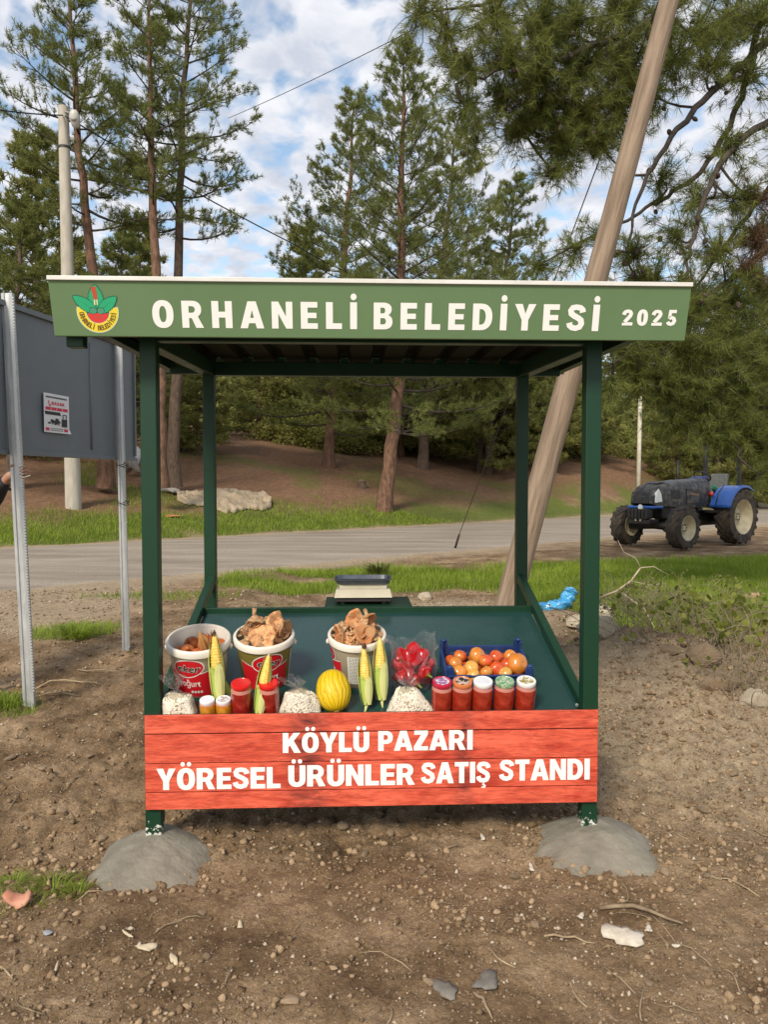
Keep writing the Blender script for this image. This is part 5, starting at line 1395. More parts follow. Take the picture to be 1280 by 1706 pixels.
# forest behind: a few kinds, copied
protos = []
for q, (h_, r_, sd) in enumerate(((11, 3.6, 41), (9.5, 3.9, 42), (12.5, 3.4, 43))):
    protos.append(pine('dark pine in the wood behind the road', [(0, 0, 0), (.1 * q, 0, h_ * .4), (.2, .1, h_)], .2, .05, r_, sd, 66, 12, .34, .028, 'pines in the wood behind the road', red=(q == 1), up=.35, dens=.8, tufts=9, jit=1.5, mat='needle_brightened', low=1.05, top_r=.2))
spots = [(330, 35), (430, 45), (505, 47), (600, 46), (668, 44), (740, 46), (800, 43), (860, 45), (910, 42), (975, 46), (1125, 47), (1195, 44), (1260, 46), (1330, 43), (60, 34), (130, 38), (-60, 30), (230, 38), (-150, 33), (1420, 44)]
g = random.Random(9)
for i, (px, dd) in enumerate(spots):
    p = at(px, 800, dd); z = h1(p.x, dd)
    src = protos[i % 3]
    o = src if i < 3 else copy_tree(src)
    sc = g.uniform(.72, 1.05)
    if px > 880: sc *= .8
    if 300 < px < 470: sc *= .62
    o.location = (p.x, dd, z - .1); o.rotation_euler = (0, 0, g.uniform(0, 6)); o.scale = (sc, sc, sc * g.uniform(.9, 1.1))
# shrubs under the pines
def shrub(seed, n=2600, r=1.25, h=1.5):
    gg = np.random.default_rng(seed); e = empty('shrub')
    w_ = Wood(); 
    for q in range(16):
        a = gg.uniform(0, 6.28); p1 = np.array([math.cos(a) * r * .7, math.sin(a) * r * .7, h * gg.uniform(.4, .9)]); w_.add(bez((0, 0, 0), p1, (0, 0, .2), 5), .022, .005, 4)
    w_.build('stems', M['twig'], e)
    c = gg.normal(size=(46, 3)) * [r * .42, r * .42, h * .25] + [0, 0, h * .5]; c[:, 2] = np.clip(c[:, 2], .12, None)
    P = c[gg.integers(0, 46, n)] + gg.normal(size=(n, 3)) * .17
    D = unit(gg.normal(size=(n, 3))); S = unit(np.cross(D, gg.normal(size=(n, 3)))) * .045; D = D * .10
    V = np.stack([P, P + D * .5 + S, P + D, P + D * .5 - S], 1).reshape(-1, 3)
    np_mesh('foliage', V, np.arange(len(V)).reshape(-1, 4), M['leaf'], e)
    return e
sh_p = [shrub(s) for s in (1, 2, 3)]
sp2 = [(455, 700, 1.0), (500, 715, 1.25), (540, 720, 1.2), (585, 728, 1.1), (625, 735, 1.2), (680, 735, 1.2), (730, 738, 1.3), (775, 742, 1.3), (820, 745, 1.3), (850, 752, 1.2), (900, 752, 1.1), (945, 752, 1.1), (990, 755, 1.1), (1035, 752, .9), (1085, 758, .9), (1120, 765, .8), (1160, 772, .9), (1240, 775, .9), (300, 735, .8), (350, 720, .8), (20, 760, 1.0), (90, 752, 1.0), (520, 690, 1.3), (600, 700, 1.3), (690, 705, 1.3), (780, 712, 1.3), (870, 720, 1.3), (960, 722, 1.3), (1050, 728, 1.2), (1150, 735, 1.2)]
for i, (px, py, sc) in enumerate(sp2):
    py = max(py, 736 + (i * 7) % 22) + (8 if px > 880 else 0)
    p = hit(px, py)
    o = sh_p[i] if i < 3 else copy_tree(sh_p[i % 3])
    o.location = (p.x, p.y, p.z - .08); o.rotation_euler = (0, 0, g.uniform(0, 6)); o.scale = (sc * g.uniform(1, 1.35), sc * 1.2, sc * g.uniform(.85, 1.2))
    tag(o, 'dark green leafy shrub under the pines on the bank', 'shrub', 'shrubs under the pines')
# wooded hillside far behind, too far to tell trees apart
gg = np.random.default_rng(77)
n = 14000
x = gg.uniform(-75, 85, n); yy = gg.uniform(52, 82, n); z0 = H(x, yy)
hh = z0 + gg.random(n) ** 1.4 * (4.5 + 3.5 * fbm(x * .16, yy * .1, 3, 4))
P = np.stack([x, yy, hh], 1); D = unit(gg.normal(size=(n, 3)) + [0, 0, .8])
V = needles(P, D, 5, 1.4, .19, .9, .5, gg)
far = np_mesh('distant_woodland', V, tri_faces(V), M['needle_brightened']); tag(far, 'dark green pine wood covering the slope far behind the road', 'woodland', kind='stuff')

# ------------------------------------------------------------------ the big near pine at the right
def near_pine():
    g = np.random.default_rng(101); D0 = 11.5
    base = np.array(at(1345, 905, D0)); base[2] = h1(base[0], base[1])
    e = empty('pine_tree', base); tag(e, 'big near pine with drooping cone laden branches filling the upper right', 'tree')
    loc = lambda px, py, d: np.array(at(px, py, d)) - base
    tw = Wood()
    tp = [np.array([0, 0, -.3]), loc(1345, 700, D0), loc(1338, 450, D0), loc(1325, 200, D0 - .1), loc(1305, -60, D0 - .2), loc(1285, -330, D0)]
    ts = np.linspace(0, 5, 26); tpp = np.array([[np.interp(t, range(6), [q[i] for q in tp]) for i in range(3)] for t in ts])
    tw.add(tpp, .27 * (1 - ts / 5) ** .6 + .05, None, 14); tw.build('trunk', M['bark'], e)
    br = Wood(); nodes = []
    limbs = [([(1310, 40, 11.3), (1270, 80, 11.0), (1190, 150, 10.6), (1110, 235, 10.3), (1062, 330, 10.1), (1045, 420, 10.0)], .070),
             ([(1310, 0, 11.3), (1262, 40, 11.2), (1250, 130, 11.1), (1215, 220, 11.0), (1165, 290, 10.9), (1110, 330, 10.8), (1060, 360, 10.7), (980, 400, 10.5), (900, 440, 10.3)], .055),
             ([(1335, 180, 11.4), (1260, 210, 10.8), (1200, 270, 10.4), (1170, 340, 10.2), (1150, 430, 10.0), (1135, 500, 10.0)], .060),
             ([(1300, -60, 11.3), (1200, -40, 10.9), (1080, 40, 10.4), (960, 90, 9.9), (850, 110, 9.6), (760, 140, 9.4)], .070),
             ([(1300, -120, 11.3), (1150, -110, 10.8), (980, -40, 10.2), (840, 0, 9.8), (720, 20, 9.5)], .060),
             ([(1295, -160, 11.3), (1120, -60, 11.2), (1000, 60, 11.0), (930, 160, 10.8), (880, 230, 10.7)], .055),
             ([(1340, 400, 11.4), (1270, 420, 10.9), (1200, 480, 10.4), (1130, 540, 10.0), (1070, 580, 9.8), (1010, 610, 9.6)], .050),
             ([(1342, 500, 11.4), (1280, 540, 11.0), (1210, 600, 10.6), (1150, 660, 10.3), (1110, 720, 10.2)], .045),
             ([(1342, 560, 11.4), (1300, 620, 10.8), (1260, 690, 10.4), (1230, 760, 10.2)], .040),
             ([(1330, 260, 11.5), (1290, 300, 12.2), (1230, 380, 12.8), (1160, 480, 13.2), (1090, 560, 13.4)], .050),
             ([(1320, 100, 11.5), (1380, 60, 10.6), (1450, 120, 9.8)], .06), ([(1340, 350, 11.4), (1420, 400, 11.0), (1500, 500, 10.8)], .05), ([(1320, 120, 11.6), (1340, 150, 13.0), (1330, 240, 14.4)], .06), ([(1340, 450, 11.6), (1350, 520, 13.0), (1340, 600, 14.0)], .05)]
    for pts, r0 in limbs:
        w = np.array([loc(*p) for p in pts]); m = len(w)
        t = np.linspace(0, m - 1, m * 5)
        ww = np.array([[np.interp(q, range(m), w[:, i]) for i in range(3)] for q in t])
        ker = np.array([.25, .5, .25])
        for _ in range(4): ww[1:-1] = .25 * ww[:-2] + .5 * ww[1:-1] + .25 * ww[2:]
        ww[1:-1] += g.normal(0, .015, ww[1:-1].shape)
        br.add(ww, r0, .012, 7); nodes.append(ww)
    N = np.concatenate(nodes)
    # foliage clumps: centre, radius (m), number of sprays, needle kind
    cl = []
    def clump(px, py, d, r, n, kind=0): cl.append((loc(px, py, d), r, n, kind))
    for a in ((700, 20, 9.4, .35, 9), (745, 60, 9.4, .35, 9), (770, 110, 9.4, .32, 9), (780, 175, 9.5, .28, 8), (790, 235, 9.4, .25, 5), (820, 30, 9.6, .45, 16), (850, 90, 9.6, .45, 18), (900, 40, 9.8, .5, 20), (960, 30, 10, .5, 20), (1030, 20, 10.3, .5, 22),
              (1100, 30, 10.5, .5, 20), (1160, 60, 10.6, .5, 16), (1220, 30, 11, .55, 20), (1270, 30, 10.6, .5, 16), (900, 120, 9.9, .48, 26), (970, 110, 10.2, .55, 30), (1040, 100, 10.5, .5, 26), (900, 190, 10.4, .48, 26), (960, 190, 10.4, .5, 30), (1030, 180, 10.5, .5, 24),
              (1085, 150, 10.6, .4, 14), (860, 215, 10.3, .35, 13), (940, 245, 10.3, .38, 18), (1000, 240, 10.4, .4, 16), (930, 285, 10.2, .22, 6), (840, 160, 10.3, .32, 11), (1120, 100, 10.3, .45, 14), (1190, 110, 10.4, .4, 9), (1250, 120, 10.6, .45, 10),
              (1010, 395, 10.3, .28, 6), (1060, 420, 10.0, .25, 7), (960, 415, 10.4, .3, 7), (900, 440, 10.3, .25, 5), (1100, 300, 10.5, .35, 7), (1160, 330, 10.6, .35, 7), (1220, 250, 10.6, .4, 9), (1225, 330, 10.4, .35, 8), (1130, 390, 10.2, .32, 8), (1200, 420, 10.3, .4, 12), (1260, 380, 10.6, .35, 8),
              (1090, 470, 10.1, .35, 11), (1150, 510, 10.1, .42, 18), (1060, 460, 10.6, .3, 7), (1220, 500, 10.5, .45, 20), (1270, 480, 10.8, .4, 14),
              (1040, 590, 9.8, .34, 10), (1090, 570, 10, .42, 20), (1150, 590, 10.1, .5, 30), (1215, 580, 10.4, .5, 30), (1275, 580, 10.6, .45, 22), (1110, 640, 10.2, .42, 20), (1165, 660, 10.3, .5, 30), (1225, 655, 10.4, .5, 30), (1280, 660, 10.6, .45, 24),
              (1130, 705, 10.3, .34, 13), (1190, 715, 10.3, .34, 14), (1245, 725, 10.3, .38, 16), (1285, 740, 10.3, .35, 13), (1270, 790, 10.2, .22, 4), (1060, 640, 10, .3, 8), (1020, 640, 9.8, .25, 5),
              (1040, 530, 13.3, .6, 18), (1100, 540, 13.3, .7, 26), (1160, 500, 13.2, .7, 24), (1050, 620, 13.4, .6, 20), (1110, 640, 13.4, .6, 20), (1170, 600, 13.2, .7, 24), (1240, 560, 13, .7, 24), (1280, 500, 13, .6, 20),
              (1400, 60, 10.4, .6, 16), (1460, 140, 9.8, .6, 14), (1440, 420, 11, .6, 16), (1500, 520, 10.8, .6, 14), (1330, 230, 14.2, .8, 18), (1340, 590, 13.8, .8, 18), (1300, -150, 11, .9, 30), (1200, -150, 11, .8, 20), (1000, -120, 10.4, .8, 22), (850, -80, 10, .7, 18)): clump(*a)
    for a in ((1255, 330, 10.5, .25, 7), (1265, 400, 10.5, .3, 9), (1250, 450, 10.5, .25, 6)): clump(*a, 1)
    TP = [[], []]; TD = [[], []]; cones = []
    for c, r, n, kind in cl:
        dist = np.linalg.norm(N - c, axis=1); near = N[int(np.argmin(dist))]
        br.add(bez(near, c, g.normal(0, .05, 3) + [0, 0, -.06], 5), .020, .009, 5)
        for s in range(int(n * 3.0)):
            v = unit(g.normal(size=3)) * r * 1.1 * g.random() ** .5; p = c + v
            dr = unit(v * .7 / r + (c - near) * .5 + np.array([0, 0, g.uniform(-.25, .5)]) + g.normal(0, .3, 3))
            st = c + v * .15 - dr * .05; en = p + dr * g.uniform(.08, .25)
            br.add(bez(st, en, g.normal(0, .03, 3), 4), .007, .003, 3)
            m = 3
            x = np.linspace(.35, 1.0, m)[:, None]
            pp = st + (en - st) * x + g.normal(0, .025, (m, 3))
            TP[kind].append(pp); TD[kind].append(unit(dr + g.normal(0, .35, (m, 3)) + np.array([0, 0, .15])))
            if g.random() < .09 and c[2] > 3.2: cones.append(st + (en - st) * g.uniform(.5, 1.1) + g.normal(0, .03, 3))
    for ww in nodes[:7]:
        for q in g.choice(len(ww), 12):
            if g.random() < .8: cones.append(ww[q] + g.normal(0, .06, 3))
    br.build('limbs', M['twig'], e)
    for kind, mt in ((0, 'needle_near'), (1, 'needle_dead')):
        V = needles(np.concatenate(TP[kind]), np.concatenate(TD[kind]), 30, .165, .0030, .9, .12, g)
        np_mesh('crown', V, tri_faces(V), M[mt], e)
    cm = MB().lathe([(0, 0), (.012, .006), (.021, .022), (.020, .040), (.012, .058), (0, .066)], 8).mesh('cone')
    cm.materials.append(M['cone'])
    for p in [cones[q] for q in g.permutation(len(cones))[:260]]:
        o = bpy.data.objects.new('cone', cm); C.objects.link(o); o.parent = e
        o.location = p; o.rotation_euler = (g.uniform(1.6, 4.2), g.uniform(-.8, .8), g.uniform(0, 6)); o.scale = (g.uniform(1.1, 1.7),) * 3
    return e
near_pine()

# ------------------------------------------------------------------ grass
M['grass'] = leafmat('grass_blades', (.165, .240, .020), (.320, .410, .050), .9, .45)
M['grass_dry'] = leafmat('dry_grass', (.18, .115, .055), (.40, .31, .17), 2.0, .3)
def grass():
    g = np.random.default_rng(5)
    n = 2600000 // 4
    # candidates spread evenly in the view: depth drawn so that near ground gets more
    y = 2.6 * (30 / 2.6) ** g.random(n); x = g.uniform(-.62, .66, n) * y
    # extra along the far verge
    keep = g.random(n) < grass_mask(x, y) ** 1.3
    x, y = x[keep], y[keep]
    if len(x) > 210000:
        q = g.choice(len(x), 210000, replace=False); x, y = x[q], y[q]
    z = H(x, y)
    lush = .6 + .8 * fbm(x * .7, y * .7, 3, 15)
    h = np.clip((.030 + .0065 * y) * lush, .02, .15) * g.uniform(.55, 1.2, len(x)); w = .0016 + .00042 * y
    a = g.uniform(0, 6.283, len(x)); ln = g.uniform(.15, .8, len(x)) * h
    P = np.stack([x, y, z - .005], 1); sd = np.stack([np.cos(a), np.sin(a), 0 * a], 1) * w[:, None]
    b = a + g.uniform(-1, 1, len(x)) + 1.57
    tip = P + np.stack([np.cos(b) * ln, np.sin(b) * ln, h], 1)
    V = np.stack([P - sd, P + sd, tip], 1).reshape(-1, 3)
    o = np_mesh('grass', V, tri_faces(V), M['grass']); tag(o, 'bright green grass on the verges and lawn around the stall', 'grass', kind='stuff')
grass()
def dry_grass():
    g = np.random.default_rng(65); n = 60000
    y = 2.2 * (13 / 2.2) ** g.random(n); x = g.uniform(-.6, .62, n) * y
    gm = grass_mask(x, y); d = fbm(x * 1.1 + 4, y * 1.1, 4, 301)
    right = np.exp(-((x - 2.6) / 1.4) ** 2 - ((y - 5.6) / 1.6) ** 2); left = np.exp(-((x + 2.4) / 1.1) ** 2 - ((y - 6.6) / 1.2) ** 2)
    k = g.random(n) < np.clip((d - .50) * 1.3 + .30 * right + .35 * left + .10 * (gm > .2), 0.0, .6) * (road_s(x, y) < -7.9); x, y = x[k], y[k]; n = len(x)
    ln = g.uniform(.02, .085, n) * (.7 + .07 * y); a = g.uniform(0, 6.283, n); up = np.abs(g.normal(0, .18, n)) + .05 * (g.random(n) > .9)
    P = np.stack([x, y, H(x, y) + .004], 1); D = np.stack([np.cos(a), np.sin(a), up], 1) * ln[:, None]; T = P + D; T[:, 2] = np.maximum(T[:, 2], H(T[:, 0], T[:, 1]) + .004)
    sd = np.stack([-np.sin(a), np.cos(a), 0 * a], 1) * (.0007 + .00022 * y)[:, None]
    V = np.stack([P - sd, P + sd, T], 1).reshape(-1, 3)
    o = np_mesh('dry_grass', V, tri_faces(V), M['grass_dry']); tag(o, 'dry straw and fallen needles strewn over the bare soil', 'straw', kind='stuff')
dry_grass()
# a dark grass clump near the road edge
def clump_plant(name, p, n, h, r, mat, label, cat, w=.006, seed=1):
    g = np.random.default_rng(seed); a = g.uniform(0, 6.28, n); rr = g.random(n) ** .5 * r * .35
    P = np.stack([p.x + np.cos(a) * rr, p.y + np.sin(a) * rr, np.full(n, p.z - .01)], 1)
    hh = h * g.uniform(.5, 1.1, n); ou = r * g.uniform(.3, 1.1, n)
    T = P + np.stack([np.cos(a) * ou, np.sin(a) * ou, hh * .85], 1); Mi = P + np.stack([np.cos(a) * ou * .35, np.sin(a) * ou * .35, hh * .75], 1)
    s = np.stack([-np.sin(a), np.cos(a), 0 * a], 1) * w
    V = np.stack([P - s, P + s, Mi + s, Mi - s, T], 1).reshape(-1, 3)
    i = np.arange(n)[:, None] * 5
    F = np.concatenate([i + np.array([[0, 1, 2]]), i + np.array([[0, 2, 3]]), i + np.array([[3, 2, 4]])])
    o = np_mesh(name, V - np.array(p), F, mat); o.location = p
    return tag(o, label, cat)
clump_plant('grass_clump', hit(630, 962), 160, .30, .34, M['needle_near'], 'dark spiky grass clump growing at the road edge behind the scale', 'plant', .010, 3)
clump_plant('grass_clump', hit(128, 1062), 220, .16, .30, M['grass'], 'tall bright grass tuft between the two sign posts', 'plant', .004, 4)
clump_plant('grass_clump', hit(12, 1178), 160, .11, .22, M['grass'], 'small grass tuft at the foot of the left sign post', 'plant', .003, 5)
clump_plant('grass_clump', hit(88, 1482), 110, .055, .13, M['grass'], 'thin grass tuft beside the reddish dry leaf', 'plant', .0016, 6)
clump_plant('grass_clump', hit(20, 1475), 110, .05, .11, M['grass'], 'short grass tuft at the left edge, above the reddish dry leaf', 'plant', .0016, 7)
clump_plant('grass_clump', hit(130, 1492), 70, .05, .09, M['grass'], 'sparse short grass tuft left of the cement footing', 'plant', .0016, 8)
# ------------------------------------------------------------------ notice board on two galvanised posts
M['galv'] = pmat('galvanised_steel', (.40, .42, .42), (.56, .57, .56), 14, rough=.42, metal=.55, rough2=.6, stretch=(1, 1, .3))
M['board_grey'] = pmat('grey_board_paint', (.135, .150, .160), (.160, .175, .185), 3, rough=.42, rough2=.55)
M['black'] = pmat('black_rubber_cable', (.012, .012, .012), None, rough=.6)
M['wire'] = pmat('dark_wire', (.05, .045, .04), None, rough=.6, metal=.4)
def bx_(y): return -2.688 + 0.177 * (y - 5.5)
BY0, BY1, BZ0, BZ1 = 4.55, 7.36, 1.842, 2.925
e = empty('notice_board', (bx_(6.0), 6.0, 0), (0, 0, math.atan2(-.177, 1.0)))
tag(e, 'back of a grey sheet metal notice board on two galvanised posts', 'notice board')
L0, L1 = (BY0 - 6.0) * 1.0102, (BY1 - 6.0) * 1.0102
pan = MB().box((-.012, (L0 + L1) / 2, (BZ0 + BZ1) / 2), (.016, L1 - L0, BZ1 - BZ0)).build('panel', M['board_grey'], e, bevel=.002)
for (z, h) in ((BZ1 - .020, .04), (BZ0 + .016, .032)):
    MB().box((.008, (L0 + L1) / 2, z), (.026, L1 - L0 + .004, h)).build('edge_frame', M['board_grey'], pan, bevel=.003)
for y in (L0 + .016, L1 - .012): MB().box((.006, y, (BZ0 + BZ1) / 2), (.020, .022, BZ1 - BZ0 - .09)).build('edge_frame', M['board_grey'], pan, bevel=.003)
for y in (.62,): MB().lathe([(.012, 0), (.012, .9)], 8).build('reflection_rib', M['board_grey'], pan, smooth=True).location = (-.002, y, BZ0 + .08)  # added rib in place of a pale upright reflection on the panel
def sign_post(p0, p1, w, dpt):
    p0 = Vector(p0); p1 = Vector(p1); d = p1 - p0; L = d.length
    o = MB()
    prof = [(-w / 2, dpt), (-w / 2, 0), (-w * .22, -.006), (-w * .16, .004), (w * .16, .004), (w * .22, -.006), (w / 2, 0), (w / 2, dpt)]
    v = []
    for z in (0, L):
        for (x, y) in prof: v.append((x, y, z))
    n = len(prof); o.add(v, [[i, i + 1, n + i + 1, n + i] for i in range(n - 1)] + [[n - 1, 0, n, 2 * n - 1]] + [list(range(n))[::-1], [n + i for i in range(n)]])
    ob = o.build('post', M['galv'], e)
    z = d.normalized(); x = Vector((1, 0, 0)); x = (x - z * x.dot(z)).normalized(); y = z.cross(x)
    ob.matrix_world = Matrix.Translation(p0) @ Matrix((x, y, z)).transposed().to_4x4()
    m = MB()
    k = .35
    while k < L - .02: m.box((w / 2 + .004, .004, k), (.010, .010, .011)); k += .021
    t = m.build('perforated_edge', M['galv'], ob)
    return ob
bpy.context.view_layer.update()
Mi = e.matrix_world.inverted()
lp = sign_post((-2.548, 5.50, -.2), tuple(at(10, 488, 5.50)), .078, .035)
rp = sign_post((-2.345, 6.97, -.2), tuple(at(195, 545, 6.97)), .060, .035)
for ob in (lp, rp):
    mw = ob.matrix_world.copy(); ob.parent = e; ob.matrix_parent_inverse = Matrix.Identity(4); ob.matrix_local = Mi @ mw
bpy.context.view_layer.update()
for py in (775, 838):     # loops of wire twisted round the right post
    c = at(203 if py < 800 else 205, py, 6.95); m = MB()
    for q in range(3):
        pts = [c + Vector((.052 * math.cos(t), .04 * math.sin(t), .010 * q - .01 + .012 * math.sin(2 * t + q))) for t in np.linspace(0, 6.28, 20)]
        m.tube(pts, .0028, 5, caps=False)
    m.tube([c + Vector((.02, -.04, .0)), c + Vector((.045, -.055, .03)), c + Vector((.06, -.05, -.02))], .0028, 5)
    o = m.build('wire_tie', M['wire'], e, smooth=True); o.matrix_local = Mi

# poster pasted on the board
ps = empty('poster', (bx_(6.095) + .014, 6.095, 2.03), (0, 0, math.atan2(-.177, 1.0)))
tag(ps, 'white poster with red and black printing stuck on the grey board', 'poster')
PWD, PHT = .335, .300
pm = {k: pmat('poster_' + k, c, None, rough=.5) for k, c in (('white', (.74, .72, .72)), ('red', (.62, .03, .07)), ('black', (.025, .022, .025)), ('grey', (.28, .27, .28)))}
sheet = MB()
v = [(.001 + (.010 if (i == 8 and j == 0) else 0), -PWD / 2 + PWD * i / 8 + (.012 if (i == 8 and j == 0) else 0), PHT * j / 8) for j in range(9) for i in range(9)]
sheet.add(v, [[j * 9 + i, j * 9 + i + 1, (j + 1) * 9 + i + 1, (j + 1) * 9 + i] for j in range(8) for i in range(8)])
sheet = sheet.build('sheet', pm['white'], ps)
def pquad(y0, y1, z0, z1, k, name, sl=0):
    return MB().add([(.0025, -PWD / 2 + PWD * y0, PHT * z0), (.0025, -PWD / 2 + PWD * y1, PHT * z0), (.0025, -PWD / 2 + PWD * (y1 - sl), PHT * z1), (.0025, -PWD / 2 + PWD * (y0 - sl), PHT * z1)], [[0, 1, 2, 3]]).build(name, pm[k], sheet)
me, v = text_mesh('BASAK', PWD * .52, PHT * .085, 0, .10); q = np.zeros_like(v); q[:, 0] = .0025; q[:, 1] = v[:, 0] - PWD / 2 + PWD * .30; q[:, 2] = v[:, 2] + PHT * .715
set_co(me, q); link('lettering', me, pm['red'], sheet)
m = MB(); m.tube([(.003, -PWD / 2 + PWD * .18, PHT * .82), (.003, -PWD / 2 + PWD * .19, PHT * .74), (.003, -PWD / 2 + PWD * .24, PHT * .68), (.003, -PWD / 2 + PWD * .27, PHT * .72)], .004, 5); m.build('red_mark', pm['red'], sheet)
pr = random.Random(3); x = .08
while x < .90:
    w_ = pr.uniform(.02, .045); pquad(x, x + w_, .885, .930, 'black', 'small_print'); x += w_ + .014
for k in range(4): pquad(.06 + k * .225, .06 + k * .225 + .205, .575, .655, 'red', 'red_box')
pquad(.05, .66, .455, .540, 'black', 'banner', .03)
m = MB()
def pb(y, z, w_, h_): m.add([(.0027, -PWD / 2 + PWD * y, PHT * z), (.0027, -PWD / 2 + PWD * (y + w_), PHT * z), (.0027, -PWD / 2 + PWD * (y + w_), PHT * (z + h_)), (.0027, -PWD / 2 + PWD * y, PHT * (z + h_))], [[0, 1, 2, 3]])
for k in range(22): pb(pr.uniform(.08, .6), pr.uniform(.20, .30), pr.uniform(.03, .10), pr.uniform(.02, .08))
pb(.68, .17, .22, .20); pb(.72, .375, .03, .10); pb(.85, .375, .03, .10); pb(.72, .476, .16, .02)
mm_ = m.v; m.v = [(p[0] + .00012 * (i // 4), p[1], p[2]) for i, p in enumerate(mm_)]
m.build('printed_picture', pm['black'], sheet)
pquad(.06, .20, .045, .12, 'red', 'red_corner'); pquad(.78, .94, .045, .12, 'red', 'red_corner')
for k in range(2): pquad(.24, .74, .05 + .045 * k, .075 + .045 * k, 'grey', 'small_print')

# ------------------------------------------------------------------ person behind the board, one hand on its post
M['skin'] = pmat('skin', (.36, .185, .115), (.42, .225, .145), 12, rough=.5, sub=.15)
M['jacket'] = pmat('dark_jacket', (.014, .014, .018), (.026, .026, .03), 30, rough=.85, bump=.3, bscale=40)
M['trousers'] = pmat('dark_trousers', (.03, .033, .045), (.04, .045, .06), 30, rough=.9)
M['hair'] = pmat('dark_hair', (.02, .016, .013), None, rough=.7)
def skinned(name, verts, edges, radii, mat, parent, root=0, sub=2):
    me = bpy.data.meshes.new(name); me.from_pydata(verts, edges, [])
    o = link(name, me, mat, parent)
    sk = o.modifiers.new('skin', 'SKIN'); sk.use_smooth_shade = True
    for i, r_ in enumerate(radii):
        s = me.skin_vertices[0].data[i]; s.radius = r_ if isinstance(r_, tuple) else (r_, r_); s.use_root = (i == root)
    sm = o.modifiers.new('sub', 'SUBSURF'); sm.levels = sub; sm.render_levels = sub
    return o
pc = Vector((-3.17, 5.80, h1(-3.17, 5.80)))
hp = at(33, 786, 5.535)                   # the hand on the post
per = empty('person', pc); tag(per, 'person in a dark jacket, mostly out of view, gripping the left sign post', 'person')
hl = hp - pc
V = [(0, 0, .96), (0, .0, 1.15), (0, .0, 1.36), (0, -.01, 1.50), (0, -.03, 1.60), (0, -.035, 1.69),
     (.09, 0, .92), (.10, -.02, .50), (.10, .0, .09), (-.09, 0, .92), (-.11, .02, .50), (-.11, .03, .09),
     (.17, 0, 1.44), (.30, -.10, 1.50), (hl.x - .10, hl.y + .03, hl.z - .035), (hl.x - .055, hl.y + .012, hl.z - .012),
     (-.18, 0, 1.42), (-.23, .0, 1.14), (-.22, -.08, .90), (-.22, -.10, .82), (0, -.025, 1.765)]
E_ = [(5, 20), (0, 1), (1, 2), (2, 3), (3, 4), (4, 5), (0, 6), (6, 7), (7, 8), (0, 9), (9, 10), (10, 11), (2, 12), (12, 13), (13, 14), (14, 15), (2, 16), (16, 17), (17, 18), (18, 19)]
rad = [(.12, .09), (.12, .085), (.14, .085), .055, (.058, .07), (.078, .098), .085, .055, .04, .085, .055, .04, .06, .045, .032, (.024, .034), .06, .045, .032, .03, (.055, .07)]
skinned('body', V, E_, rad, M['skin'], per)
jv = [V[0], V[1], V[2], V[3], V[12], V[13], (hl.x - .13, hl.y + .04, hl.z - .05), V[16], V[17], V[18]]
jv[0] = (0, 0, .80)
skinned('jacket', jv, [(0, 1), (1, 2), (2, 3), (2, 4), (4, 5), (5, 6), (2, 7), (7, 8), (8, 9)], [(.19, .14), (.175, .13), (.19, .125), .075, .085, .066, .052, .085, .066, .05], M['jacket'], per)
tv = [(0, 0, 1.06), (0, 0, .93)] + [V[6], V[7], (V[8][0], V[8][1], .06), V[9], V[10], (V[11][0], V[11][1], .06)]
skinned('trousers', tv, [(0, 1), (1, 2), (2, 3), (3, 4), (1, 5), (5, 6), (6, 7)], [(.17, .125), (.17, .125), .105, .075, .065, .105, .075, .065], M['trousers'], per)
for q in (8, 11): skinned('shoe', [(V[q][0], V[q][1] + .05, .045), (V[q][0], V[q][1] - .06, .05), (V[q][0], V[q][1] - .19, .035)], [(0, 1), (1, 2)], [(.045, .045), (.05, .045), (.045, .032)], M['jacket'], per)
skinned('hair', [(0, .02, 1.725), (0, -.025, 1.79), (0, .045, 1.66)], [(1, 0), (0, 2)], [(.082, .082), (.062, .045), (.066, .045)], M['hair'], per)
for sx in (-1, 1):
    MB().lathe([(0, -.006), (.010, 0), (0, .006)], 10, c=(sx * .030, -.126, 1.70)).build('eye', M['hair'], per, smooth=True)
    MB().tube([(sx * .080, -.03, 1.665), (sx * .090, -.025, 1.695), (sx * .080, -.02, 1.72)], [.008, .014, .008], 8).build('ear', M['skin'], per, smooth=True)
MB().tube([(0, -.122, 1.71), (0, -.150, 1.672), (0, -.125, 1.66)], [.008, .014, .006], 8).build('nose', M['skin'], per, smooth=True)
MB().tube([(-.025, -.112, 1.63), (0, -.120, 1.628), (.025, -.112, 1.63)], [.003, .006, .003], 6).build('mouth', M['skin'], per, smooth=True)
# hand: palm behind the post, four fingers curling round its right edge, thumb on the near side
hand = MB()
hand.tube([hl + Vector((-.075, .02, -.02)), hl + Vector((-.035, .022, -.004)), hl + Vector((.0, .026, .0))], [.026, .032, .034], 12, ell=(.55, 1.15))
for k in range(4):
    z = .036 - .0232 * k; ln = (.9, 1.0, .96, .80)[k]; r_ = (.0118, .0122, .0118, .0105)[k]
    c = hl + Vector((0, 0, z))
    pts = [c + Vector((-.010, .030, 0)), c + Vector((.020 * ln + .008, .030, -.002)), c + Vector((.036 * ln + .004, .006, -.004)), c + Vector((.034 * ln, -.022, -.006)), c + Vector((.016 * ln, -.034, -.007)), c + Vector((.008 * ln, -.035, -.007))]
    hand.tube(pts, [r_, r_ * 1.05, r_ * 1.08, r_ * .98, r_ * .85, r_ * .4], 10)
hand.tube([hl + Vector((-.045, .012, .014)), hl + Vector((-.052, -.02, .035)), hl + Vector((-.040, -.042, .046)), hl + Vector((-.024, -.048, .050))], [.013, .0125, .0115, .006], 10)
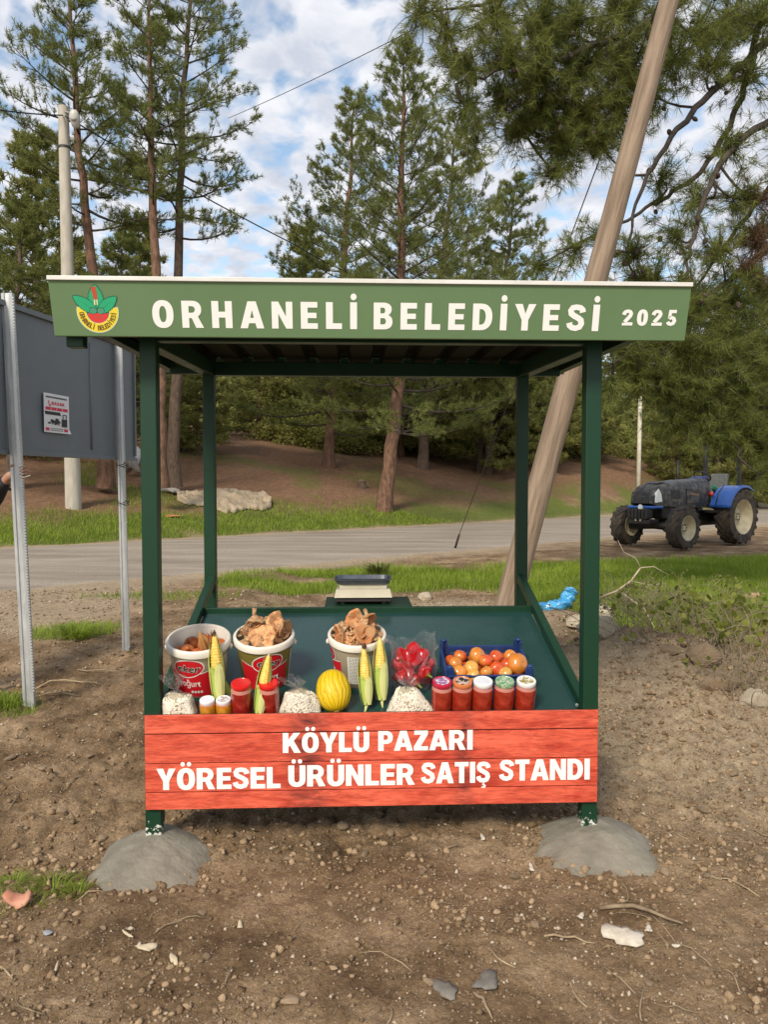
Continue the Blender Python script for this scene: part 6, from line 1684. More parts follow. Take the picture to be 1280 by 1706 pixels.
o = hand.build('hand', M['skin'], per, smooth=True); sm = o.modifiers.new('sub', 'SUBSURF'); sm.levels = 1; sm.render_levels = 1
cg = MB().tube([hp + Vector((.026, -.036, -.045)), hp + Vector((.060, -.046, -.036)), hp + Vector((.098, -.056, -.026))], .0042, 8).build('cigarette', pmat('cigarette_paper', (.70, .62, .50), None, rough=.7), None, smooth=True)
tag(cg, 'cigarette held between the fingers on the left sign post', 'cigarette')

# ------------------------------------------------------------------ poles and wires
M['concrete_pole'] = pmat('concrete_pole', (.36, .33, .27), (.46, .42, .35), 8, rough=.85, bump=.25, bscale=60, stretch=(1, 1, .25))
M['wood_pole'] = pmat('weathered_pole_wood', (.165, .115, .075), (.29, .215, .148), 7, rough=.8, bump=.7, bscale=14, bdist=.02, stretch=(2.6, 2.6, .22), detail=8)
M['insul'] = pmat('insulator', (.30, .28, .25), None, rough=.5)
pb_ = hit(122, 846); tp_ = at(105, 178, pb_.y)
e = empty('utility_pole', pb_); tag(e, 'pale round concrete utility pole with a street lamp, behind the grey board', 'utility pole')
d_ = tp_ - pb_
MB().tube([Vector((0, 0, -.4))] + [d_ * t for t in (0, .25, .5, .75, 1)], [.235, .235, .21, .19, .165, .15], 28).build('shaft', M['concrete_pole'], e, angle=50)
lampp = at(124, 195, pb_.y - .25) - pb_
lm = MB().tube([d_ * .985 + Vector((0, -.10, 0)), lampp + Vector((-.05, .1, .15)), lampp + Vector((0, 0, .12))], .03, 8).build('lamp_arm', M['insul'], e, smooth=True)
lp_ = MB().lathe([(0, .20), (.07, .19), (.13, .10), (.15, -.05), (.11, -.24), (.05, -.30), (0, -.30)], 16, M=Matrix.Rotation(R(20), 3, 'X'), c=lampp).build('lamp_head', pmat('lamp_housing', (.50, .48, .44), None, rough=.4), e, smooth=True)
MB().lathe([(0, .02), (.09, .0), (.11, -.06), (.08, -.16), (0, -.18)], 16, M=Matrix.Rotation(R(80), 3, 'X'), c=lampp + Vector((0, -.10, -.06))).build('lamp_glass', pmat('lamp_glass', (.20, .20, .19), None, rough=.15, coat=.6), lp_, smooth=True)
for py in (222, 232, 272):
    c = at(122, py, pb_.y - .15) - pb_
    MB().lathe([(.03, -.05), (.055, -.03), (.03, 0), (.055, .02), (.03, .05), (0, .055)], 10, c=c).build('insulator', M['insul'], e, smooth=True)
MB().lathe([(.178, -.03), (.178, .03)], 20, c=d_ * .9).build('band', M['wire'], e)
# leaning wooden pole behind the stall
w0 = Vector(at(842, 1022, 8.7)); w0.z = h1(w0.x, w0.y)
w1 = at(1152, -140, 9.1)
e = empty('wooden_pole', w0); tag(e, 'leaning brown wooden utility pole rising behind the right side of the stall', 'utility pole')
dw = w1 - w0; pts = []; rads = []
for i in range(40):
    t = i / 39; pts.append(dw * (t * 1.06 - .06) + Vector((.012 * math.sin(7 * t), .01 * math.cos(5 * t), 0))); rads.append((.150 - .044 * t) * (1 + .010 * math.sin(19 * t) + .01 * random.random()))
ln_ = dw.length
pole = MB().tube([Vector((.012 * math.sin(7 * i / 39), .01 * math.cos(5 * i / 39), ln_ * (i / 39 * 1.06 - .06))) for i in range(40)], rads, 28)
sf = pole.build('shaft', M['wood_pole'], e, smooth=True); sf.rotation_euler = dw.to_track_quat('Z', 'Y').to_euler()
def wire(name, pts, r_, label, mat='black', sag=0.0, n=24):
    pts = [Vector(p) for p in pts]; out = []
    for a, b in zip(pts[:-1], pts[1:]):
        for i in range(n):
            t = i / n; out.append(a.lerp(b, t) - Vector((0, 0, sag * 4 * t * (1 - t))))
    out.append(pts[-1])
    o = MB().tube(out, r_, 6).build(name, M[mat], None, smooth=True); return tag(o, label, 'cable')
wire('cable', [at(-160, 150, 17), at(104, 192, pb_.y - .17)], .020, 'black overhead cable coming from the left edge to the concrete pole', sag=.12)
wire('cable', [at(108, 193, pb_.y - .17), at(492, 408, 29), at(620, 470, 31)], .022, 'black overhead cable sloping down from the concrete pole behind the stall roof', sag=.10)
wire('cable', [at(380, 197, 24), at(695, 46, 15), at(900, -70, 12)], .008, 'thin wire crossing the sky above the stall towards the near pine', sag=.05)
ga = hit(756, 916)
wire('guy_wire', [Vector(ga), at(1144, -120, 9.1)], .009, 'thin stay wire from the ground by the road up to the leaning wooden pole', 'wire')
o = MB().tube([Vector(ga) + Vector((0, 0, -.1)), Vector(ga).lerp(at(1144, -120, 9.1), .05)], .028, 8).build('stay_guard', M['wire'], None, smooth=True); tag(o, 'dark sleeve round the foot of the stay wire beside the road', 'stay guard')
# slim pale pole beyond the tractor
sb = hit(1064, 826)
o = MB().tube([sb + Vector((0, 0, -.3)), sb + Vector((.02, 0, 3)), sb + Vector((.05, 0, 6.4))], [.125, .115, .09], 14).build('pole', pmat('white_pole', (.62, .58, .48), (.50, .46, .36), 5, rough=.7), None, smooth=True)
tag(o, 'slim whitish pole standing behind the tractor bonnet', 'pole')
pp_ = hit(848, 972)
o = MB().lathe([(.045, -.1), (.045, .30), (.040, .30), (.040, .20), (0, .20)], 18).build('pipe', pmat('white_pvc', (.70, .69, .64), None, rough=.4), None, angle=40); o.location = pp_
tag(o, 'short white plastic pipe sticking up beside the wooden pole', 'pipe')

# ------------------------------------------------------------------ tractor
T_BLUE = pmat('tractor_blue', (.016, .085, .34), (.022, .10, .38), 6, rough=.32, coat=.3)
T_HOOD = pmat('dusty_bonnet', (.016, .018, .020), (.12, .10, .075), 9, rough=.45, lo=.45, hi=.68, detail=10)
T_BLACK = pmat('tractor_black', (.008, .008, .009), (.026, .023, .020), 8, rough=.55)
T_TYRE = pmat('tyre_rubber', (.018, .016, .014), (.085, .064, .044), 6, rough=.85)
T_RIM = pmat('cream_rim', (.52, .46, .30), (.40, .34, .22), 9, rough=.45)
T_GLASS = pmat('headlamp', (.68, .70, .70), None, rough=.12, coat=.8)
T_SEAT = pmat('grey_seat', (.10, .11, .10), (.15, .155, .14), 20, rough=.85)
T_GREEN = pmat('green_cloth', (.04, .28, .17), (.07, .36, .24), 8, rough=.8)
T_RED = pmat('red_lamp', (.55, .03, .02), None, rough=.2, coat=.5)
def tractor(loc, ang):
    e = empty('tractor', loc, (0, 0, ang)); e.scale = (1.07, 1.07, 1.07); tag(e, 'muddy blue tractor without cab parked at the right beside the road', 'tractor')
    def wheel(x, y, r_, w, rr_, nl):
        we = None
        s = 1 if y > 0 else -1
        prof = [(rr_, -w * .40), (rr_ + .02, -w * .47), (r_ * .80, -w * .52), (r_ * .93, -w * .46), (r_ * .955, -w * .25), (r_ * .955, w * .25), (r_ * .93, w * .46), (r_ * .80, w * .52), (rr_ + .02, w * .47), (rr_, w * .40)]
        Mx = Matrix.Rotation(R(90), 3, 'X')
        hub = MB().lathe([(.0, .03), (.10, .03), (.11, .0), (rr_ * .55, -.02), (rr_ * .70, .03), (rr_ * .86, w * .22), (rr_ * .97, w * .42), (rr_ + .012, w * .47), (rr_ + .012, w * .40), (rr_ * .94, w * .3), (rr_ * .94, -w * .45), (rr_ * .6, -.06), (0, -.06)], 36)
        if s > 0: hub.v = [(v[0], v[1], v[2]) for v in hub.v]
        # lathe axis z -> tractor y, outside of the wheel faces s
        hub.v = [(x + v[0], y + s * v[2], r_ + v[1]) for v in hub.v]
        we = hub.build('wheel', T_RIM, e, angle=35)
        ty = MB().lathe(prof, 44, caps=False); ty.v = [(x + v[0], y + v[2], r_ + v[1]) for v in ty.v]
        lug = ty
        for k in range(nl):
            for sd in (-1, 1):
                a = 2 * math.pi * (k + (.5 if sd > 0 else 0)) / nl; da = .95 * w / r_ * .55
                a1 = a + da; hw = .022 * r_ / .45
                def pt(an, ro, yy): return Vector((x + ro * math.cos(an), y + yy, r_ + ro * math.sin(an)))
                th = hw / r_ * 1.6
                p = [pt(a - th, r_ * .94, sd * .01), pt(a + th, r_ * .94, sd * .01), pt(a1 + th, r_ * .90, sd * w * .52), pt(a1 - th, r_ * .90, sd * w * .52),
                     pt(a - th * .7, r_ * 1.0, sd * .01), pt(a + th * .7, r_ * 1.0, sd * .01), pt(a1 + th * .7, r_ * .985, sd * w * .50), pt(a1 - th * .7, r_ * .985, sd * w * .50)]
                lug.add(p, [[4, 5, 6, 7], [0, 1, 5, 4], [1, 2, 6, 5], [2, 3, 7, 6], [3, 0, 4, 7], [3, 2, 1, 0]])
        lug.build('tyre', T_TYRE, we, angle=30)
        bl = MB()
        for k in range(8):
            a = k * math.pi / 4; bl.lathe([(.014, 0), (.014, .02), (0, .022)], 6, M=Matrix.Rotation(-R(90) * s, 3, 'X'), c=(x + .08 * math.cos(a), y + s * .03, r_ + .08 * math.sin(a)))
        bl.build('hub_bolts', T_BLACK, we)
    RWB = 2.25
    for s in (1, -1):
        wheel(0, s * .72, .66, .38, .40, 20)
        wheel(RWB, s * .72, .475, .30, .27, 16)
    # chassis, axles
    MB().box((.9, 0, .62), (2.2, .34, .36)).box((1.55, 0, .80), (1.5, .46, .30)).build('chassis', T_BLACK, e, bevel=.03)
    MB().tube([(0, -.64, .66), (0, .64, .66)], .13, 14).build('rear_axle', T_BLACK, e, smooth=True)
    MB().tube([(RWB, -.62, .475), (RWB, 0, .50), (RWB, .62, .475)], [.10, .085, .10], 12).build('front_axle', T_BLACK, e, smooth=True)
    # bonnet: lofted sections
    secs = [(.58, .38, .88, 1.56), (.95, .375, .88, 1.555), (1.5, .365, .90, 1.53), (2.15, .345, .93, 1.48), (2.52, .33, .95, 1.42), (2.70, .30, .97, 1.30), (2.76, .27, 1.0, 1.16)]
    v = []; f = []; n = 17
    for (x, hw, z0, z1) in secs:
        zm = z1 - .16 * (z1 - z0) / .55
        prof = [(-hw, z0), (-hw * 1.02, z0 + (zm - z0) * .4), (-hw, zm - .04), (-hw * .96, zm + .03), (-hw * .82, z1 - .045), (-hw * .62, z1 - .015), (-hw * .35, z1 - .003), (-hw * .15, z1), (0, z1 + .002)]
        prof = prof + [(-a, b) for a, b in prof[-2::-1]]
        v += [(x, a, b) for a, b in prof]
    for i in range(len(secs) - 1):
        for k in range(n - 1): f.append([i * n + k, (i + 1) * n + k, (i + 1) * n + k + 1, i * n + k + 1])
    f.append([(len(secs) - 1) * n + k for k in range(n)][::-1]); f.append(list(range(n)))
    bon = MB().add(v, f).build('bonnet', T_HOOD, e, angle=38)
    for s in (1, -1):
        MB().box((1.25, s * .376, 1.16), (.62, .012, .34)).build('side_panel', T_HOOD, bon, bevel=.02)
        MB().box((1.98, s * .356, 1.20), (.34, .012, .20), M=Matrix.Rotation(R(-3) * s, 3, 'Z')).build('side_grille', T_BLACK, bon, bevel=.01)
        MB().add([(2.46, s * .340, 1.05), (2.68, s * .305, 1.02), (2.715, s * .268, 1.20), (2.58, s * .322, 1.34), (2.50, s * .338, 1.22)], [[0, 1, 2, 3, 4] if s < 0 else [4, 3, 2, 1, 0]]).build('headlight', T_GLASS, bon).location = (.012, s * .008, 0)
    MB().box((1.25, .3835, 1.20), (.40, .004, .05), M=Matrix.Rotation(R(-6), 3, 'Y')).build('stripe', pmat('orange_decal', (.30, .12, .03), (.14, .11, .08), 9, rough=.6), bon)
    MB().box((2.755, 0, 1.13), (.02, .40, .26), M=Matrix.Rotation(R(-14), 3, 'Y')).build('grille', T_BLACK, bon, bevel=.02)
    MB().add([(2.44, -.18, 1.446), (2.44, .18, 1.446), (2.10, .22, 1.492), (2.10, -.22, 1.492)], [[0, 1, 2, 3]]).build('top_vent', T_BLACK, bon).location = (0, 0, .006)
    MB().box((2.60, 0, .925), (.36, .70, .06)).build('bumper', T_BLUE, e, bevel=.02)
    MB().lathe([(.06, 0), (.06, .012), (0, .014)], 14, M=Matrix.Rotation(R(90), 3, 'Y'), c=(2.78, 0, .925)).build('badge', T_GLASS, e)
    for k in range(6): MB().box((2.80, -.22 + k * .088, .775), (.22, .076, .22)).build('front_weight', T_BLACK, e, bevel=.025)
    MB().box((2.68, 0, .60), (.36, .56, .10)).build('weight_carrier', T_BLACK, e, bevel=.02)
    for s in (-.06, .06): MB().box((2.865, s, .66), (.02, .03, .10)).build('tow_pin', T_RIM, e)
    # console, steering wheel, seat
    MB().box((.52, 0, 1.20), (.26, .50, .62)).build('console', T_BLACK, e, bevel=.05)
    MB().box((.50, 0, 1.545), (.30, .40, .09), M=Matrix.Rotation(R(18), 3, 'Y')).build('dashboard', pmat('dash_navy', (.02, .03, .11), None, rough=.5), e, bevel=.03)
    c = Vector((.30, 0, 1.62)); st = MB(); Mr = Matrix.Rotation(R(-35), 3, 'Y')
    st.tube([c + Mr @ Vector((.20 * math.cos(t), .20 * math.sin(t), 0)) for t in np.linspace(0, 2 * math.pi, 28)], .016, 8, caps=False)
    for t in (0.5, 2.6, 4.7): st.tube([c, c + Mr @ Vector((.20 * math.cos(t), .20 * math.sin(t), 0))], .012, 6)
    st.tube([c, c + Vector((.20, 0, -.20))], .022, 8); st.build('steering_wheel', T_BLACK, e, smooth=True)
    MB().box((-.22, 0, 1.16), (.46, .48, .12)).box((-.44, 0, 1.44), (.10, .46, .50), M=Matrix.Rotation(R(-12), 3, 'Y')).build('seat', T_SEAT, e, bevel=.045)
    MB().box((.35, 0, .78), (.62, 1.30, .05)).build('platform', T_BLACK, e, bevel=.01)
    for s in (1, -1):
        MB().box((.42, s * .66, .60), (.34, .10, .04)).box((.28, s * .66, .69), (.03, .08, .18)).box((.56, s * .66, .69), (.03, .08, .18)).build('step', T_BLACK, e)
        # fender: curved strip over the rear wheel
        v = []; f = []; m_ = 18
        for i in range(m_ + 1):
            a = R(18 + 108 * i / m_); ro = .735
            for (yy, dr) in ((.44, -.03), (.44, .0), (.90, .0), (.93, -.05)): v.append((math.cos(a) * (ro + dr), s * yy, .66 + math.sin(a) * (ro + dr)))
        for i in range(m_):
            for k in range(3): f.append([i * 4 + k, (i + 1) * 4 + k, (i + 1) * 4 + k + 1, i * 4 + k + 1])
        fe = MB().add(v, f).build('fender', T_BLUE, e, angle=40); fe.modifiers.new('t', 'SOLIDIFY').thickness = .012
        # inner wall of the fender
        wv = [(0, s * .44, .66)] + [(math.cos(R(18 + 108 * i / m_)) * .735, s * .44, .66 + math.sin(R(18 + 108 * i / m_)) * .735) for i in range(m_ + 1)]
        iw = MB().add(wv, [[0, i + 1, i + 2] for i in range(m_)]).build('inner_panel', T_BLUE, fe); iw.modifiers.new('t', 'SOLIDIFY').thickness = .01
        MB().tube([(.76, s * .62, .95), (.66, s * .62, 1.22), (.40, s * .62, 1.41)], .012, 6).build('edge_trim', T_BLACK, fe, smooth=True)
        MB().box((-.58, s * .44, 1.70), (.09, .09, 1.62)).build('roll_bar_post', T_BLACK, e, bevel=.01)
        MB().lathe([(.06, 0), (.055, .03), (0, .045)], 14, M=Matrix.Rotation(R(90), 3, 'Y'), c=(.62, s * .43, 1.20)).build('side_lamp', T_RED, e, smooth=True)
    MB().box((-.58, 0, 2.47), (.068, .95, .068)).build('roll_bar_top', T_BLACK, e, bevel=.01)
    MB().tube([(.75, -.36, 1.2), (.75, -.38, 2.0)], .03, 10).build('exhaust', T_BLACK, e, smooth=True)
    v = []; f = []
    for i in range(7):
        for k in range(6):
            u, w_ = i / 6, k / 5; v.append((.40 - .34 * u, .36 - .10 * w_ + .03 * math.sin(5 * u), 1.50 - .30 * u ** 1.3 - .10 * w_ + .02 * math.sin(7 * w_ + 4 * u)))
    for i in range(6):
        for k in range(5): f.append([i * 6 + k, i * 6 + k + 1, (i + 1) * 6 + k + 1, (i + 1) * 6 + k])
    cl_ = MB().add(v, f).build('green_cloth', T_GREEN, None, smooth=True); cl_.modifiers.new('t', 'SOLIDIFY').thickness = .012
    cl_.matrix_world = Matrix.Translation(loc) @ Matrix.Rotation(ang, 4, 'Z'); tag(cl_, 'green cloth hanging beside the steering wheel of the tractor', 'cloth')
    MB().tube([(-.75, -.4, .55), (-1.15, -.4, .5)], .04, 8).tube([(-.75, .4, .55), (-1.15, .4, .5)], .04, 8).box((-.62, 0, .6), (.3, .5, .35)).build('rear_hitch', T_BLACK, e)
    return e
hd = math.atan2(-.60, -.80)
fw = hit(1141, 916); 
off = Vector((math.cos(hd) * 2.25 - math.sin(hd) * .72, math.sin(hd) * 2.25 + math.cos(hd) * .72, 0))
tl = Vector((fw.x, fw.y, 0)) - off
tractor(Vector((tl.x, tl.y, .03)), hd)
# low pale wall behind the tractor
wp = hit(1215, 818)
e = empty('stone_wall', (wp.x + .6, wp.y + 5, h1(wp.x + .6, wp.y + 5) - .1)); tag(e, 'low pale block wall with dark posts behind the tractor', 'wall')
for r_ in range(3):
    for k in range(9):
        MB().box((-2.4 + k * .6 + (.3 if r_ % 2 else 0), 0, .15 + r_ * .31), (.57, .22, .285)).build('block', pmat('wall_block', (.36, .31, .24), (.27, .23, .18), 6, rough=.9, obj_var=.15) if (r_ == 0 and k == 0) else bpy.data.materials['wall_block'], e, bevel=.012)
for k in range(4): MB().box((-2.2 + k * 1.4, -.16, .75), (.09, .09, 1.7)).build('post', M['bark'], e)

# ------------------------------------------------------------------ bits on the ground
def rock_mesh(seed, n=2, rough=.35):
    bm = bmesh.new(); bmesh.ops.create_icosphere(bm, subdivisions=n, radius=1)
    r_ = np.random.default_rng(seed); off = r_.uniform(0, 50, 3)
    for v in bm.verts:
        c = v.co
        k = 1 + rough * (float(fbm(np.array([c.x * 1.3 + off[0] + c.z]), np.array([c.y * 1.3 + off[1] - c.z]), 3, seed)[0]) - .5) * 2
        v.co = c * k
    # a few flat facets
    for q in range(5):
        nrm = Vector(unit(r_.normal(size=3))); dd = r_.uniform(.55, .8)
        for v in bm.verts:
            t = v.co.dot(nrm)
            if t > dd: v.co -= nrm * (t - dd) * .9
    me = bpy.data.meshes.new('rock'); bm.to_mesh(me); bm.free(); return me
M['stone_pale'] = pmat('pale_limestone', (.36, .29, .20), (.50, .43, .32), 7, rough=.9, bump=.5, bscale=25, bdist=.02)
M['stone_brown'] = pmat('brown_stone', (.20, .138, .082), (.33, .24, .152), 9, rough=.95, bump=.5, bscale=40, bdist=.01, obj_var=.3)
M['stone_orange'] = pmat('orange_stone', (.42, .25, .14), (.50, .34, .22), 9, rough=.9, bump=.4, bscale=30)
def rock(px, py, sx, sy, sz, mat, label, seed, rot=0, sink=.25, tilt=0):
    p = hit(px, py); o = link('rock', rock_mesh(seed, 3), M[mat], None)
    autosmooth(o, 32)
    o.location = p + Vector((0, sy * .5, sz * (1 - sink) - sz * .2)); o.scale = (sx, sy, sz); o.rotation_euler = (R(tilt), 0, R(rot)); return tag(o, label, 'rock')
rock(1002, 1036, .17, .14, .14, 'stone_pale', 'large pale limestone rock behind the right post of the stall', 3)
rock(1006, 1064, .17, .12, .10, 'stone_pale', 'flat pale rock just below the limestone rock by the right post', 4)
rock(965, 1048, .12, .10, .10, 'stone_pale', 'pale rock below the blue plastic bag', 13)
rock(1174, 1112, .13, .07, .10, 'stone_brown', 'slanting slab of grey brown stone on the soil heap below the brambles', 5, -30, .1, -35)
rock(1262, 1000, .13, .10, .07, 'stone_orange', 'pale orange stone lying alone on the lawn at the right edge', 6)
rock(1205, 1150, .15, .11, .06, 'stone_brown', 'wide earthy clod of stone at the right edge of the soil heap', 8, 10)
rock(1120, 1092, .07, .06, .05, 'stone_brown', 'fist sized brown stone at the top of the soil heap', 9)
rock(1262, 1178, .10, .08, .07, 'stone_pale', 'pale stone half buried near the right edge below the soil heap', 12)
rock(708, 1000, .11, .09, .08, 'stone_pale', 'whitish stone on the gravel pile behind the scale shelf', 14)
rock(350, 1002, .08, .07, .05, 'stone_pale', 'small pale stone beside the left rear post of the stall', 15)
meshes = [rock_mesh(40 + k, 2) for k in range(6)]
for me in meshes: me.materials.append(M['stone_brown'])
g = np.random.default_rng(3)
cnt = 0
spots_ = [(0, 1440), (30, 1590), (80, 1500), (100, 1470), (175, 1395), (335, 1475), (335, 1600), (170, 1540), (390, 1540), (490, 1670), (710, 1640), (1090, 1640), (895, 1545), (930, 1420), (745, 1400), (690, 1420), (830, 1440), (860, 1460), (870, 1530), (700, 1455), (650, 1395), (1165, 1350), (1220, 1290), (1120, 1300), (1060, 1240), (1090, 1200), (1045, 1150), (1260, 1430), (1210, 1540), (1270, 1620), (95, 1350), (60, 1290), (20, 1265), (145, 1260), (130, 1390), (560, 1385), (600, 1430), (500, 1400), (420, 1400), (470, 1440), (540, 1500), (610, 1530), (480, 1560), (330, 1520), (250, 1500), (790, 1540), (760, 1480), (690, 1520), (1000, 1520), (1180, 1460), (1110, 1450), (1150, 1240), (1240, 1230), (1020, 1330), (1180, 1190)]
for (px, py) in spots_:
    p = hit(px + g.uniform(-12, 12), py + g.uniform(-8, 8)); s = g.uniform(.010, .026) * (1.3 if py < 1460 else .85)
    o = bpy.data.objects.new('stone', meshes[cnt % 6]); C.objects.link(o); cnt += 1
    o.location = p + Vector((0, 0, s * .25)); o.scale = (s * g.uniform(.9, 1.6), s * g.uniform(.7, 1.1), s * g.uniform(.45, .8)); o.rotation_euler = (g.uniform(-.3, .3), g.uniform(-.3, .3), g.uniform(0, 6))
    tag(o, 'small brown stone lying on the bare soil round the stall', 'stone', 'small stones on the soil')
# gravel and crumbs of soil, past counting
def gravel():
    g = np.random.default_rng(8)
    base = np.array([(1, 0, 0), (0, 1, 0), (-1, 0, 0), (0, -1, 0), (0, 0, 1), (0, 0, -.6)], dtype=float)
    fc = np.array([(0, 1, 4), (1, 2, 4), (2, 3, 4), (3, 0, 4), (1, 0, 5), (2, 1, 5), (3, 2, 5), (0, 3, 5)])
    n = 40000
    y = 1.9 * (11.5 / 1.9) ** (g.random(n) ** .82); x = g.uniform(-.56, .58, n) * y
    k = (grass_mask(x, y) < .4); x, y = x[k], y[k]; n = len(x)
    dens = fbm(x * 1.4, y * 1.4, 3, 55); heap_ = np.exp(-((x - 2.2) / 1.3) ** 2 - ((y - 5.3) / 1.2) ** 2) + sstep(7, 8, y)
    k = g.random(n) < np.clip(.25 + 1.6 * (dens - .35) + heap_, .1, 1); x, y = x[k], y[k]; n = len(x)
    s = (.0022 + .0085 * g.random(n) ** 3.2) * (.75 + .13 * y)
    sc = s[:, None] * g.uniform(.7, 1.4, (n, 3)) * [1, 1, .75]
    a = g.uniform(0, 6.28, n); ca, sa = np.cos(a), np.sin(a)
    v = base[None] * (1 + g.uniform(-.3, .3, (n, 6, 1))) * sc[:, None, :]
    vx = v[..., 0] * ca[:, None] - v[..., 1] * sa[:, None]; vy = v[..., 0] * sa[:, None] + v[..., 1] * ca[:, None]
    V = np.stack([vx + x[:, None], vy + y[:, None], v[..., 2] + (H(x, y) + sc[:, 2] * .3)[:, None]], -1).reshape(-1, 3)
    F = (fc[None] + (np.arange(n) * 6)[:, None, None]).reshape(-1, 3)
    m, nn, l, b = nt('gravel_crumbs')
    gm = nn.new('ShaderNodeNewGeometry'); r_ = nn.new('ShaderNodeValToRGB'); l.new(gm.outputs['Random Per Island'], r_.inputs[0])
    r_.color_ramp.elements[0].position = 0; r_.color_ramp.elements[0].color = (.14, .095, .056, 1); r_.color_ramp.elements[1].position = 1; r_.color_ramp.elements[1].color = (.48, .41, .32, 1)
    for p_, c_ in ((.45, (.22, .155, .095)), (.80, (.33, .245, .16)), (.93, (.44, .36, .26))): q = r_.color_ramp.elements.new(p_); q.color = (*c_, 1)
    l.new(r_.outputs[0], b.inputs['Base Color']); b.inputs['Roughness'].default_value = .95; b.inputs['Specular IOR Level'].default_value = .2
    o = np_mesh('gravel', V, F, m); tag(o, 'loose gravel and crumbs of soil scattered over the bare ground', 'gravel', kind='stuff')
gravel()
def clods():
    g = np.random.default_rng(18)
    bm = bmesh.new(); bmesh.ops.create_icosphere(bm, subdivisions=1, radius=1); bm.verts.ensure_lookup_table()
    base = np.array([v.co[:] for v in bm.verts]); fc = np.array([[v.index for v in f.verts] for f in bm.faces]); bm.free()
    n = 26000
    y = 2.1 * (7.5 / 2.1) ** g.random(n); x = g.uniform(-.56, .60, n) * y
    d = fbm(x * 2.1, y * 2.1, 4, 155); hp_ = np.exp(-((x - 2.1) / 1.2) ** 2 - ((y - 5.0) / 1.3) ** 2); band = np.exp(-((y - 3.5) / .55) ** 2)
    k = g.random(n) < np.clip(2.2 * (d - .46) + .75 * hp_ + .28 * band + .8 * np.exp(-((np.hypot(x + 1.02, y - 3.33) - .30) / .07) ** 2) + .8 * np.exp(-((np.hypot(x - .97, y - 3.38) - .36) / .08) ** 2), 0, 1) * (grass_mask(x, y) < .3); x, y, hp_ = x[k], y[k], hp_[k]; n = len(x)
    s = (.0035 + .013 * g.random(n) ** 3.6) * (.8 + .10 * y)
    sc = s[:, None] * g.uniform(.7, 1.35, (n, 3)) * [1, 1, .8]
    v = base[None] * (1 + g.uniform(-.42, .30, (n, len(base), 1))) * sc[:, None, :]
    a = g.uniform(0, 6.28, n)[:, None]; vx = v[..., 0] * np.cos(a) - v[..., 1] * np.sin(a); vy = v[..., 0] * np.sin(a) + v[..., 1] * np.cos(a)
    V = np.stack([vx + x[:, None], vy + y[:, None], v[..., 2] + (H(x, y) + sc[:, 2] * .25)[:, None]], -1).reshape(-1, 3)
    F = (fc[None] + (np.arange(n) * len(base))[:, None, None]).reshape(-1, 3)
    m, nn, l, b = nt('soil_clods')
    gm = nn.new('ShaderNodeNewGeometry'); r_ = nn.new('ShaderNodeValToRGB'); l.new(gm.outputs['Random Per Island'], r_.inputs[0])
    r_.color_ramp.elements[0].color = (.15, .097, .052, 1); r_.color_ramp.elements[1].color = (.40, .285, .175, 1)
    t = nn.new('ShaderNodeTexCoord'); no = nn.new('ShaderNodeTexNoise'); no.inputs['Scale'].default_value = 90; no.inputs['Detail'].default_value = 5; l.new(t.outputs['Object'], no.inputs['Vector'])
    bp = nn.new('ShaderNodeBump'); bp.inputs['Strength'].default_value = .9; bp.inputs['Distance'].default_value = .01; l.new(no.outputs['Fac'], bp.inputs['Height']); l.new(bp.outputs[0], b.inputs['Normal'])
    l.new(r_.outputs[0], b.inputs['Base Color']); b.inputs['Roughness'].default_value = .95; b.inputs['Specular IOR Level'].default_value = .15
    o = np_mesh('soil_clods', V, F, m, smooth=False); tag(o, 'loose brown clods of dug soil around and under the stall', 'soil', kind='stuff')
clods()
# twigs
M['straw'] = pmat('dry_twig', (.20, .145, .085), (.34, .26, .16), 20, rough=.9, obj_var=.3)
def twig(px, py, ln, r_, az, label=None, kink=.15, lift=.012):
    p = hit(px, py); d = Vector((math.cos(az), math.sin(az), 0)); pts = []
    for i in range(6):
        t = i / 5 - .5; q = p + d * ln * t + Vector((-d.y, d.x, 0)) * kink * ln * math.sin(3.1 * (t + .5) + px) * .5
        pts.append(Vector((q.x, q.y, h1(q.x, q.y) + r_ + lift * math.sin((t + .5) * 3.14))) - p)
    o = MB().tube(pts, [r_, r_ * 1.05, r_, r_ * .9, r_ * .75, r_ * .4], 6).build('twig', M['straw'], None, smooth=True); o.location = p
    return tag(o, label or 'thin dry twig lying on the bare soil round the stall', 'twig', None if label else 'twigs on the soil')
twig(1068, 1526, .30, .008, -.35, 'thick brown stick on the soil right of the white foam piece')
twig(950, 1568, .18, .004, .05, 'short straight stick left of the white foam piece')
twig(805, 1680, .12, .005, -1.1, 'stubby twig beside the broken slate pieces')
for i in range(70):
    px, py = g.uniform(0, 1280), g.uniform(1120, 1700)
    if 230 < px < 1005 and py < 1400: continue
    if i % 3 == 0: px = g.uniform(1010, 1280); py = g.uniform(1180, 1650)
    twig(px, py, g.uniform(.05, .20), g.uniform(.0012, .003), g.uniform(0, 3.14), kink=g.uniform(.05, .5))
for (px, py, ln, az) in ((330, 1150 - 10, .5, -.3), (120, 1150, .55, .35), (90, 1160, .40, .5), (180, 1120, .5, -.2)): twig(px, py, ln, .006, az, kink=.3, lift=.03)
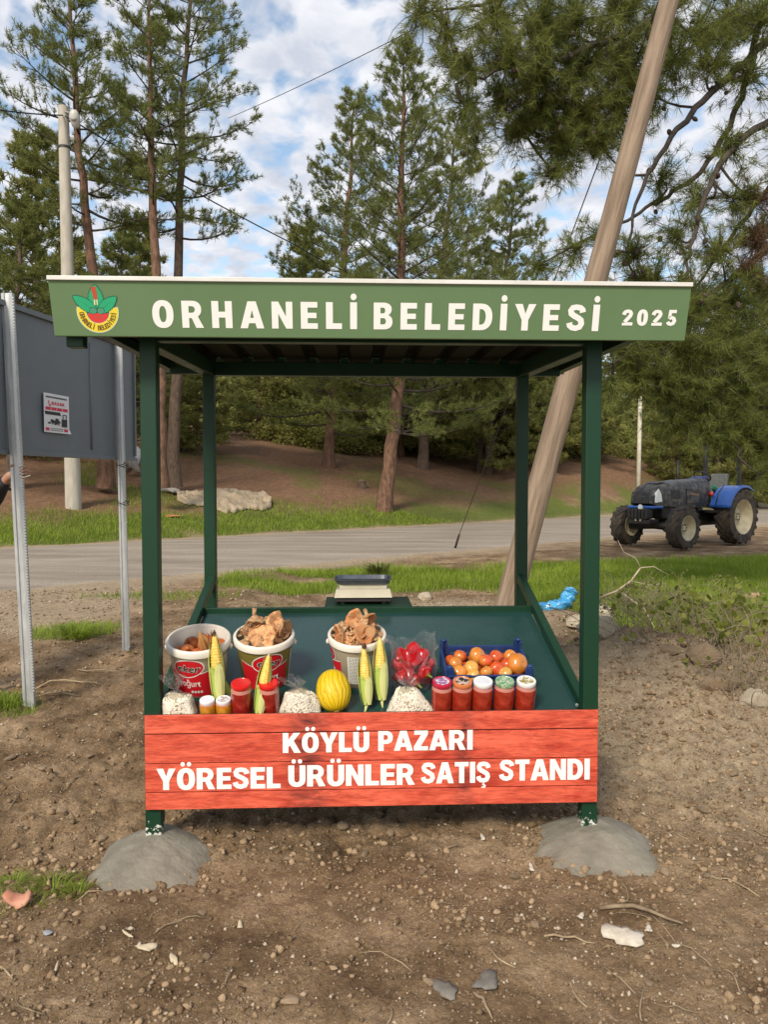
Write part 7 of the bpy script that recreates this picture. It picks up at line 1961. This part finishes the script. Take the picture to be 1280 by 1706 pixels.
# litter
def flat_bit(name, px, py, w, d, h, mat, label, cat, seed, rot=0, curl=.4):
    p = hit(px, py); n = 18; v = [(0, 0, h * .6)]; rr = np.random.default_rng(seed)
    for ring in (.5, 1.0):
        for k in range(n):
            a = 2 * math.pi * k / n; e_ = ring * (1 + .14 * math.sin(2 * a + seed) + .12 * math.sin(3 * a + 2 * seed) + rr.uniform(-.20, .16))
            x, y = w * e_ * math.cos(a), d * e_ * math.sin(a); v.append((x, y, h * (.6 if ring < 1 else curl * (1 + math.sin(2 * a + seed)))))
    f = [[0, 1 + k, 1 + (k + 1) % n] for k in range(n)] + [[1 + k, 1 + n + k, 1 + n + (k + 1) % n, 1 + (k + 1) % n] for k in range(n)]
    o = MB().add(v, f).build(name, mat, None, smooth=True); o.modifiers.new('t', 'SOLIDIFY').thickness = h * .35
    o.location = p + Vector((0, 0, h * .4)); o.rotation_euler = (R(8), 0, R(rot)); return tag(o, label, cat)
FOAM = pmat('white_foam', (.44, .385, .30), (.60, .54, .45), 30, rough=.85, bump=.4, bscale=40); SLATE = pmat('grey_slate', (.115, .105, .088), (.20, .18, .15), 14, rough=.75, bump=.3, bscale=30)
HUSK = pmat('dry_husk', (.46, .38, .25), (.58, .50, .36), 20, rough=.85, stretch=(1, .2, 1))
flat_bit('foam_piece', 1040, 1566, .070, .055, .022, FOAM, 'largest broken piece of white foam on the soil at lower right', 'foam piece', 3, 10)
flat_bit('foam_piece', 1082, 1553, .017, .013, .016, FOAM, 'small white foam chip touching the right side of the largest one', 'foam piece', 5)
flat_bit('foam_piece', 968, 1531, .014, .014, .014, FOAM, 'round white foam chip above the short straight stick', 'foam piece', 6)
flat_bit('foam_piece', 1127, 1579, .013, .010, .012, FOAM, 'small white foam chip farthest right of the largest one', 'foam piece', 8)
flat_bit('foam_piece', 958, 1372, .030, .012, .030, FOAM, 'pale chip standing at the left foot of the right front post', 'foam piece', 9, 70)
flat_bit('foam_piece', 805, 1398, .012, .020, .012, FOAM, 'white chip on the dark soil below the right part of the red board', 'foam piece', 10)
flat_bit('foam_piece', 886, 1450, .012, .026, .012, FOAM, 'narrow pale chip left of the right cement footing', 'foam piece', 11)
flat_bit('slate_piece', 743, 1652, .036, .042, .010, SLATE, 'squarish broken slate flake at the bottom of the picture', 'slate', 3, 5)
flat_bit('slate_piece', 812, 1640, .052, .032, .014, SLATE, 'rounded broken slate flake right of the squarish one', 'slate', 12, 25)
flat_bit('slate_piece', 80, 1557, .020, .012, .008, pmat('blue_shard', (.26, .28, .30), None, rough=.5), 'small bluish shard below the reddish dry leaf', 'shard', 4, 30)
flat_bit('dry_husk', 243, 1583, .038, .016, .016, HUSK, 'folded scrap of dry corn husk at lower left', 'husk', 6, -10)
flat_bit('dry_husk', 212, 1560, .030, .007, .012, HUSK, 'narrow strip of dry husk beside the folded scrap', 'husk', 7, -45)
flat_bit('dry_husk', 290, 1603, .012, .028, .014, HUSK, 'pointed pale husk scrap right of the folded one', 'husk', 9, 20)
flat_bit('dry_husk', 92, 1620, .006, .035, .010, HUSK, 'thin upright husk strip near the lower left edge', 'husk', 10, 5)
flat_bit('dry_husk', 400, 1547, .012, .018, .016, HUSK, 'tiny husk curl on the soil below the left footing', 'husk', 11, 15)
flat_bit('dry_leaf', 30, 1509, .040, .050, .034, pmat('reddish_leaf', (.44, .17, .10), (.56, .30, .20), 14, rough=.8), 'curled reddish orange dry leaf at the left edge', 'leaf', 2, 20, .7)

# beige tarpaulin on the bank across the road
nu, nv = 84, 26; v = []
fb = lambda u: np.interp(u, [0, .08, .2, .35, .52, .6, .75, .9, 1], [836, 842, 842, 846, 858, 856, 850, 852, 846])
bk = lambda u: np.interp(u, [0, .05, .15, .28, .42, .5, .62, .8, .92, 1], [826, 824, 822, 823, 818, 817, 819, 823, 823, 840])
for i in range(nu):
    for j in range(nv):
        u, w_ = i / (nu - 1), j / (nv - 1); px = 295 + 157 * u; jg = 5 * (float(vnoise(np.array([u * 23.]), np.array([.5]), 3)[0]) - .5); py = float((fb(u) + jg) * (1 - w_) + (bk(u) - jg * .6) * w_)
        p = hit(px, py); q_ = np.array([u * 9.0 + w_ * 2]); r2 = np.array([w_ * 2.6 - u])
        n1 = float(fbm(q_ * .6, r2, 2, 4)[0]); cr = abs(float(vnoise(q_ * 1.3 + 2 * w_, r2 * 1.4, 9)[0]) - .5) * 2; c2 = abs(float(vnoise(q_ * 2.9 - 3 * w_, r2 * 2.2 + u * 4, 12)[0]) - .5) * 2
        hgt = .03 + (.20 * max(0, n1 - .40) + .14 * (1 - cr) ** 3 + .07 * (1 - c2) ** 2) * math.sin(math.pi * (.06 + .88 * w_)) ** .6
        if j in (0, nv - 1): hgt = .02
        v.append(p + Vector((0, 0, hgt)))
f = [[i * nv + j, i * nv + j + 1, (i + 1) * nv + j + 1, (i + 1) * nv + j] for i in range(nu - 1) for j in range(nv - 1)]
o = MB().add(v, f).build('tarpaulin', pmat('beige_tarp', (.27, .208, .138), (.41, .330, .228), 1.6, rough=.85, detail=7, bump=.5, bscale=7, bdist=.05), None, smooth=True); o.modifiers.new('t', 'SOLIDIFY').thickness = .015
tag(o, 'crumpled beige tarpaulin lying on the bank across the road', 'tarpaulin')
# blue plastic bag
bp_ = [at(897, 1008, 9.25), at(915, 1012, 9.2), at(930, 1012, 9.2), at(942, 1003, 9.25), at(950, 990, 9.3), at(956, 979, 9.3)]
bb = MB().tube([bp_[0].lerp(bp_[0], 0)] + bp_, [.02, .06, .10, .105, .085, .06, .035], 30)
mid = []
cv = []
for i in range(len(bp_) - 1):
    for k in range(6): cv.append(bp_[i].lerp(bp_[i + 1], k / 6))
cv.append(bp_[-1]); rr_ = np.interp(np.linspace(0, 1, len(cv)), [0, .2, .45, .6, .8, .93, 1], [.03, .075, .095, .08, .075, .085, .02])
bb = MB().tube(cv, list(rr_), 36); pv = np.array(bb.v)
cen = np.repeat(np.array(cv), 36, 0); k_ = 1 + .55 * (np.abs(fbm(pv[:, 0] * 9 + pv[:, 2] * 5, pv[:, 2] * 12 + pv[:, 1] * 9, 4, 3) - .5) * 4 - .5)
bb.v = [tuple(p) for p in cen + (pv - cen) * k_[:, None]]
o = bb.build('plastic_bag', pmat('blue_plastic_bag', (.02, .23, .52), (.10, .42, .70), 9, rough=.3, coat=.4), None, smooth=True); tag(o, 'crumpled bright blue plastic bag behind the right rear corner of the stall', 'bag')
# debris by the trees at the left
o = flat_bit('plastic_sheet', 222, 795, .32, .25, .5, pmat('grey_plastic_sheet', (.40, .39, .38), (.52, .51, .49), 5, rough=.5), 'crumpled whitish plastic sheet beside the trunk left of the stall', 'plastic sheet', 5, 0, .9)
lg = hit(278, 822); m = MB(); m.tube([Vector((-.5, .1, .1)), Vector((.0, .0, .16)), Vector((.45, -.1, .06))], [.10, .12, .08], 10); m.tube([Vector((-.1, .0, .2)), Vector((.3, -.2, .05))], [.07, .05], 8)
o = m.build('log', pmat('grey_log', (.22, .20, .18), (.34, .32, .29), 6, rough=.9, bump=.6, bscale=20), None, smooth=True); o.location = lg; tag(o, 'weathered grey log just left of the beige tarpaulin', 'log')
flat_bit('orange_scrap', 288, 862, .30, .12, .06, pmat('orange_scrap', (.42, .14, .05), (.50, .22, .10), 4, rough=.8), 'flat orange scrap on the grass in front of the tarpaulin', 'scrap', 4)
st_ = hit(603, 812); o = MB().lathe([(.22, -.1), (.19, .05), (.17, .26), (.165, .30)], 16, mis=[0, 0, 0]).build('stump', M['bark'], None, smooth=False); o.location = st_
tag(o, 'small cut tree stump on the brown slope behind the stall', 'stump')
tp2 = MB().lathe([(.160, 0), (.155, .008), (0, .010)], 16).build('cut_top', pmat('cut_wood', (.46, .36, .24), None, rough=.8), o); tp2.location = (0, 0, .30)

# brambles and dry weeds on the right of the soil heap
M['bramble_leaf'] = leafmat('bramble_leaves', (.10, .13, .022), (.27, .28, .05), 3.0, .4)
M['stem_dry'] = pmat('dry_stem', (.15, .11, .07), (.30, .24, .16), 16, rough=.9)
def bramble(name, spots, n_stem, leaf_n, leaf_s, label, seed, h=(.2, .55), mats=('stem_dry', 'bramble_leaf'), r_=.0028):
    g = np.random.default_rng(seed); w_ = Wood(); P = []; base = np.array(spots[0])
    e = empty(name, base); tag(e, label, 'bush')
    for i in range(n_stem):
        s = np.array(spots[g.integers(0, len(spots))]) + g.normal(0, .10, 3) * [1.4, 1, 0]; s[2] = h1(s[0], s[1])
        a = g.uniform(0, 6.28); ln = g.uniform(.25, .9); hh = g.uniform(*h)
        en = s + np.array([math.cos(a) * ln, math.sin(a) * ln * .6, hh * g.uniform(.0, .9)]); en[2] = max(en[2], h1(en[0], en[1]) + .03)
        pts = bez(s, en, np.array([0, 0, hh * .6]) + g.normal(0, .05, 3), 8) - base
        w_.add(pts, r_ * g.uniform(.6, 1.5), .001, 4)
        for q in range(g.integers(0, leaf_n)):
            P.append(pts[g.integers(2, 8)] + g.normal(0, .03, 3))
    tag(w_.build('stems', M[mats[0]], e), kind='stuff')
    P = np.array(P); n = len(P); D = unit(g.normal(size=(n, 3)) + [0, -.4, .3]); S = unit(np.cross(D, g.normal(size=(n, 3)))); s = leaf_s * g.uniform(.6, 1.3, (n, 1))
    V = np.stack([P, P + D * s * .35 + S * s * .38, P + D * s * .75 + S * s * .32, P + D * s, P + D * s * .75 - S * s * .32, P + D * s * .35 - S * s * .38], 1).reshape(-1, 3)
    np_mesh('leaves', V, np.arange(len(V)).reshape(-1, 6), M[mats[1]], e)
    return e
hs = lambda *a: [tuple(hit(px, py)) for px, py in a]
bramble('bramble_bush', hs((1200, 1080), (1240, 1100), (1270, 1080), (1170, 1060), (1230, 1060), (1275, 1120), (1140, 1060)), 120, 14, .050, 'tangled bramble bush with yellow green leaves at the right edge', 3)
bramble('dry_weeds', hs((1040, 1030), (1060, 1050), (1090, 1060), (1120, 1050), (1030, 1010), (1080, 1030)), 150, 5, .030, 'brown tangle of dry weeds behind the soil heap by the right post', 5, (.15, .45), r_=.0022)
bramble('bramble_bush', hs((1180, 1010), (1100, 1010), (1140, 1020), (1230, 1020)), 50, 8, .038, 'sparse bramble shoots on the edge of the lawn above the soil heap', 8, (.2, .5))
bramble('dry_weeds', hs((1250, 1150), (1275, 1160), (1230, 1130)), 70, 3, .025, 'grey dry weeds at the right edge below the bramble bush', 11, (.1, .35), r_=.0024)
pa = hit(1008, 1000)
m = MB(); b0 = at(1000, 996, 7.6)
pts = [at(1000, 996, 7.6), at(1028, 985, 7.5), at(1052, 968, 7.4), at(1068, 946, 7.4)]
m.tube(pts, [.012, .011, .010, .008], 7); m.tube([pts[-1], at(1090, 944, 7.4), at(1115, 958, 7.4)], [.007, .005, .002], 6); m.tube([pts[-1], at(1060, 930, 7.4), at(1040, 920, 7.4), at(1030, 900, 7.4)], [.006, .004, .003, .002], 6); m.tube([pts[-2], at(1085, 975, 7.3), at(1108, 972, 7.3)], [.005, .003, .002], 6)
m.tube([at(1040, 990, 7.3), at(1075, 1015, 7.1), at(1090, 1045, 7.0), at(1095, 1062, 7.0)], [.008, .008, .008, .010], 6)
o = m.build('dead_branch', pmat('bleached_branch', (.36, .30, .19), (.46, .39, .27), 20, rough=.85), None, smooth=True); tag(o, 'arching bleached dead branch standing right of the stall post', 'branch')
